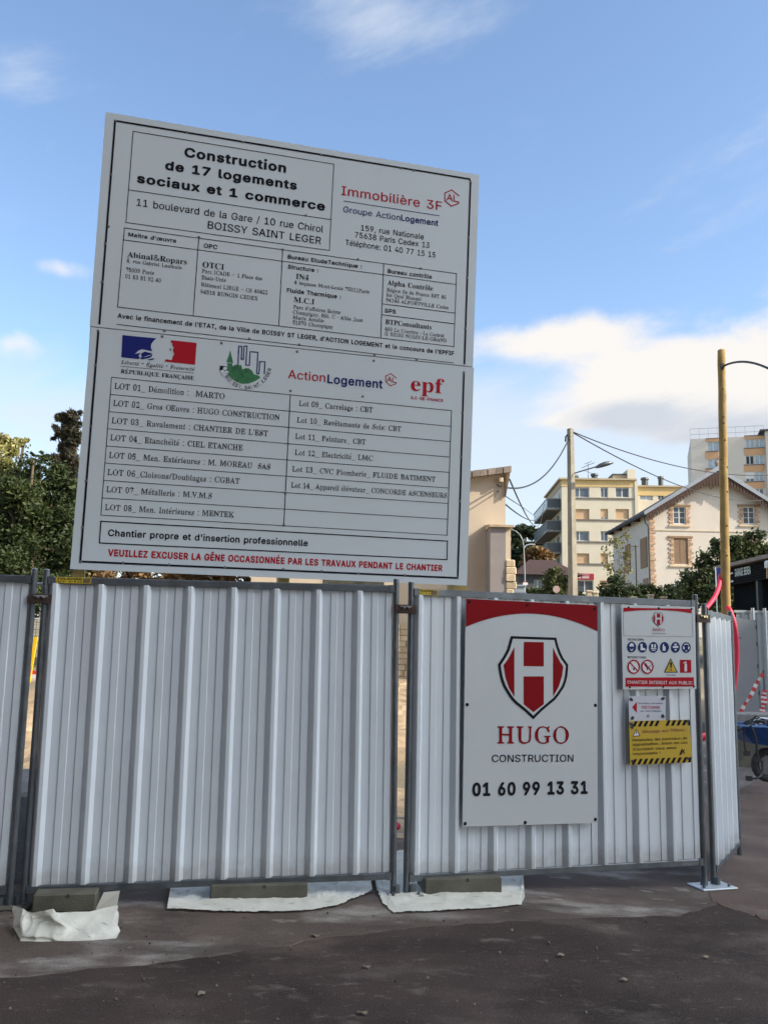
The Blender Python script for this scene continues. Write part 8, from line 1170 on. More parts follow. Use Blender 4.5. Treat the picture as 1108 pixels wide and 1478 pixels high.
for i in range(n):
    a=e0+(e1-e0)*i/n; b=e0+(e1-e0)*(i+1)/n; k=.012*(i%2)
    r.hexa([(a,-.22-k,slope(a)-.03),(b-.01,-.22-k,slope(b)-.03),(b-.01,-.181,slope(b)-.03),(a,-.181,slope(a)-.03),(a,-.22-k,slope(a)+.115),(b-.01,-.22-k,slope(b)+.115),(b-.01,-.16,slope(b)+.115),(a,-.16,slope(a)+.115)],MB_['tile'])
r.build('verge_tile_row',rf)
br=MB(); br.prism([(.0,-.1,slope(0)-.02),(e1-.01,-.1,slope(e1)-.0),(.0,-.1,slope(0)-.55)],(0,.16,0),MB_['timber'] if 'timber' in MB_ else M['timber_dk']); br.build('eave_bracket',bh)
bx=MB(); a,z1=f(718.5,690); b,z0=f(724.5,697); bx.bbox((a,-.16,z0),(b,-.003,z1),MB_['render_beige'],.02); bx.build('junction_box',bh)
# buttress, greyer left part and beige right strip, with small tiled cap, plinth course of stone
a,zt=f(701.5,766); b,_=f(723.0,766); c_,zc=f(731.5,762)
bt=MB(); bt.box((a,-.75,-.3),(b,-.002,zt-.02),MB_['buttress_grey']); bt.box((b,-.70,-.3),(c_-.02,-.002,zt-.02),MB_['render_beige']); bu=bt.build('buttress',bh)
cp=MB(); cp.hexa([(a-.03,-.82,zt-.02),(c_+.03,-.82,zt-.02),(c_+.03,-.002,zt+.0),(a-.03,-.002,zt+.0),(a-.03,-.82,zt+.03),(c_+.03,-.82,zt+.03),(c_+.03,-.002,zt+.13),(a-.03,-.002,zt+.13)],MB_['stone']); cp.build('cap',bu)
stn=MB(); _,zq=f(730,812)
for k in range(11):
    z=zq-(k+1)*.16; w_=.05+.04*(k%2)+rnd.uniform(0,.02)+(.05 if k<4 else 0); stn.bbox((c_-.14,-.77-.01*(k%3),z),(c_-.02+w_*.8,-.701 if False else -.30,z+.15),MB_['stone'],.02)
stn.build('quoin_stone_stack',bh)
st=MB(); zb=zs
for j in range(19):
    z=-.25+j*.13
    if z+.13>zs+.02: break
    x=xl+rnd.uniform(-.2,0)
    while x<a-.02:
        L=rnd.uniform(.22,.45); x2=min(x+L,a-.005)
        if x2>xl and x2-x>.05: st.bbox((max(x,xl),-.035-rnd.uniform(0,.015),z),(x2-.012,-.002,z+.118),MB_['stone'],.012)
        x=x2
st.build('stone_plinth',bh)
# dark rough opening with creeper in the plinth wall
od=MB(); a0,z1=f(466,836); b0,z0=f(554,850); od.box((a0,-.075,z0-.6),(b0,-.052,z1),mat('dark_rubble',(0.06,0.06,0.045),0.95,0,0.5,6,0.5,30,(0.16,0.17,0.13),0.45,7)); od.build('rubble_patch',bh)
# ---- concrete ballast behind the left gap, yellow marker, red barrier, wire fence
p=at(46,1130,6.9); rt=thing('concrete_ballast','large grey concrete ballast block seen through the left gap','concrete block',(p.x,p.y,0)); m=MB(); m.bbox((-.75,-.62,0),(.55,.55,.60),MB_['ballast'],.03); m.build('block_body',rt)
p=at(46,945,15.0); p.z=h(p.x,p.y); rt=thing('marker_post','yellow marker post standing on the soil seen through the left gap','post',p)
zt=at(50,919,15.0).z-p.z; zb=at(46,963,15.0).z-p.z; m=MB(); m.hexa([(-.02,-.015,zb),(.035,-.015,zb),(.035,.015,zb),(-.02,.015,zb),(.025,-.015,zt),(.078,-.015,zt),(.078,.015,zt),(.025,.015,zt)],MB_['yel']); m.build('marker_board',rt)
m=MB(); m.tube([(.0,.03,zb-.25),(.02,.03,zb+.05)],.012,MB_['yel'],6); m.build('stake',rt)
p=at(50,970,16.5); p.z=h(p.x,p.y); rt=thing('site_barrier','red and white barrier low on the soil behind the yellow marker','barrier',p); m=MB(); zz=at(50,968,16.5).z-p.z; zl_=at(50,979,16.5).z-p.z
for i in range(9): m.box((-1.2+i*.26,-.02,zl_),(-1.2+(i+1)*.26,.02,zl_+(zz-zl_)*.40),MB_['barr'] if i%2 else MB_['white']); m.box((-1.2+i*.26,-.02,zl_+(zz-zl_)*.55),(-1.2+(i+1)*.26,.02,zz),MB_['barr'] if i%2==0 else MB_['barr'])
m.build('plank',rt); m=MB()
for x in (-1.1,1.05): m.box((x,.021,-.1),(x+.05,.05,zz),MB_['white'])
m.build('leg',rt)
p=at(55,960,19.0); p.z=h(p.x,p.y); rt=thing('wire_fence','thin wire mesh fence in front of the dark shrubs, seen through the left gap','fence',p); zt=at(55,893,19.0).z-p.z
m=MB()
for i in range(60): x=-2.2+i*.075; m.tube([(x,0,0),(x,0,zt)],.006,MB_['mesh'],4,False)
for j in range(8): z=zt*(j+.5)/8; m.tube([(-2.2,0,z),(2.25,0,z)],.005,MB_['mesh'],4,False)
m.build('mesh_grid',rt)
m=MB(); m.tube([(-2.25,0,zt),(2.3,0,zt)],.018,M['galv_lt'],6); m.build('top_wire',rt)
for x in (-2.2,2.25):
    m=MB(); m.tube([(x,0,-.1),(x,0,zt+.02)],.025,MB_['mesh'],6); m.build('post',rt)
# ---- right side: grey gate, pale fence behind, wheelbarrow, slab, tape, duct, poles
GY=17.6; pl0=at(1050,900,GY-.5); pl1=at(1090,898,GY+.9)
d=(pl1-pl0); ang=math.atan2(d.y,d.x); L=Vector((d.x,d.y)).length; o=Vector((pl0.x,pl0.y,h(pl0.x,pl0.y))); rt=thing('steel_gate','flat grey steel gate leaf behind the red duct','gate',o,ang)
z0=at(1050,888.5,GY-.5).z-o.z; z1=at(1090,896.5,GY+.9).z-o.z; m=MB(); m.prism([(-.5,0,.05),(L,0,.05),(L,0,z1),(-.5,0,z0+(z0-z1)*.5/L)],(0,.05,0),M['steel_grey']); m.build('leaf',rt)
m=MB(); m.tube([(L+.03,.02,0),(L+.03,.02,z1+.02)],.035,M['steel_grey'],8); m.build('hinge_post',rt)
for zq in (.75,1.3,1.75,2.1):
    m=MB(); m.bbox((L-.03,-.02,zq),(L+.0,-.002,zq+.07),M['rubber'],.004); m.build('hinge',rt)
m=MB(); m.tube([(.48,-.002,z1*.83),(.48,-.06,z1*.83)],.02,M['galv_lt'],8); m.tube([(.44,-.06,z1*.83+.01),(.56,-.06,z1*.83-.0)],.012,M['rust'],6); m.build('handle',rt)
YF=19.2; a=at(1062,882,YF); b=at(1150,884,YF); o=Vector((a.x,a.y,h(a.x,a.y))); L=b.x-a.x; rt=thing('corrugated_fence','pale grey ribbed fence standing behind the grey gate','fence',o); zt=a.z-o.z
m=MB(); x=0
while x<L+1: m.box((x,0,0),(x+.10,.02,zt-.03),MB_['palefence']); m.box((x+.10,-.02,0),(x+.17,.02,zt-.03),MB_['palefence']); x+=.17
m.build('sheet',rt); m=MB(); m.box((-.05,-.03,zt-.03),(L+1,.03,zt+.02),MB_['palefence']); m.build('top_rail',rt)
for px_ in (1086,1103):
    q=at(px_,880,YF-.1); m=MB(); m.tube([(q.x-o.x,-.08,0),(q.x-o.x,-.08,zt+.07)],.035,M['galv_lt'],8); m.build('post',rt)
# low concrete kerb slab lying behind the wheelbarrow
a=at(1056,1043,13.4); b=at(1108,1043,13.4); o=Vector((a.x-.1,a.y,h(a.x,a.y))); rt=thing('concrete_slab','grey concrete slab wall running behind the blue wheelbarrow','concrete slab',o)
zt=at(1080,1030,13.4).z-o.z; zb=at(1080,1042,13.4).z-o.z; m=MB(); m.bbox((0,0,zb),(2.6,.45,zt),M['conc_lt'],.02); m.build('slab',rt); m=MB(); m.bbox((.02,.06,0),(2.55,.40,zb),M['concrete'],.02); m.build('support',rt)
# wheelbarrow
WY=11.3; o=at(1106,1124,WY); o.z=h(o.x,o.y); rt=thing('wheelbarrow','blue wheelbarrow full of cables and rods cut by the picture edge','wheelbarrow',o)
def wl(x,y,dy=0.0): p=at(x,y,WY+dy); return p-o
tb=MB(); A0=wl(1066,1048,-.30);A1=wl(1140,1051,-.30); B0=wl(1085,1073,-.20);B1=wl(1132,1080,-.20)
def rr(p,dy): return Vector((p.x,p.y+dy,p.z))
tb_out=[A0,A1,rr(A1,.62),rr(A0,.62)]; tb_in=[B0,B1,rr(B1,.40),rr(B0,.40)]
vs=tb_in+tb_out; tb.add(vs,[(0,1,5,4),(1,2,6,5),(2,3,7,6),(3,0,4,7),(0,3,2,1)],M['blue_tub']); vs2=[v+Vector((0,0,.008)) for v in tb_in]+[v+Vector((0.0,0,.004)) for v in tb_out]; tb.add(vs2,[(4,5,1,0),(5,6,2,1),(6,7,3,2),(7,4,0,3),(0,1,2,3)],M['blue_tub']); tub=tb.build('tub',rt)
m=MB(); m.tube([*tb_out,tb_out[0]],.014,mat('worn_blue_rim',(0.06,0.16,0.38),0.4,0,0.2,20),8); m.build('rim',tub)
wh=MB(); c=wl(1107,1104,-.02); Rw=.20
for r_,wd,mt in ((Rw,.05,M['rubber']),):
    ring=[]; 
    wh.tube([c+Vector((Rw*.82*math.sin(t),0.0,Rw*.82*math.cos(t))) for t in [2*math.pi*i/20 for i in range(21)]],.045,M['rubber'],8,False)
whe=wh.build('wheel',rt,True); m=MB(); m.tube([c+Vector((0,-.03,0)),c+Vector((0,.03,0))],.12,M['conc_lt'],14); m.build('rim',whe)
for dy in (-.16,.16):
    m=MB(); m.tube([c+Vector((.02,dy,0)),wl(1110,1080,dy),wl(1140,1075,dy*1.6),wl(1160,1068,dy*1.6)],.016,M['steel_grey'],8); m.build('frame_tube',rt)
    m=MB(); m.tube([wl(1133,1078,dy*1.4),wl(1131,1108,dy*1.4),wl(1137,1124,dy*1.4)],.015,M['steel_grey'],8); m.build('leg',rt)
cb_=MB(o); r2=random.Random(5)
for k in range(16):
    x0=r2.uniform(1072,1100); x1=x0+r2.uniform(10,40); y0=1048+r2.uniform(-5,0); y1=1045+r2.uniform(-9,1); dy=r2.uniform(-.15,.2)
    cb_.tube([at(x0,y0,WY+dy),at((x0+x1)/2,min(y0,y1)-r2.uniform(1,5),WY+dy),at(x1,y1,WY+dy)],.009,M['cable'] if k%3 else M['galv_lt'],6)
solo('cable_heap',cb_,'tangle of black and grey cables heaped in the blue wheelbarrow','cables',o)
def cable(label,pts,r,name='hanging_cable',plug=None,cat='cable',group=None):
    P=[at(*q) for q in pts]; Pp=[]
    for i in range(len(P)-1):
        p0=P[max(i-1,0)];p1_=P[i];p2_=P[i+1];p3_=P[min(i+2,len(P)-1)]
        for k in range(5):
            t=k/5; Pp.append(.5*((2*p1_)+(p2_-p0)*t+(2*p0-5*p1_+4*p2_-p3_)*t*t+(3*p1_-p0-3*p2_+p3_)*t**3))
    Pp.append(P[-1]); o=P[0].copy(); m=MB(o); m.tube(Pp,r,M['cable'],6)
    if plug: m.box(tuple(P[-1]+Vector((-.035,-.02,-.03))),tuple(P[-1]+Vector((.035,.02,.025))),M['cable'])
    return solo(name,m,label,cat,o,group)
y_=WY-.36
cable('short black cable with plug hanging from the left end of the wheelbarrow',[(1073,1052,y_),(1073,1066,y_),(1074,1078,y_),(1077,1087,y_)],.011,plug=True,group='cables hanging from the wheelbarrow')
cable('thick black cable hanging down the side of the wheelbarrow tub',[(1082,1047,y_),(1087,1058,y_),(1091,1072,y_),(1092,1090,y_),(1093,1096,y_)],.018,plug=True,group='cables hanging from the wheelbarrow')
cable('black cable curling on the ground below the wheelbarrow wheel',[(1099,1098,y_+.1),(1099,1115,y_+.1),(1094,1122,y_),(1086,1123.5,y_),(1080,1123,y_)],.012,plug=True,group='cables hanging from the wheelbarrow')
cable('knotted black cable end poking out left of the wheelbarrow',[(1070,1050,y_),(1063,1053,y_),(1058,1051,y_+.1),(1060,1058,y_),(1067,1055,y_)],.016,group='cables hanging from the wheelbarrow')
# red and white tapes
def tape(label,pts,Y,w):
    P=[at(x,y,Y) for x,y in pts]; o=P[0].copy(); m=MB(o); n=11
    for i in range(n):
        a=P[0].lerp(P[1],i/n); b=P[0].lerp(P[1],(i+1)/n); tw=w*(.55+.45*abs(math.cos(i*.55))); d=Vector((b.z-a.z,0,-(b.x-a.x))).normalized()*tw/2; e=Vector((0,.02*math.sin(i),0))
        m.hexa([a-d+e,b-d+e,b-d+e+Vector((0,.004,0)),a-d+e+Vector((0,.004,0)),a+d+e,b+d+e,b+d+e+Vector((0,.004,0)),a+d+e+Vector((0,.004,0))],MB_['barr'] if i%2==0 else MB_['white'])
    solo('barrier_tape',m,label,'tape',o,'red and white barrier tapes')
tape('red and white tape stretched slanting across the grey gate',[(1068,1029),(1100,972)],14.2,.065); tape('red and white tape hanging upright at the picture edge near the wheelbarrow',[(1100,1030),(1103,996)],14.1,.10)
m=MB(); q=at(1101,967,14.3); o=Vector((q.x,q.y,h(q.x,q.y))); rt=thing('tape_stake','thin grey stake that holds the slanting tape','stake',o); m.tube([(0,0,0),(0,0,q.z-o.z)],.014,M['steel_grey'],6); m.build('rod',rt)
# poles
def pole_pts(x0,y0,x1,y1,Y): a=at(x0,y0,Y); b=at(x1,y1,Y); return a,b
b=at(1047,880,17.0); t=at(1040.3,506,17.0); o=Vector((b.x,17.0,h(b.x,17.0))); rt=thing('wooden_pole','tall yellow pine utility pole in front of the white house','utility pole',o)
m=MB(); n=26; pts=[];rs=[]
for i in range(n+1):
    q=i/n; z=-.2+(t.z-o.z+.2)*q; x=(t.x-b.x)*max(0,(z+o.z-b.z)/(t.z-b.z)); pts.append((x+.004*math.sin(i*1.7),0,z)); rs.append(.094-.020*q+.002*math.sin(i*2.3))
pts.append((pts[-1][0],0,pts[-1][2]+.02)); rs.append(.05); m.tube(pts,rs,M['pole_y'],20); m.build('shaft',rt,True)
m=MB(); zt=t.z-o.z; m.box((.05,-.10,zt-.42),(.11,-.02,zt-.30),M['rubber']); m.tube([(.07,-.03,zt-.36),(.15,-.03,zt-.28),(.16,-.03,zt-.20)],.012,M['rubber'],6); m.build('hook_bracket',rt)
r2=random.Random(3)
for k in range(14):
    z=r2.uniform(2.4,zt-.8); an=r2.uniform(-2.6,-.5); q=(z)/zt; x=(t.x-b.x)*max(0,(z+o.z-b.z)/(t.z-b.z)); rr_=.094-.02*q; c=Vector((x+rr_*math.cos(an),rr_*math.sin(an),z)); m=MB(); m.sphere(c,.017,M['timber_dk'],8,5,(1,1,1.2)); m.build('knot',rt)
t=at(822.5,619,29.0); b=at(826.5,862,29.0); o=Vector((b.x,29.0,h(b.x,29.0))); rt=thing('concrete_pole','grey concrete utility pole carrying a street light arm','utility pole',o)
zt=t.z-o.z; k=(t.x-b.x)/(t.z-b.z); m=MB(); x0=0+k*(0-(b.z-o.z)); 
def ring(z,w,dp):
    x=k*(z-(b.z-o.z)); a_=R_(32); r=[(-w*.85,-dp),(w*.85,-dp),(w*.85,dp),(-w*.85,dp)]; return [(x+u*math.cos(a_)-v*math.sin(a_),u*math.sin(a_)+v*math.cos(a_),z) for u,v in r]
Zs=[-.2,zt*.33,zt*.66,zt]
for i in range(3):
    q0,q1=i/3,(i+1)/3; m.hexa(ring(Zs[i],.15-.06*q0,.12-.04*q0)+ring(Zs[i+1],.15-.06*q1,.12-.04*q1),M['pole_c'])
m.build('shaft',rt); m=MB(); xs_=k*(zt-(b.z-o.z)); m.tube([(xs_-.11,-.02,zt-.22),(xs_-.16,-.02,zt-.28),(xs_-.17,-.02,zt-.45)],.03,M['rubber'],6); m.tube([(xs_+.10,-.02,zt-.12),(xs_+.20,-.02,zt-.18)],.03,M['rubber'],6); m.build('insulator',rt)
m=MB(o); m.tube([at(828,683.2,28.9),at(845,678,28.7),at(861,673.4,28.5)],.022,M['galv'],8); am=m.build('lamp_arm',rt); m=MB(o)
H=[(859,674.6,.05),(864,673,.11),(871,670.8,.13),(878,669.2,.11),(884.5,668.4,.03)]
pts=[at(x,y,28.5) for x,y,_ in H]; vs=[];fs=[]
for i,(p,(x,y,wd)) in enumerate(zip(pts,H)):
    for kk in range(10): an=2*math.pi*kk/10; vs.append(p+Vector((0,wd*1.3*math.cos(an),wd*(.75 if math.sin(an)>0 else .55)*math.sin(an))))
for i in range(4):
    for kk in range(10): fs.append((i*10+kk,i*10+(kk+1)%10,(i+1)*10+(kk+1)%10,(i+1)*10+kk))
fs+= [tuple(range(9,-1,-1)),tuple(range(40,50))]; m.add(vs,fs,M['galv']); m.build('lamp_head',am,True)
# arched street lamp and its sign plates
Y=46.0; o=at(758,858,Y); gz=h(o.x,o.y); o=Vector((o.x,Y,gz)); rt=thing('street_lamp','slim pale street lamp with arched arm beside the beige house','street lamp',o)
m=MB(o); m.tube([Vector((at(757.5,858,Y).x,Y,gz)),at(757,830,Y),at(755.4,790,Y)],[.040,.034,.030],MB_['lampgrey'],8); m.tube([at(755.4,790,Y),at(754,780,Y),at(750,772,Y),at(744,766.5,Y),at(737,764,Y),at(731,763.4,Y)],.028,MB_['lampgrey'],8); m.build('mast',rt)
m=MB(o); a=at(732,763.2,Y); m.hexa([a+Vector(v) for v in ((-.5,-.12,-.05),(.1,-.08,-.05),(.1,.08,-.05),(-.5,.12,-.05),(-.45,-.1,.06),(.1,-.06,.07),(.1,.06,.07),(-.45,.1,.06))],M['galv']); m.build('lamp_head',rt)
m=MB(o); m.tube([at(755.6,791,Y),at(759,787,Y),at(765,785.5,Y),at(772,786,Y)],.03,M['galv_lt'],8); m.build('side_arm',rt)
m=MB(o); a=at(757.5,842.5,Y-.1); m.bbox(tuple(a+Vector((-.12,-.02,-.06))),tuple(a+Vector((.13,.02,.06))),MB_['white'],.005); m.bbox(tuple(a+Vector((-.12,-.022,.07))),tuple(a+Vector((.11,.02,.09))),MB_['barr'],.002); m.build('small_sign',rt)
Y=30.0; a=at(737,846,Y); b=at(758,846,Y); gz=h(a.x,Y); o=Vector((a.x,Y,gz)); rt=thing('utility_cabinet','blue grey utility cabinet by the foot of the arched street lamp','cabinet',o); zt=a.z-gz
m=MB(); m.bbox((0,0,0),(b.x-a.x,.5,zt),MB_['cabinet'],.02); m.build('cabinet_body',rt); m=MB(); m.bbox((-.03,-.05,zt),(b.x-a.x+.03,.55,zt+.05),MB_['cabinet'],.01); m.build('lid',rt)
m=MB(); c=at(741,857,Y-.4); e=at(760,857,Y-.4); m.bbox((c.x-a.x,-.45,0),(e.x-a.x,-.06,at(741,855,Y-.4).z-gz),M['conc_lt'],.02); m.build('plinth',rt)
# red duct
def duct(label,pts,r):
    P=[at(*q) for q in pts]; Pp=[]
    for i in range(len(P)-1):
        p0=P[max(i-1,0)];a_=P[i];b_=P[i+1];c_=P[min(i+2,len(P)-1)]
        for k in range(14):
            t=k/14; Pp.append(.5*((2*a_)+(b_-p0)*t+(2*p0-5*a_+4*b_-c_)*t*t+(3*a_-p0-3*b_+c_)*t**3))
    Pp.append(P[-1]); o=P[0].copy(); m=MB(o); m.tube(Pp,[r*(1+.09*(i%2)) for i in range(len(Pp))],M['duct'],12); solo('red_duct',m,label,'duct',o,'red corrugated ducts')
duct('red corrugated duct hanging in a long bow before the grey gate',[(1049.5,877,16.7),(1054,884,16.55),(1060,905,16.5),(1062.3,930,16.5),(1062.3,955,16.5),(1059.5,985,16.5),(1056,1010,16.5),(1054.8,1030,16.5)],.042)
duct('red corrugated duct curving up behind the yellow pole',[(1018,878,16.2),(1024,871,16.4),(1031,861,16.6),(1036.5,847,16.85),(1039.3,830,17.12)],.040)
duct('short stub of red duct low behind the corner posts',[(1004,1065,11.2),(1010,1064,11.3),(1017,1063,11.4),(1024,1064,11.5)],.045)
duct('tip of red duct seen through the gap below the middle clamp',[(566,1194,7.3),(570,1193,7.3),(573,1192.5,7.35)],.028)
# ---- overhead cables
def wire(label,a,b,sag,r,n=24):
    p,q=at(*a),at(*b); o=p.copy(); m=MB(o); P=[]
    for i in range(n+1):
        t=i/n; c=p.lerp(q,t); c.z-=sag*4*t*(1-t); P.append(c)
    m.tube(P,r,M['cable'],5); solo('overhead_cable',m,label,'cable',o,'overhead cables')
wire('thick sagging cable from the concrete pole to the beige house',(820,634,29),(717.5,700,19.7),.62,.022)
wire('upper cable from the concrete pole passing behind the yellow pole',(829,624.5,29),(1130,684,40),.55,.020)
wire('lower cable from the concrete pole crossing the white house gable',(829,626,29),(1100,722,58),.75,.022)
wire('cable from the beige house dropping towards the top balcony',(717.5,709,19.7),(776,750,112),-.1,.016)
wire('faint slack cable between beige house eave and apartment roof',(735,692,20),(785,722,121),2.2,.022)
wire('second faint slack cable arriving below the apartment roof edge',(722,722,20),(785,728,121),1.2,.022)
wire('cable leaving the top of the yellow pole to the right',(1045.5,527.5,16.95),(1130,545,14),-.16,.022)
wire('thin cable crossing the pale house front under the upper windows',(900,771,80),(1140,766,70),.15,.03)
wire('low wire from the thin pole by the house towards the sapling',(917,790,66),(880,810,60),.2,.025)
# ------------------------------------------------------------------ apartment block
TH=R_(-2.5); o,f=frame(811.5,860,110.0,TH); GZ=h(o.x,o.y)-.5
ap=thing('apartment_building','cream apartment block of five floors with dark corner balconies','building',(o.x,o.y,0),TH)
zt=f(812,692.5)[1]; xw=f(917.5,692)[0]; depth=13.5
rows=[(703.4,718.0),(734.5,749.3),(766.3,781.2),(798.5,813.0)]
cols=[(828.2,850.0),(866.0,877.0),(887.6,907.2)]
shop=(831,856.5,837,853); kinds=[['off','n','n'],['roller','half','roller'],['off','n','roller'],['roller','roller','roller']]
holes=[];spec=[]
for r_,(y0,y1) in enumerate(rows):
    for c,(x0,x1) in enumerate(cols):
        a,zt_=f(x0,y0); b,zb_=f(x1,y1); holes.append((a,b,zb_,zt_)); spec.append((a,b,zb_,zt_,kinds[r_][c]))
a,zq=f(831,837.3); b,zw=f(856,856); holes.append((a,b,zw,zq)); spec.append((a,b,zw,zq,'n'))
a,zq=f(865,838); b,zw=f(880,856); holes.append((a,b,zw,zq)); spec.append((a,b,zw,zq,'roller'))
w=MB(); facade(w,0,xw,GZ,zt-.0,holes,MB_['render_cream'],0,.35)
w.quad((0,0,GZ),(0,0,zt),(0,depth,zt),(0,depth,GZ),MB_['render_cream']); w.quad((0,depth,GZ),(0,depth,zt),(xw+14,depth,zt),(xw+14,depth,GZ),MB_['render_cream'])
# set-back right wing
zr=f(950,700)[1]; x2=xw+13.5; sb=1.6; hw=[]; sw=[]
for y0,y1 in ((707.5,719),(738,752),(770,784)):
    for x0,x1 in ((925.5,944.5),(951.5,961)):
        a,z1=f(x0,y0); b,z0=f(x1,y1); hw.append((a*1.015,b*1.015,z0,z1))
facade(w,xw,x2,GZ,zr,hw,MB_['render_cream'],sb,.35); w.quad((xw,0,GZ),(xw,sb,GZ),(xw,sb,zt),(xw,0,zt),MB_['render_cream']); w.quad((x2,sb,GZ),(x2,depth,GZ),(x2,depth,zr),(x2,sb,zr),MB_['render_cream'])
w.build('wall',ap)
for a,b,c,d,k in spec:
    if k=='half':
        window(ap,a,b,c,c+(d-c)*.2,.2,'n'); window(ap,a,b,c+(d-c)*.2,d,.16,'roller')
    else: window(ap,a,b,c,d,.22,k,.09)
for i,(a,b,c,d) in enumerate(hw): window(ap,a,b,c,d,sb+.2,'lt' if i==0 else 'n',.09)
r=MB(); r.box((-.35,-.35,zt),(xw+.02,depth+.2,zt+.22),MB_['coping']); r.box((xw+.021,sb-.3,zr),(x2+.3,depth+.2,zr+.2),MB_['coping']); rf=r.build('roof',ap)
z2=f(850,703)[1]+.12; bnd=MB(); bnd.box((-.04,-.05,f(850,702.6)[1]),(xw+.0,-.002,zt-.01),MB_['ochre']); bnd.box((xw+.03,sb-.05,zr-1.1),(x2,sb-.002,zr-.01),MB_['ochre']); bnd.box((-.05,0,f(850,702.6)[1]),(-.002,depth,zt-.01),MB_['coping']); bnd.build('ochre_cornice',ap)
for y in (719.4,750.6,782.4,814.3):
    z=f(850,y)[1]; s=MB(); s.box((f(822,y)[0],-.10,z-.10),(xw-.02,-.002,z+.10),MB_['sill']); s.build('sill_band',ap)
pb=MB(); pb.box((xw-.0-.25,-.12,GZ),(xw+.15,-.004,zt-.02),MB_['render_cream']); pb.build('corner_pilaster',ap)
ch=MB(); a,z1=f(889,681); b,_=f(909,681); c_,z3_=f(920,674); ch.box((a,2,zt+.22),(b,5,z1),MB_['coping']); ch.box((b,1.5,zt+.22),(c_,5,z3_),MB_['render_cream']); ch.box((a-.1,1.9,z1),(b,5.1,z1+.15),MB_['balc']); ch.build('chimney',rf)
for x,y0,w_ in ((834,690,2.6),(864,688,2.2),(938.5,694,2.4),(962,692,1.8)):
    a,z=f(x,y0-4); c=MB(); zb=zt+.2 if x<917 else zr+.2; c.tube([(a,3,zb),(a,3,z+.35)],w_*.18,MB_['balc'],8); c.tube([(a,3,z+.35),(a,3,z+.62)],[w_*.24,w_*.2],MB_['balc'],8); c.build('vent_pipe',rf)
an=MB(); a,z=f(854.5,664.5); zb=zt+.2; an.tube([(a,3,zb),(a,3,z+.3)],.045,M['galv'],5)
for dz,L,s_ in ((0,1.6,.35),(-.9,1.3,-.25),(.35,.9,.2)): an.tube([(a-L/2,3,z+dz-s_),(a+L/2,3,z+dz+s_)],.03,M['galv'],4); 
for i in range(6): an.tube([(a-.8+i*.32,2.6,z-.33+i*.14),(a-.8+i*.32,3.4,z-.33+i*.14)],.025,M['galv'],4)
an.build('aerial',rf)
# balconies down the left side
def dz_for(xp,yp,Y): return at(xp,yp,Y).z
for k,y in enumerate((721.5,753.0,784.5,815.0)):
    zr_=dz_for(803,y-1.5,111.0); zf=zr_-1.25; b=MB(); bm=MB_['balc_glass'] if k==0 else MB_['balc']
    b.box((-1.75,.6,zf-.22),(-.0,13.6,zf),MB_['slab']); bo=b.build('balcony',ap)
    p=MB(); p.box((-1.78,.62,zf+.05),(-1.72,13.6,zr_-.12),bm); p.box((-1.72,.62,zf+.05),(-.05,.68,zr_-.12),bm if k else MB_['balc']); p.build('parapet',bo)
    p=MB(); p.box((-1.82,.58,zr_-.10),(-1.68,13.7,zr_),MB_['slab']); p.box((-1.68,.58,zr_-.10),(-.05,.70,zr_),MB_['slab']); p.build('handrail',bo)
    for j in range(3):
        y0=2.2+j*3.6; dd=MB(); dd.box((-.06,y0,zf),(-.004,y0+1.6,zf+2.15),MB_['glass']); dd.box((-.08,y0-.06,zf),(-.061+.0,y0+.0,zf+2.2),MB_['win']); dd.box((-.08,y0+.77,zf),(-.061,y0+.83,zf+2.2),MB_['win']); dd.build('balcony_door',bo)
sgn=MB(); a,z1=f(831.2,827.8); b,z0=f(856.3,836.8); sgn.box((a-1.0,-.2,z0),(b,-.003,z1),MB_['shop_red']); so2=sgn.build('shop_sign',ap)
pl=Pl((0,-.205,0),(1,0,0),(0,-1,0)); t=MB(); text_uv(t,pl,'NE MON','b',MB_['white'],a+.1,z0+.20*(z1-z0),(b-a)*.66,(z1-z0)*.34,.002); text_uv(t,pl,'LITIERS','s',MB_['white'],a+.5,z0+.68*(z1-z0),(b-a)*.5,(z1-z0)*.15,.002); t.build('lettering',so2)
# ------------------------------------------------------------------ white gabled house
Y0=72.0; TH=0.0; o,f=frame(939.0,860,Y0,TH); GZ=h(o.x,Y0)-.4
hs2=thing('gabled_house','pale house with brown scalloped gable and brick window surrounds','house',(o.x,o.y,0),TH)
xa,za=f(1030.5,684); xr=2*xa; ze=f(939,741)[1]; dep=11.5
# gable wall with openings
H=[]; S=[]
for x0,x1,y0,y1,k in ((970.3,988.8,731,756.5,'cross'),(1070.9,1088.7,731,756.5,'cross'),(971,992.4,776.3,814.5,'louvre'),(1070,1091,776.3,814.5,'louvre'),(972,985,838.5,856,'n'),(1072,1088,838.5,856,'n')):
    a,z1=f(x0,y0); b,z0=f(x1,y1); H.append((a,b,z0,z1)); S.append((a,b,z0,z1,k))
w=MB(); facade(w,0,xr,GZ,ze,H,MB_['render_house'],0,.22)
up_h=[q for q in H if q[3]>ze]
sl=(za-ze)/xa
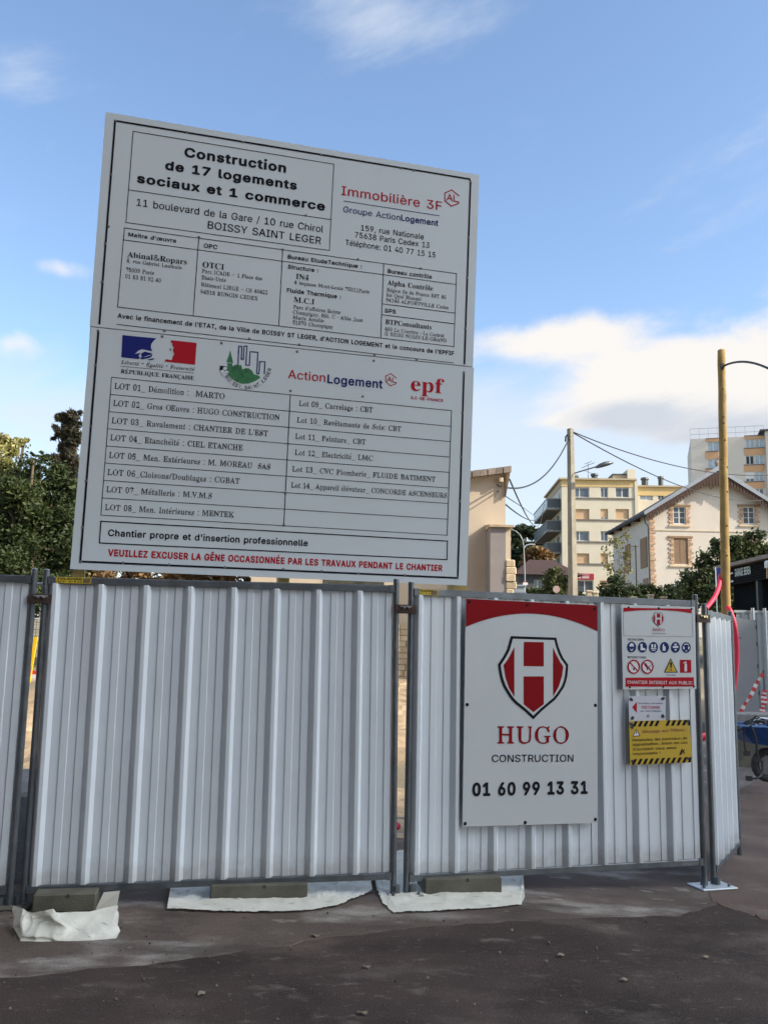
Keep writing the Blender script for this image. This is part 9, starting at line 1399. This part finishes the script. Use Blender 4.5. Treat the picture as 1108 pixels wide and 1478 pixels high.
# triangle above the eaves, split round the upper windows
def gtop(x): return ze+sl*(x if x<xa else xr-x)
topz=max(q[3] for q in H)
if topz>ze:
    # openings that cross the eaves line: rebuild as vertical strips
    w=MB(); X=sorted({0,xa,xr,*[v for q in H for v in q[:2]]})
    for i in range(len(X)-1):
        xa0,xb0=X[i],X[i+1]; hs_here=sorted([q for q in H if q[0]<=xa0+1e-6 and q[1]>=xb0-1e-6],key=lambda q:q[2]); z=GZ
        for q in hs_here: w.quad((xa0,0,z),(xb0,0,z),(xb0,0,q[2]),(xa0,0,q[2]),MB_['render_house']); z=q[3]
        w.quad((xa0,0,z),(xb0,0,z),(xb0,0,gtop(xb0)),(xa0,0,gtop(xa0)),MB_['render_house'])
    for a,b,c,d in H:
        m_=MB_['render_house']; w.quad((a,0,c),(a,0,d),(a,.22,d),(a,.22,c),m_); w.quad((b,0,d),(b,0,c),(b,.22,c),(b,.22,d),m_); w.quad((a,0,d),(b,0,d),(b,.22,d),(a,.22,d),m_); w.quad((b,0,c),(a,0,c),(a,.22,c),(b,.22,c),m_)
else: w.add([(0,0,ze),(xr,0,ze),(xa,0,za)],[(0,1,2)],MB_['render_house'])
# side wall with shutters, right and back walls
def sidepx(x,y):   # pixel -> (depth, z) on the plane x_local=0
    p=hitp(x,y,Vector((o.x,0,0)),Vector((1,0,0))); return p.y-o.y, p.z
w.quad((0,dep,GZ),(0,0,GZ),(0,0,ze),(0,dep,ze),MB_['render_house']); w.quad((xr,0,GZ),(xr,dep,GZ),(xr,dep,ze),(xr,0,ze),MB_['render_house']); w.add([(0,dep,GZ),(0,dep,ze),(xa,dep,za),(xr,dep,ze),(xr,dep,GZ)],[(0,1,2,3,4)],MB_['render_house'])
w.build('wall',hs2)
for a,b,c,d,k in S: window(hs2,a,b,c,d,.10 if k!='louvre' else .02,k,.07)
for x0,x1,y0,y1 in ((902.6,910.0,786,824.5),(924.3,934.3,776.5,818)):
    d0,z1=sidepx(x0,y0); d1,z0=sidepx(x1,y1); zt_=sidepx((x0+x1)/2,y0)[1]
    m=MB(); m.box((-.10,min(d0,d1),z0),(-.004,max(d0,d1),zt_),MB_['shutter']); 
    for j in range(18): z=z0+(zt_-z0)*(j+.5)/18; m.box((-.115,min(d0,d1)+.08,z-.03),(-.101,max(d0,d1)-.08,z+.03),MB_['shutter'])
    m.build('shutter',hs2)
for x0,x1,y0,y1 in ((928,935.5,836,850),(904,911,842,850)):
    d0,z1=sidepx(x0,y0); d1,z0=sidepx(x1,y1); m=MB(); m.box((-.06,min(d0,d1),z0-.4),(-.004,max(d0,d1),z1),MB_['shutter']); m.build('shutter',hs2)
# brick surrounds, lintels, quoins
for (a,b,c,d,k) in S[:4]:
    m=MB(); n=int((d-c)/.19)
    for i in range(n+1):
        z=c-.06+(d-c+.06)*i/(n+1)
        for sd in (-1,1):
            L=.27+.14*(i%2)+rnd.uniform(-.05,.05); x0=(a-L if sd<0 else b+.0); m.bbox((x0,-.05-rnd.uniform(0,.02),z),(x0+L,-.003,z+.165),MB_['brick'],.02)
    m.build('brick_surround',hs2); m=MB(); m.bbox((a-.45,-.09,d+.0),(b+.45,-.003,d+.17),MB_['shutter'],.02); m.bbox((a-.40,-.12,c-.22),(b+.40,-.003,c-.07),MB_['stone'],.02); m.build('lintel',hs2)
m=MB()
z=GZ; i=0
while z<ze-.25:
    L=.34+.13*(i%2)+rnd.uniform(-.04,.04); m.bbox((-.03,-.05-rnd.uniform(0,.02),z),(L,-.003,z+.20),MB_['brick'],.02); z+=.225; i+=1
m.build('brick_quoin',hs2)
m=MB(); zz=f(1000,766.5)[1]; m.box((.5,-.05,zz-.03),(xr-.3,-.003,zz+.03),MB_['stone']); m.build('string_course',hs2)
# roof: two slopes with front overhang, zinc edge, scalloped bargeboards
ov=.75; eo=.55; ex=-eo; ez=ze-eo*sl; rr_=MB(); th=.10
for sgn_ in (1,-1):
    X=lambda x:x if sgn_>0 else xr-x
    q=[(X(ex),-ov,ez+.22),(X(xa),-ov,za+.22),(X(xa),dep+.4,za+.22),(X(ex),dep+.4,ez+.22)]
    rr_.add(q+[(x,y,z+th) for x,y,z in q],[(0,1,2,3),(7,6,5,4),(0,4,5,1),(1,5,6,2),(2,6,7,3),(3,7,4,0)],MB_['slate'])
rf=rr_.build('roof',hs2)
m=MB()
for sgn_ in (1,-1):
    X=lambda x:x if sgn_>0 else xr-x
    q=[(X(ex-.05),-ov-.03,ez+.08),(X(xa),-ov-.03,za+.12),(X(xa),-ov-.03,za+.52),(X(ex-.05),-ov-.03,ez+.40)]; p2=[(x,y+.22,z) for x,y,z in q]
    m.hexa([q[0],q[1],p2[1],p2[0],q[3],q[2],p2[2],p2[3]],MB_['zinc'])
m.build('zinc_edge',rf)
m=MB(); n=24
for sgn_ in (1,-1):
    X=lambda x:x if sgn_>0 else xr-x
    for i in range(n):
        a=ex+.1+(xa-ex-.1)*i/n; b=ex+.1+(xa-ex-.1)*(i+1)/n; za0=ez+(a-ex)*sl; zb0=ez+(b-ex)*sl; dp=.50+(.55 if i>n-4 else 0)
        m.prism([(X(a),-ov+.05,za0+.10),(X(b),-ov+.05,zb0+.10),(X(b-.03),-ov+.05,zb0-dp+.10),(X((a+b)/2+.02),-ov+.05,(za0+zb0)/2-dp-.04),(X(a+.05),-ov+.05,za0-dp+.12)],(0,.06,0),MB_['wood'])
m.build('bargeboard',rf)
m=MB()
for i in range(5):
    z=ez+.05; y=-.4+i*2.9; m.box((-eo+.05,y,ez+.0),(.0,y+.12,ze+.1),MB_['wood'])
m.build('rafter_end',rf)
m=MB(); m.tube([(ex-.05,-ov,ez+.12),(ex-.05,dep+.4,ez+.12)],.09,M['rubber'],8); m.tube([(ex,-ov+.25,ez+.08),(-.35,-.05,ez-.45),(-.12,-.10,ez-.75),(-.10,-.10,GZ+.2)],.055,M['rubber'],8); m.build('gutter',rf)
m=MB(); m.sphere((xa,-ov+.1,za+.75),.20,MB_['tile'],8,6,(1,.7,1.3)); m.tube([(xa,-ov+.1,za+.5),(xa,-ov+.1,za+.7)],.09,MB_['tile'],8); m.build('ridge_finial',rf)
# thin service pole beside the house
Y=66.0; b=at(918.5,850,Y); t=at(916.8,787,Y); gz=h(b.x,Y); rt=thing('service_pole','thin dark service pole in front of the house side wall','utility pole',(b.x,Y,gz)); m=MB(); m.tube([(0,0,0),(t.x-b.x,0,t.z-gz)],.055,M['rust'],8); m.build('shaft',rt); m=MB(); m.tube([(t.x-b.x-.25,0,t.z-gz-.1),(t.x-b.x+.2,0,t.z-gz-.1)],.03,M['rust'],6); m.build('cross_arm',rt)
# ------------------------------------------------------------------ tower block behind
TH=R_(-17); o,f=frame(998.0,700,142.0,TH); GZ=h(o.x,o.y)-1
tw=thing('tower_block','tall pale apartment tower with salmon window strips behind the gabled house','building',(o.x,o.y,0),TH)
zt=f(998,633.7)[1]; xe=f(1102.5,627)[0]; H=[];S=[];B=[]
rows=[(637.5,651.5),(662.5,676.5),(687,701),(712,726),(737,751)]
for i,(y0,y1) in enumerate(rows):
    a,z1=f(1020,y0); b,z0=f(1037,y1); H.append((a,b,z0,z1)); S.append((a,b,z0,z1,'lt'))
for i,(y0,y1) in enumerate(((633.5,646.5),(657,670.5),(681,695),(705,719),(729,743))):
    a,z1=f(1075,y0+.6); b,_=f(1087.3,y0); _,z0=f(1080,y1); c,_=f(1101.5,y0); H.append((a,b,z0,z1)); H.append((b+.12,c,z0,z1)); S.append((a,b,z0,z1,('lt','black','half','lt','n')[i])); S.append((b+.12,c,z0,z1,('lt','lt','lt','n','lt')[i]))
w=MB(); facade(w,0,xe,GZ,zt,H,MB_['tower'],0,.3); w.quad((0,14,GZ),(0,0,GZ),(0,0,zt),(0,14,zt),MB_['tower']); w.quad((0,14,zt),(0,0,zt),(xe,0,zt),(xe,14,zt),MB_['tower']); w.box((xe+.01,-.9,GZ),(xe+9,14,f(1103,626)[1]+.4),MB_['tower']); w.build('wall',tw)
for a,b,c,d,k in S:
    if k=='half': window(tw,a,b,c,c+(d-c)*.35,.2,'n',.1); m=MB(); m.box((a,.1,c+(d-c)*.35),(b,.16,d),MB_['white']); m.build('roller_shutter',tw)
    else: window(tw,a,b,c,d,.2,k,.12)
for x0,x1,ys in ((1017.5,1036.5,((633,637.3),(652,662),(677,686.7),(701.5,711.7),(726.5,736.7))),(1073,1103,((628,633.6),(647.2,656.6),(671.3,680.5),(695.7,704.6),(719.8,728.6)))):
    for y0,y1 in ys:
        a,z1=f(x0,y0); b,z0=f(x1,y1); xm=(x0+x1)/2; z1=f(xm,y0)[1]; z0=f(xm,y1)[1]; b=min(b,xe-.02); m=MB(); m.box((a,-.06,z0),(b,-.003,min(z1,zt-.02)),MB_['orange']); m.box((a,-.14,z1-.02),(b,-.061,z1+.12) if z1+.12<zt else (b,-.061,zt),MB_['sill']); m.build('salmon_panel',tw)
m=MB(); m.box((xe-.8,-1.3,f(1103,624)[1]),(xe+9,6,f(1103,622)[1]),MB_['balc']); m.build('canopy_slab',tw)
m=MB()
for i in range(9): x=xe*i/8; m.tube([(x,.8,zt),(x,.8,zt+1.9)],.025,M['galv'],4)
for z in (.95,1.9): m.tube([(0,.8,zt+z),(xe,.8,zt+z)],.025,M['galv'],4)
m.build('roof_railing',tw)
# ------------------------------------------------------------------ charcoal garage front
Y=34.0; a=at(1052,860,Y+1.8); b=at(1108,850,Y-1.6); d=b-a; TH=math.atan2(d.y,d.x); o=Vector((a.x,a.y,h(a.x,a.y)-.2)); rt=thing('garage_building','charcoal clad garage with lettered fascia behind the yellow pole','garage',o,TH)
n_=Vector((math.sin(TH),-math.cos(TH),0)); dd=Vector((math.cos(TH),math.sin(TH),0))
def fg(x,y): q=hitp(x,y,o,n_)-o; return q.dot(dd), q.z
x1,zu=fg(1107,812); x0,zl_=fg(1054,824); _,zb=fg(1054,847); X2=x1+5
zt0=fg(1054,818)[1]; zb0=fg(1054,846)[1]; zt1=fg(1105,811)[1]; zb1=fg(1105,834)[1]; zt_=(zt0+zt1)/2; zb_=(zb0+zb1)/2
m=MB(); n=7
for i in range(n):
    z0=zb_+(zt_-zb_)*i/n; z1=zb_+(zt_-zb_)*(i+1)/n-.05; m.bbox((-.5,-.06,z0),(X2,.0,z1),M['clad'] if 'clad' in M else MB_['clad'],.015)
m.box((-.5,.003,zb_),(X2,.3,zt_),MB_['clad']); fa=m.build('fascia',rt)
m=MB(); m.hexa([(-.7,-.35,zt_),(X2,-.35,zt_),(X2,7,zt_+.5),(-.7,7,zt_+.5),(-.7,-.35,zt_+.14),(X2,-.35,zt_+.14),(X2,7,zt_+1.2),(-.7,7,zt_+1.2)],MB_['tile']); m.build('roof',rt)
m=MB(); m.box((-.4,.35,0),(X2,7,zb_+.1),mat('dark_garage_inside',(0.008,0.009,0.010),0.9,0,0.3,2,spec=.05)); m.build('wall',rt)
m=MB(); xq=fg(1092,860)[0]; m.box((xq-.08,.0,0),(xq+.08,.16,zb_),MB_['balc']); m.box((-.45,.0,0),(-.3,.16,zb_),MB_['balc']); m.build('post',rt)
pl=Pl((0,-.065,0),(1,0,0),(0,-1,0)); t=MB(); xa_,za_=fg(1062.3,831.5); xb_,_=fg(1085,825); lm=mat('brushed_letters',(0.42,0.42,0.40),0.4,0.3,0.1); zc=(za_+fg(1084,829)[1])/2
text_uv(t,pl,'GARAGE BEREA','b',lm,xa_,zc,xb_-xa_,.30,.004); t.build('lettering',fa)
m=MB(); q0,_=fg(1055.5,828); q1,_=fg(1059.5,828); zc2=(zt_+zb_)/2; m.box((q0,-.075,zc2-.25),(q1,-.061,zc2-.18),lm); m.box((q0,-.075,zc2+.08),(q1,-.061,zc2+.14),lm); m.build('fascia_emblem',fa)
# white lamp and blue pennant by the garage
q=at(1108,815,Y-3.2); rt=thing('wall_light','small white light fixture at the picture edge before the garage','lamp',(q.x,q.y,h(q.x,q.y))); m=MB(); z=q.z-rt.location.z; m.bbox((-.12,-.08,z-.12),(.14,.08,z+.14),MB_['white'],.04); m.build('lamp_body',rt); m=MB(); m.tube([(-.05,0,z-.12),(-.06,0,z-.48)],.03,MB_['roller'],6); m.tube([(.1,0,0),(.1,0,z-.1)],.03,M['galv'],6); m.build('stem',rt)
Y=30.0; a=at(1033.2,850,Y); t_=at(1031.8,819,Y); gz=h(a.x,Y); rt=thing('flag_sign','dark blue flag sign on a pale post beside the yellow pole','sign',(a.x,Y,gz)); m=MB(); m.tube([(0,0,0),(t_.x-a.x,0,t_.z-gz)],.022,M['galv_lt'],6); m.build('post',rt); m=MB(); z1=t_.z-gz-.02; z0=at(1033,850,Y).z-gz; m.box((t_.x-a.x+.02,-.01,z0+.1),(t_.x-a.x+.24,.01,z1),M['navy']); m.build('flag_panel',rt)
# ------------------------------------------------------------------ small red roofed house far off
Y=92.0; a=at(748,850,Y); b=at(792,850,Y); gz=h(a.x,Y); o=Vector((a.x,Y,gz)); rt=thing('red_roof_house','low far house with red tiled roof, toned dark for shade, under the pine','house',o); RG=mat('shaded_grey_render',(0.08,0.075,0.075),0.9,0,0.15,2); ze=at(760,828,Y).z-gz; zr=at(775,808,Y+4).z-gz; L=b.x-a.x+3  # wall grey kept dark to stand for shade under the pine
m=MB(); facade(m,0,L,0,ze,[(1.6,2.4,ze-2.1,ze-.6),(3.4,4.2,ze-2.1,ze-.6)],RG,0,.2); m.quad((0,8,0),(0,0,0),(0,0,ze),(0,8,ze),RG); m.quad((L,0,0),(L,8,0),(L,8,ze),(L,0,ze),RG); m.build('wall',rt)
window(rt,1.6,2.4,ze-2.1,ze-.6,.15,'n'); window(rt,3.4,4.2,ze-2.1,ze-.6,.15,'n')
m=MB(); m.add([(-.5,-.5,ze-.1),(L+.5,-.5,ze-.1),(L-1.8,4,zr),(1.8,4,zr),(-.5,8.5,ze-.1),(L+.5,8.5,ze-.1)],[(0,1,2,3),(5,4,3,2),(4,0,3),(1,5,2)],MB_['tile_red']); m.build('roof',rt)
# ------------------------------------------------------------------ vegetation
def leafmat(name,c,c2,isl=.45): return mat(name,c,0.62,0,0.35,1.3,0,60,c2,0.5,0.5,0.35,isl,0.28)
LM={'laurel':leafmat('laurel_leaf',(0.046,0.066,0.020),(0.095,0.105,0.026)),
 'yellow':leafmat('yellowing_leaf',(0.33,0.31,0.12),(0.18,0.21,0.065)),
 'conifer':leafmat('conifer_needle',(0.045,0.042,0.024),(0.065,0.046,0.024)),
 'pine':leafmat('pine_needle',(0.030,0.048,0.020),(0.05,0.06,0.02)),
 'hedge':leafmat('hedge_leaf',(0.050,0.070,0.026),(0.10,0.105,0.034)),
 'bush':leafmat('bush_leaf',(0.052,0.074,0.028),(0.13,0.13,0.040)),
 'sapling':leafmat('sapling_leaf',(0.17,0.16,0.045),(0.24,0.20,0.06)),
 'autumn':leafmat('autumn_leaf',(0.20,0.115,0.045),(0.10,0.11,0.035)),
 'shrub':leafmat('shrub_leaf',(0.075,0.085,0.025),(0.19,0.12,0.05))}
def crown(mb, clumps, n, size, m, r2, droop=0.0, hollow=.45, aspect=.55):
    """leaf-sized quads spread through ellipsoid clumps (c, (rx,ry,rz))"""
    vol=[(a[1][0]*a[1][1]*a[1][2])**.667 for a in clumps]; tot=sum(vol); vs=[];fs=[]
    for (c,rr),v in zip(clumps,vol):
        c=Vector(c)
        # sub-tufts give an uneven, gappy surface
        tufts=[]
        for _ in range(max(5,int(26*v/max(vol)))):
            d=Vector((r2.gauss(0,1),r2.gauss(0,1),r2.gauss(0,1))).normalized()*r2.uniform(hollow,1.02); tufts.append(Vector((d.x*rr[0],d.y*rr[1],d.z*rr[2])))
        tr=min(rr)*.42
        for _ in range(int(n*v/tot)):
            t=r2.choice(tufts); d=Vector((r2.gauss(0,1),r2.gauss(0,1),r2.gauss(0,1)*.8)); p=c+t+d*tr*.55
            s=size*r2.uniform(.55,1.35); a=Vector((r2.gauss(0,1),r2.gauss(0,1),r2.gauss(0,.7)-droop)).normalized(); b=a.cross(Vector((r2.gauss(0,1),r2.gauss(0,1),r2.gauss(0,1)))).normalized()*aspect
            k=len(vs); vs+=[p-a*s*.5,p+b*s*.5,p+a*s*.55,p-b*s*.5]; fs.append((k,k+1,k+2,k+3))
    mb.add(vs,fs,m)
def tree(name,label,cat,base,clumps,n,size,m,seed,trunk=.12,group=None,limbs=True,droop=0,hollow=.45,aspect=.55):
    r2=random.Random(seed); base=Vector(base); rt=thing(name,label,cat,base,group=group); t=MB(base); top=max(clumps,key=lambda c:c[0][2])[0]; top=Vector(top)
    n_=7; P=[base.lerp(top,i/n_)+Vector((r2.uniform(-.1,.1),r2.uniform(-.1,.1),0))*(i>0) for i in range(n_+1)]; P[0].z-=.2; t.tube(P,[trunk*(1-.8*i/n_) for i in range(n_+1)],MB_['bark'],8)
    if limbs:
        for c,rr in clumps:
            c=Vector(c); q=base.lerp(top,r2.uniform(.25,.6)); mid=q.lerp(c,.5)+Vector((0,0,r2.uniform(-.1,.25))); t.tube([q,mid,c],[trunk*.45,trunk*.28,trunk*.08],MB_['bark'],6)
    t.build('trunk',rt); c_=MB(base); crown(c_,clumps,n,size,m,r2,droop,hollow,aspect); c_.build('crown',rt); return rt
def cl(x,y,Y,rx,ry=None,dy=None): # clump from picture size: centre, half width/height in px at distance Y
    p=at(x,y,Y); return (tuple(p),(rx*Y/F_PX,(dy if dy else rx)*Y/F_PX,(ry or rx)*Y/F_PX))
Y=25.0
b=at(40,930,Y); b.z=h(b.x,Y)
tree('laurel_tree','broad dark green evergreen tree filling the left edge behind the hoarding','tree',b,[cl(18,760,25,42,58),cl(60,745,25.5,44,62),cl(-30,770,25,40,55),cl(46,700,25.6,15,58),cl(62,705,25.8,15,55),cl(47,665,25.6,6,26),cl(61,672,25.8,6,26),cl(28,700,25.3,22,36),cl(85,700,26,24,42),cl(70,810,24.6,50,45),cl(20,830,24.3,45,40),cl(120,800,26,42,60),cl(105,745,26.3,30,55),cl(60,870,24.3,60,40),cl(-10,880,24,40,40),cl(5,720,25,22,36),cl(40,790,26.5,90,90),cl(90,830,26.5,60,50),cl(55,720,27,50,50),cl(80,760,27,50,60),cl(15,800,27,60,60)],70000,.13,LM['laurel'],21,.16,aspect=.45)
Y=40.0; b=at(-5,900,Y); b.z=h(b.x,Y)
tree('yellowing_tree','sunlit yellowing tree at the far left behind the evergreen','tree',b,[cl(-5,690,40,26,34),cl(12,648,40.5,16,14),cl(26,640,41,14,10),cl(34,634,41,9,6),cl(-20,650,40,22,24),cl(5,730,39,28,34),cl(14,672,39.5,18,18),cl(-6,634,40,18,14)],7000,.24,LM['yellow'],22,.2,hollow=.3)
Y=62.0; b=at(100,900,Y); b.z=h(b.x,Y)
tree('old_conifer','tall brownish conifer with drooping tiers rising beside the notice board','tree',b,[cl(99,606,62,15,7),cl(88,603,62,10,5),cl(110,610,62,12,8),cl(97,622,62,20,8),cl(84,630,62.5,8,9),cl(99,640,62,17,9),cl(112,632,62,14,12),cl(94,658,62,18,10),cl(82,662,61.5,10,8),cl(102,672,62,20,11),cl(96,690,62,24,12),cl(112,690,62,20,20),cl(88,680,62,14,10),cl(104,655,62,12,12),*[cl(101+(-1)**i*3,598+i*11,62,13,9) for i in range(9)],cl(92,598,62,12,5),cl(108,600,62,12,6)],20000,.34,LM['conifer'],23,.34,droop=.8,hollow=.15,aspect=.25)
# lit hedge strip and low greenery glimpsed under the board
Y=23.0; b=at(220,845,Y); b.z=h(b.x,Y)
tree('garden_shrub','russet and green shrub glimpsed under the left part of the notice board','shrub',b,[cl(150,838,23,40,26),cl(215,838,23.2,45,26),cl(285,838,23,45,26),cl(335,838,23.4,32,26),cl(180,870,23,70,36),cl(290,870,23,60,36),cl(250,835,24,60,24)],13000,.13,LM['autumn'],24,.06)
Y=130.0; b=at(765,880,Y); b.z=h(b.x,Y)
tree('dark_pine','dark spreading pine behind the arched street lamp','tree',b,[cl(742,775,130,20,14),cl(758,768,130,16,9),cl(772,770,131,15,10),cl(735,800,129,18,26),cl(748,812,128,18,28),cl(778,788,131,14,8),cl(760,790,130,10,14),cl(768,800,132,10,6),cl(737,840,128,20,24)],8000,.75,LM['pine'],25,.5,hollow=.25)
Y=105.0; b=at(775,880,Y); b.z=h(b.x,Y)
tree('russet_tree','russet tinged tree above the red tiled roof far off','tree',b,[cl(770,801,105,16,12),cl(782,806,105,13,14),cl(760,812,105,10,12)],2600,.6,LM['autumn'],26,.3)
def shrub(x,y,Y,rs,n,size,m,label,seed,name='hedge_bush',group=None):
    b=at(x,y+rs[0][1],Y); b.z=h(b.x,Y); return tree(name,label,'bush',b,[cl(x+dx,y+dy,Y,rx,ry) for dx,dy,rx,ry in rs],n,size,m,seed,.05,group)
for i,(x,y,w_,hh,lb) in enumerate(((768,862,20,13,'dark low bush at the foot of the arched street lamp'),(835,862,14,8,'dark clipped bush just right of the concrete pole'),(886,850,22,18,'tall dark bush under the sapling'),(912,858,18,13,'dark hedge bush before the corner of the pale house'),(938,856,18,14,'feathery hedge bush under the drainpipe of the pale house'),(966,857,20,12,'hedge bush below the ground floor window of the pale house'),(990,861,16,10,'low hedge bush next to the corner post'))):
    shrub(x,y,50+i*.4,[(0,14,w_*.8,14),(-w_*.4,0,w_*.6,hh),(w_*.4,1,w_*.6,hh*.9),(0,-hh*.4,w_*.5,hh*.7)],2600,.19,LM['hedge'],lb,40+i,group='bushes of the garden hedge')
for i,(x,y0,lb) in enumerate(((849,852,'leftmost worn stone gate pillar in the hedge'),(858,854,'stone gate pillar right of its twin in the hedge'),(913.5,861,'stone stump between the hedge bushes below the house corner'),(938,858,'broken stone pillar under the feathery bush'),(957,861,'rightmost stone stump in the hedge'))):
    p=at(x,y0,47.0); gz=h(p.x,47.0); o=Vector((p.x,47.0,gz)); rt=thing('gate_pillar',lb,'pillar',o,group='stone pillars in the hedge'); m=MB(); zt=p.z-gz; m.bbox((-.13,-.13,0),(.13,.13,zt-.08),MB_['stone'],.02); m.build('shaft',rt); m=MB(); m.bbox((-.17,-.17,zt-.08),(.17,.17,zt),MB_['stone'],.03); m.build('cap',rt)
shrub(1040,830,45,[(-35,22,26,34),(-15,0,28,36),(8,-30,20,26),(30,-28,24,26),(55,-20,24,30),(0,30,40,34),(40,20,40,34),(-28,-12,16,18),(-5,-38,12,16),(70,0,26,40),(62,-42,22,22),(45,-38,18,20),(18,-44,14,18)],19000,.20,LM['bush'],'large dark green bush tree hiding the lower right of the pale house',60,'bush_tree')
Y=56.0; b=at(893,850,Y); b.z=h(b.x,Y)
tree('thin_sapling','sparse yellow leaved sapling before the cream apartment block','tree',b,[cl(890,782,56,14,16),cl(900,800,56,14,18),cl(876,795,56,10,10),cl(895,825,56,16,18),cl(905,775,56,9,12),cl(878,820,56,12,12)],520,.20,LM['sapling'],61,.06,hollow=.1)
Y=40.0; b=at(802,870,Y); b.z=h(b.x,Y)
tree('mixed_shrub','green and reddish shrub around the round sign left of the concrete pole','shrub',b,[cl(800,832,40,14,12),cl(792,842,40.5,12,14),cl(812,840,40,10,14),cl(802,855,40,18,16),cl(785,855,40.5,12,14),cl(799,823,40,5,7)],3200,.15,LM['shrub'],62,.05)
Y=38.5; p=at(802.5,850.5,Y); gz=h(p.x,Y); rt=thing('round_sign','faded round sign on a post in front of the reddish shrub','sign',(p.x,Y,gz)); m=MB(); z=p.z-gz; m.tube([(0,-.02,z),(0,.0,z)],.155,MB_['sign_pink'],20); m.build('disc',rt); m=MB(); m.tube([(0,.02,0),(0,.02,z+.1)],.025,M['galv'],6); m.build('post',rt)
# ------------------------------------------------------------------ unseen blocks added to shade the hoarding, and rows to dim ambient light
SD=Vector((tos.x,tos.y)).normalized(); ND=Vector((-SD.y,SD.x))
def add_shade_block(label,n0,n1,s0,D_,H,mt):  # unseen tower, placed and sized only to block the sun
    base=SD*s0+ND*n0; an=math.atan2(ND.y,ND.x); rt=thing('added_shade_block',label,'building',(base.x,base.y,-.3),an)   # local x along ND, local -y along SD
    L=n1-n0; nf=int(H/3); hl=[(j*3+.9,j*3+2.2,k*3+1.0,k*3+2.5) for k in range(nf) for j in range(int(L/3))]
    q=MB(); facade(q,0,L,0,H,hl,mt,0,.2); m=MB(); m.add([(v.x,-v.y,v.z) for v in q.v],q.f,mt)
    m.add([(v.x*-1+L,v.y-D_,v.z) for v in q.v],q.f,mt); m.quad((0,-D_,0),(0,0,0),(0,0,H),(0,-D_,H),mt); m.quad((L,0,0),(L,-D_,0),(L,-D_,H),(L,0,H),mt); m.build('wall',rt)
    m=MB(); m.box((-.3,-D_-.3,H),(L+.3,.3,H+.3),MB_['slate']); m.build('roof',rt)
    for a,b,c,d in hl:
        f_=MB(); f_.box((a,-.16,c),(b,-.11,d),MB_['glass']); f_.box((L-b,-D_+.11,c),(L-a,-D_+.16,d),MB_['glass']); f_.build('window',rt)
def add_blocker_row(label,x0,x1,y1,D_,H,mt,side=False):  # unseen row, put in to block sky light behind and left
    rt=thing('added_blocker_row',label,'building',((x0,y1,-.2) if not side else (x1,x0,-.2)),0 if not side else -math.pi/2); L=x1-x0 if not side else y1
    nf=int(H/3); hl=[(j*2.6+.7,j*2.6+1.8,k*3+.9,k*3+2.5) for k in range(nf) for j in range(int(L/2.6))]
    q=MB(); facade(q,0,L,0,H,hl,mt,0,.2); m=MB(); m.add([(L-v.x,-v.y,v.z) for v in q.v],q.f,mt)
    m.quad((0,-D_,0),(0,0,0),(0,0,H),(0,-D_,H),mt); m.quad((L,0,0),(L,-D_,0),(L,-D_,H),(L,0,H),mt); m.quad((L,-D_,0),(0,-D_,0),(0,-D_,H),(L,-D_,H),mt); m.build('wall',rt)
    m=MB(); m.prism([(-.2,.5,H),(-.2,-D_-.5,H),(-.2,-D_/2,H+3)],(L+.4,0,0),MB_['slate']); m.build('roof',rt)
    for a,b,c,d in hl:
        f_=MB(); f_.box((L-b,-.16,c),(L-a,-.11,d),MB_['glass']); f_.build('window',rt)
add_blocker_row('terrace of houses added behind the viewer to cut the ambient light',-34,11,-9.5,9,18.5,mat('brown_brick_front',(0.13,0.10,0.08),0.9))
add_blocker_row('dark fronted house added on the left, outside the picture, to dim side light',5,-12,16,8,15,mat('dark_plaster_front',(0.13,0.12,0.10),0.9),True)
add_shade_block('tall pale block added sunward of the hoarding to shade it, outside the picture',1.0,7.5,57,10,46,MB_['tower'])
add_shade_block('slightly lower pale block added next to it to shade the yard, outside the picture',7.55,22.5,57,10,37.4,MB_['render_house'])
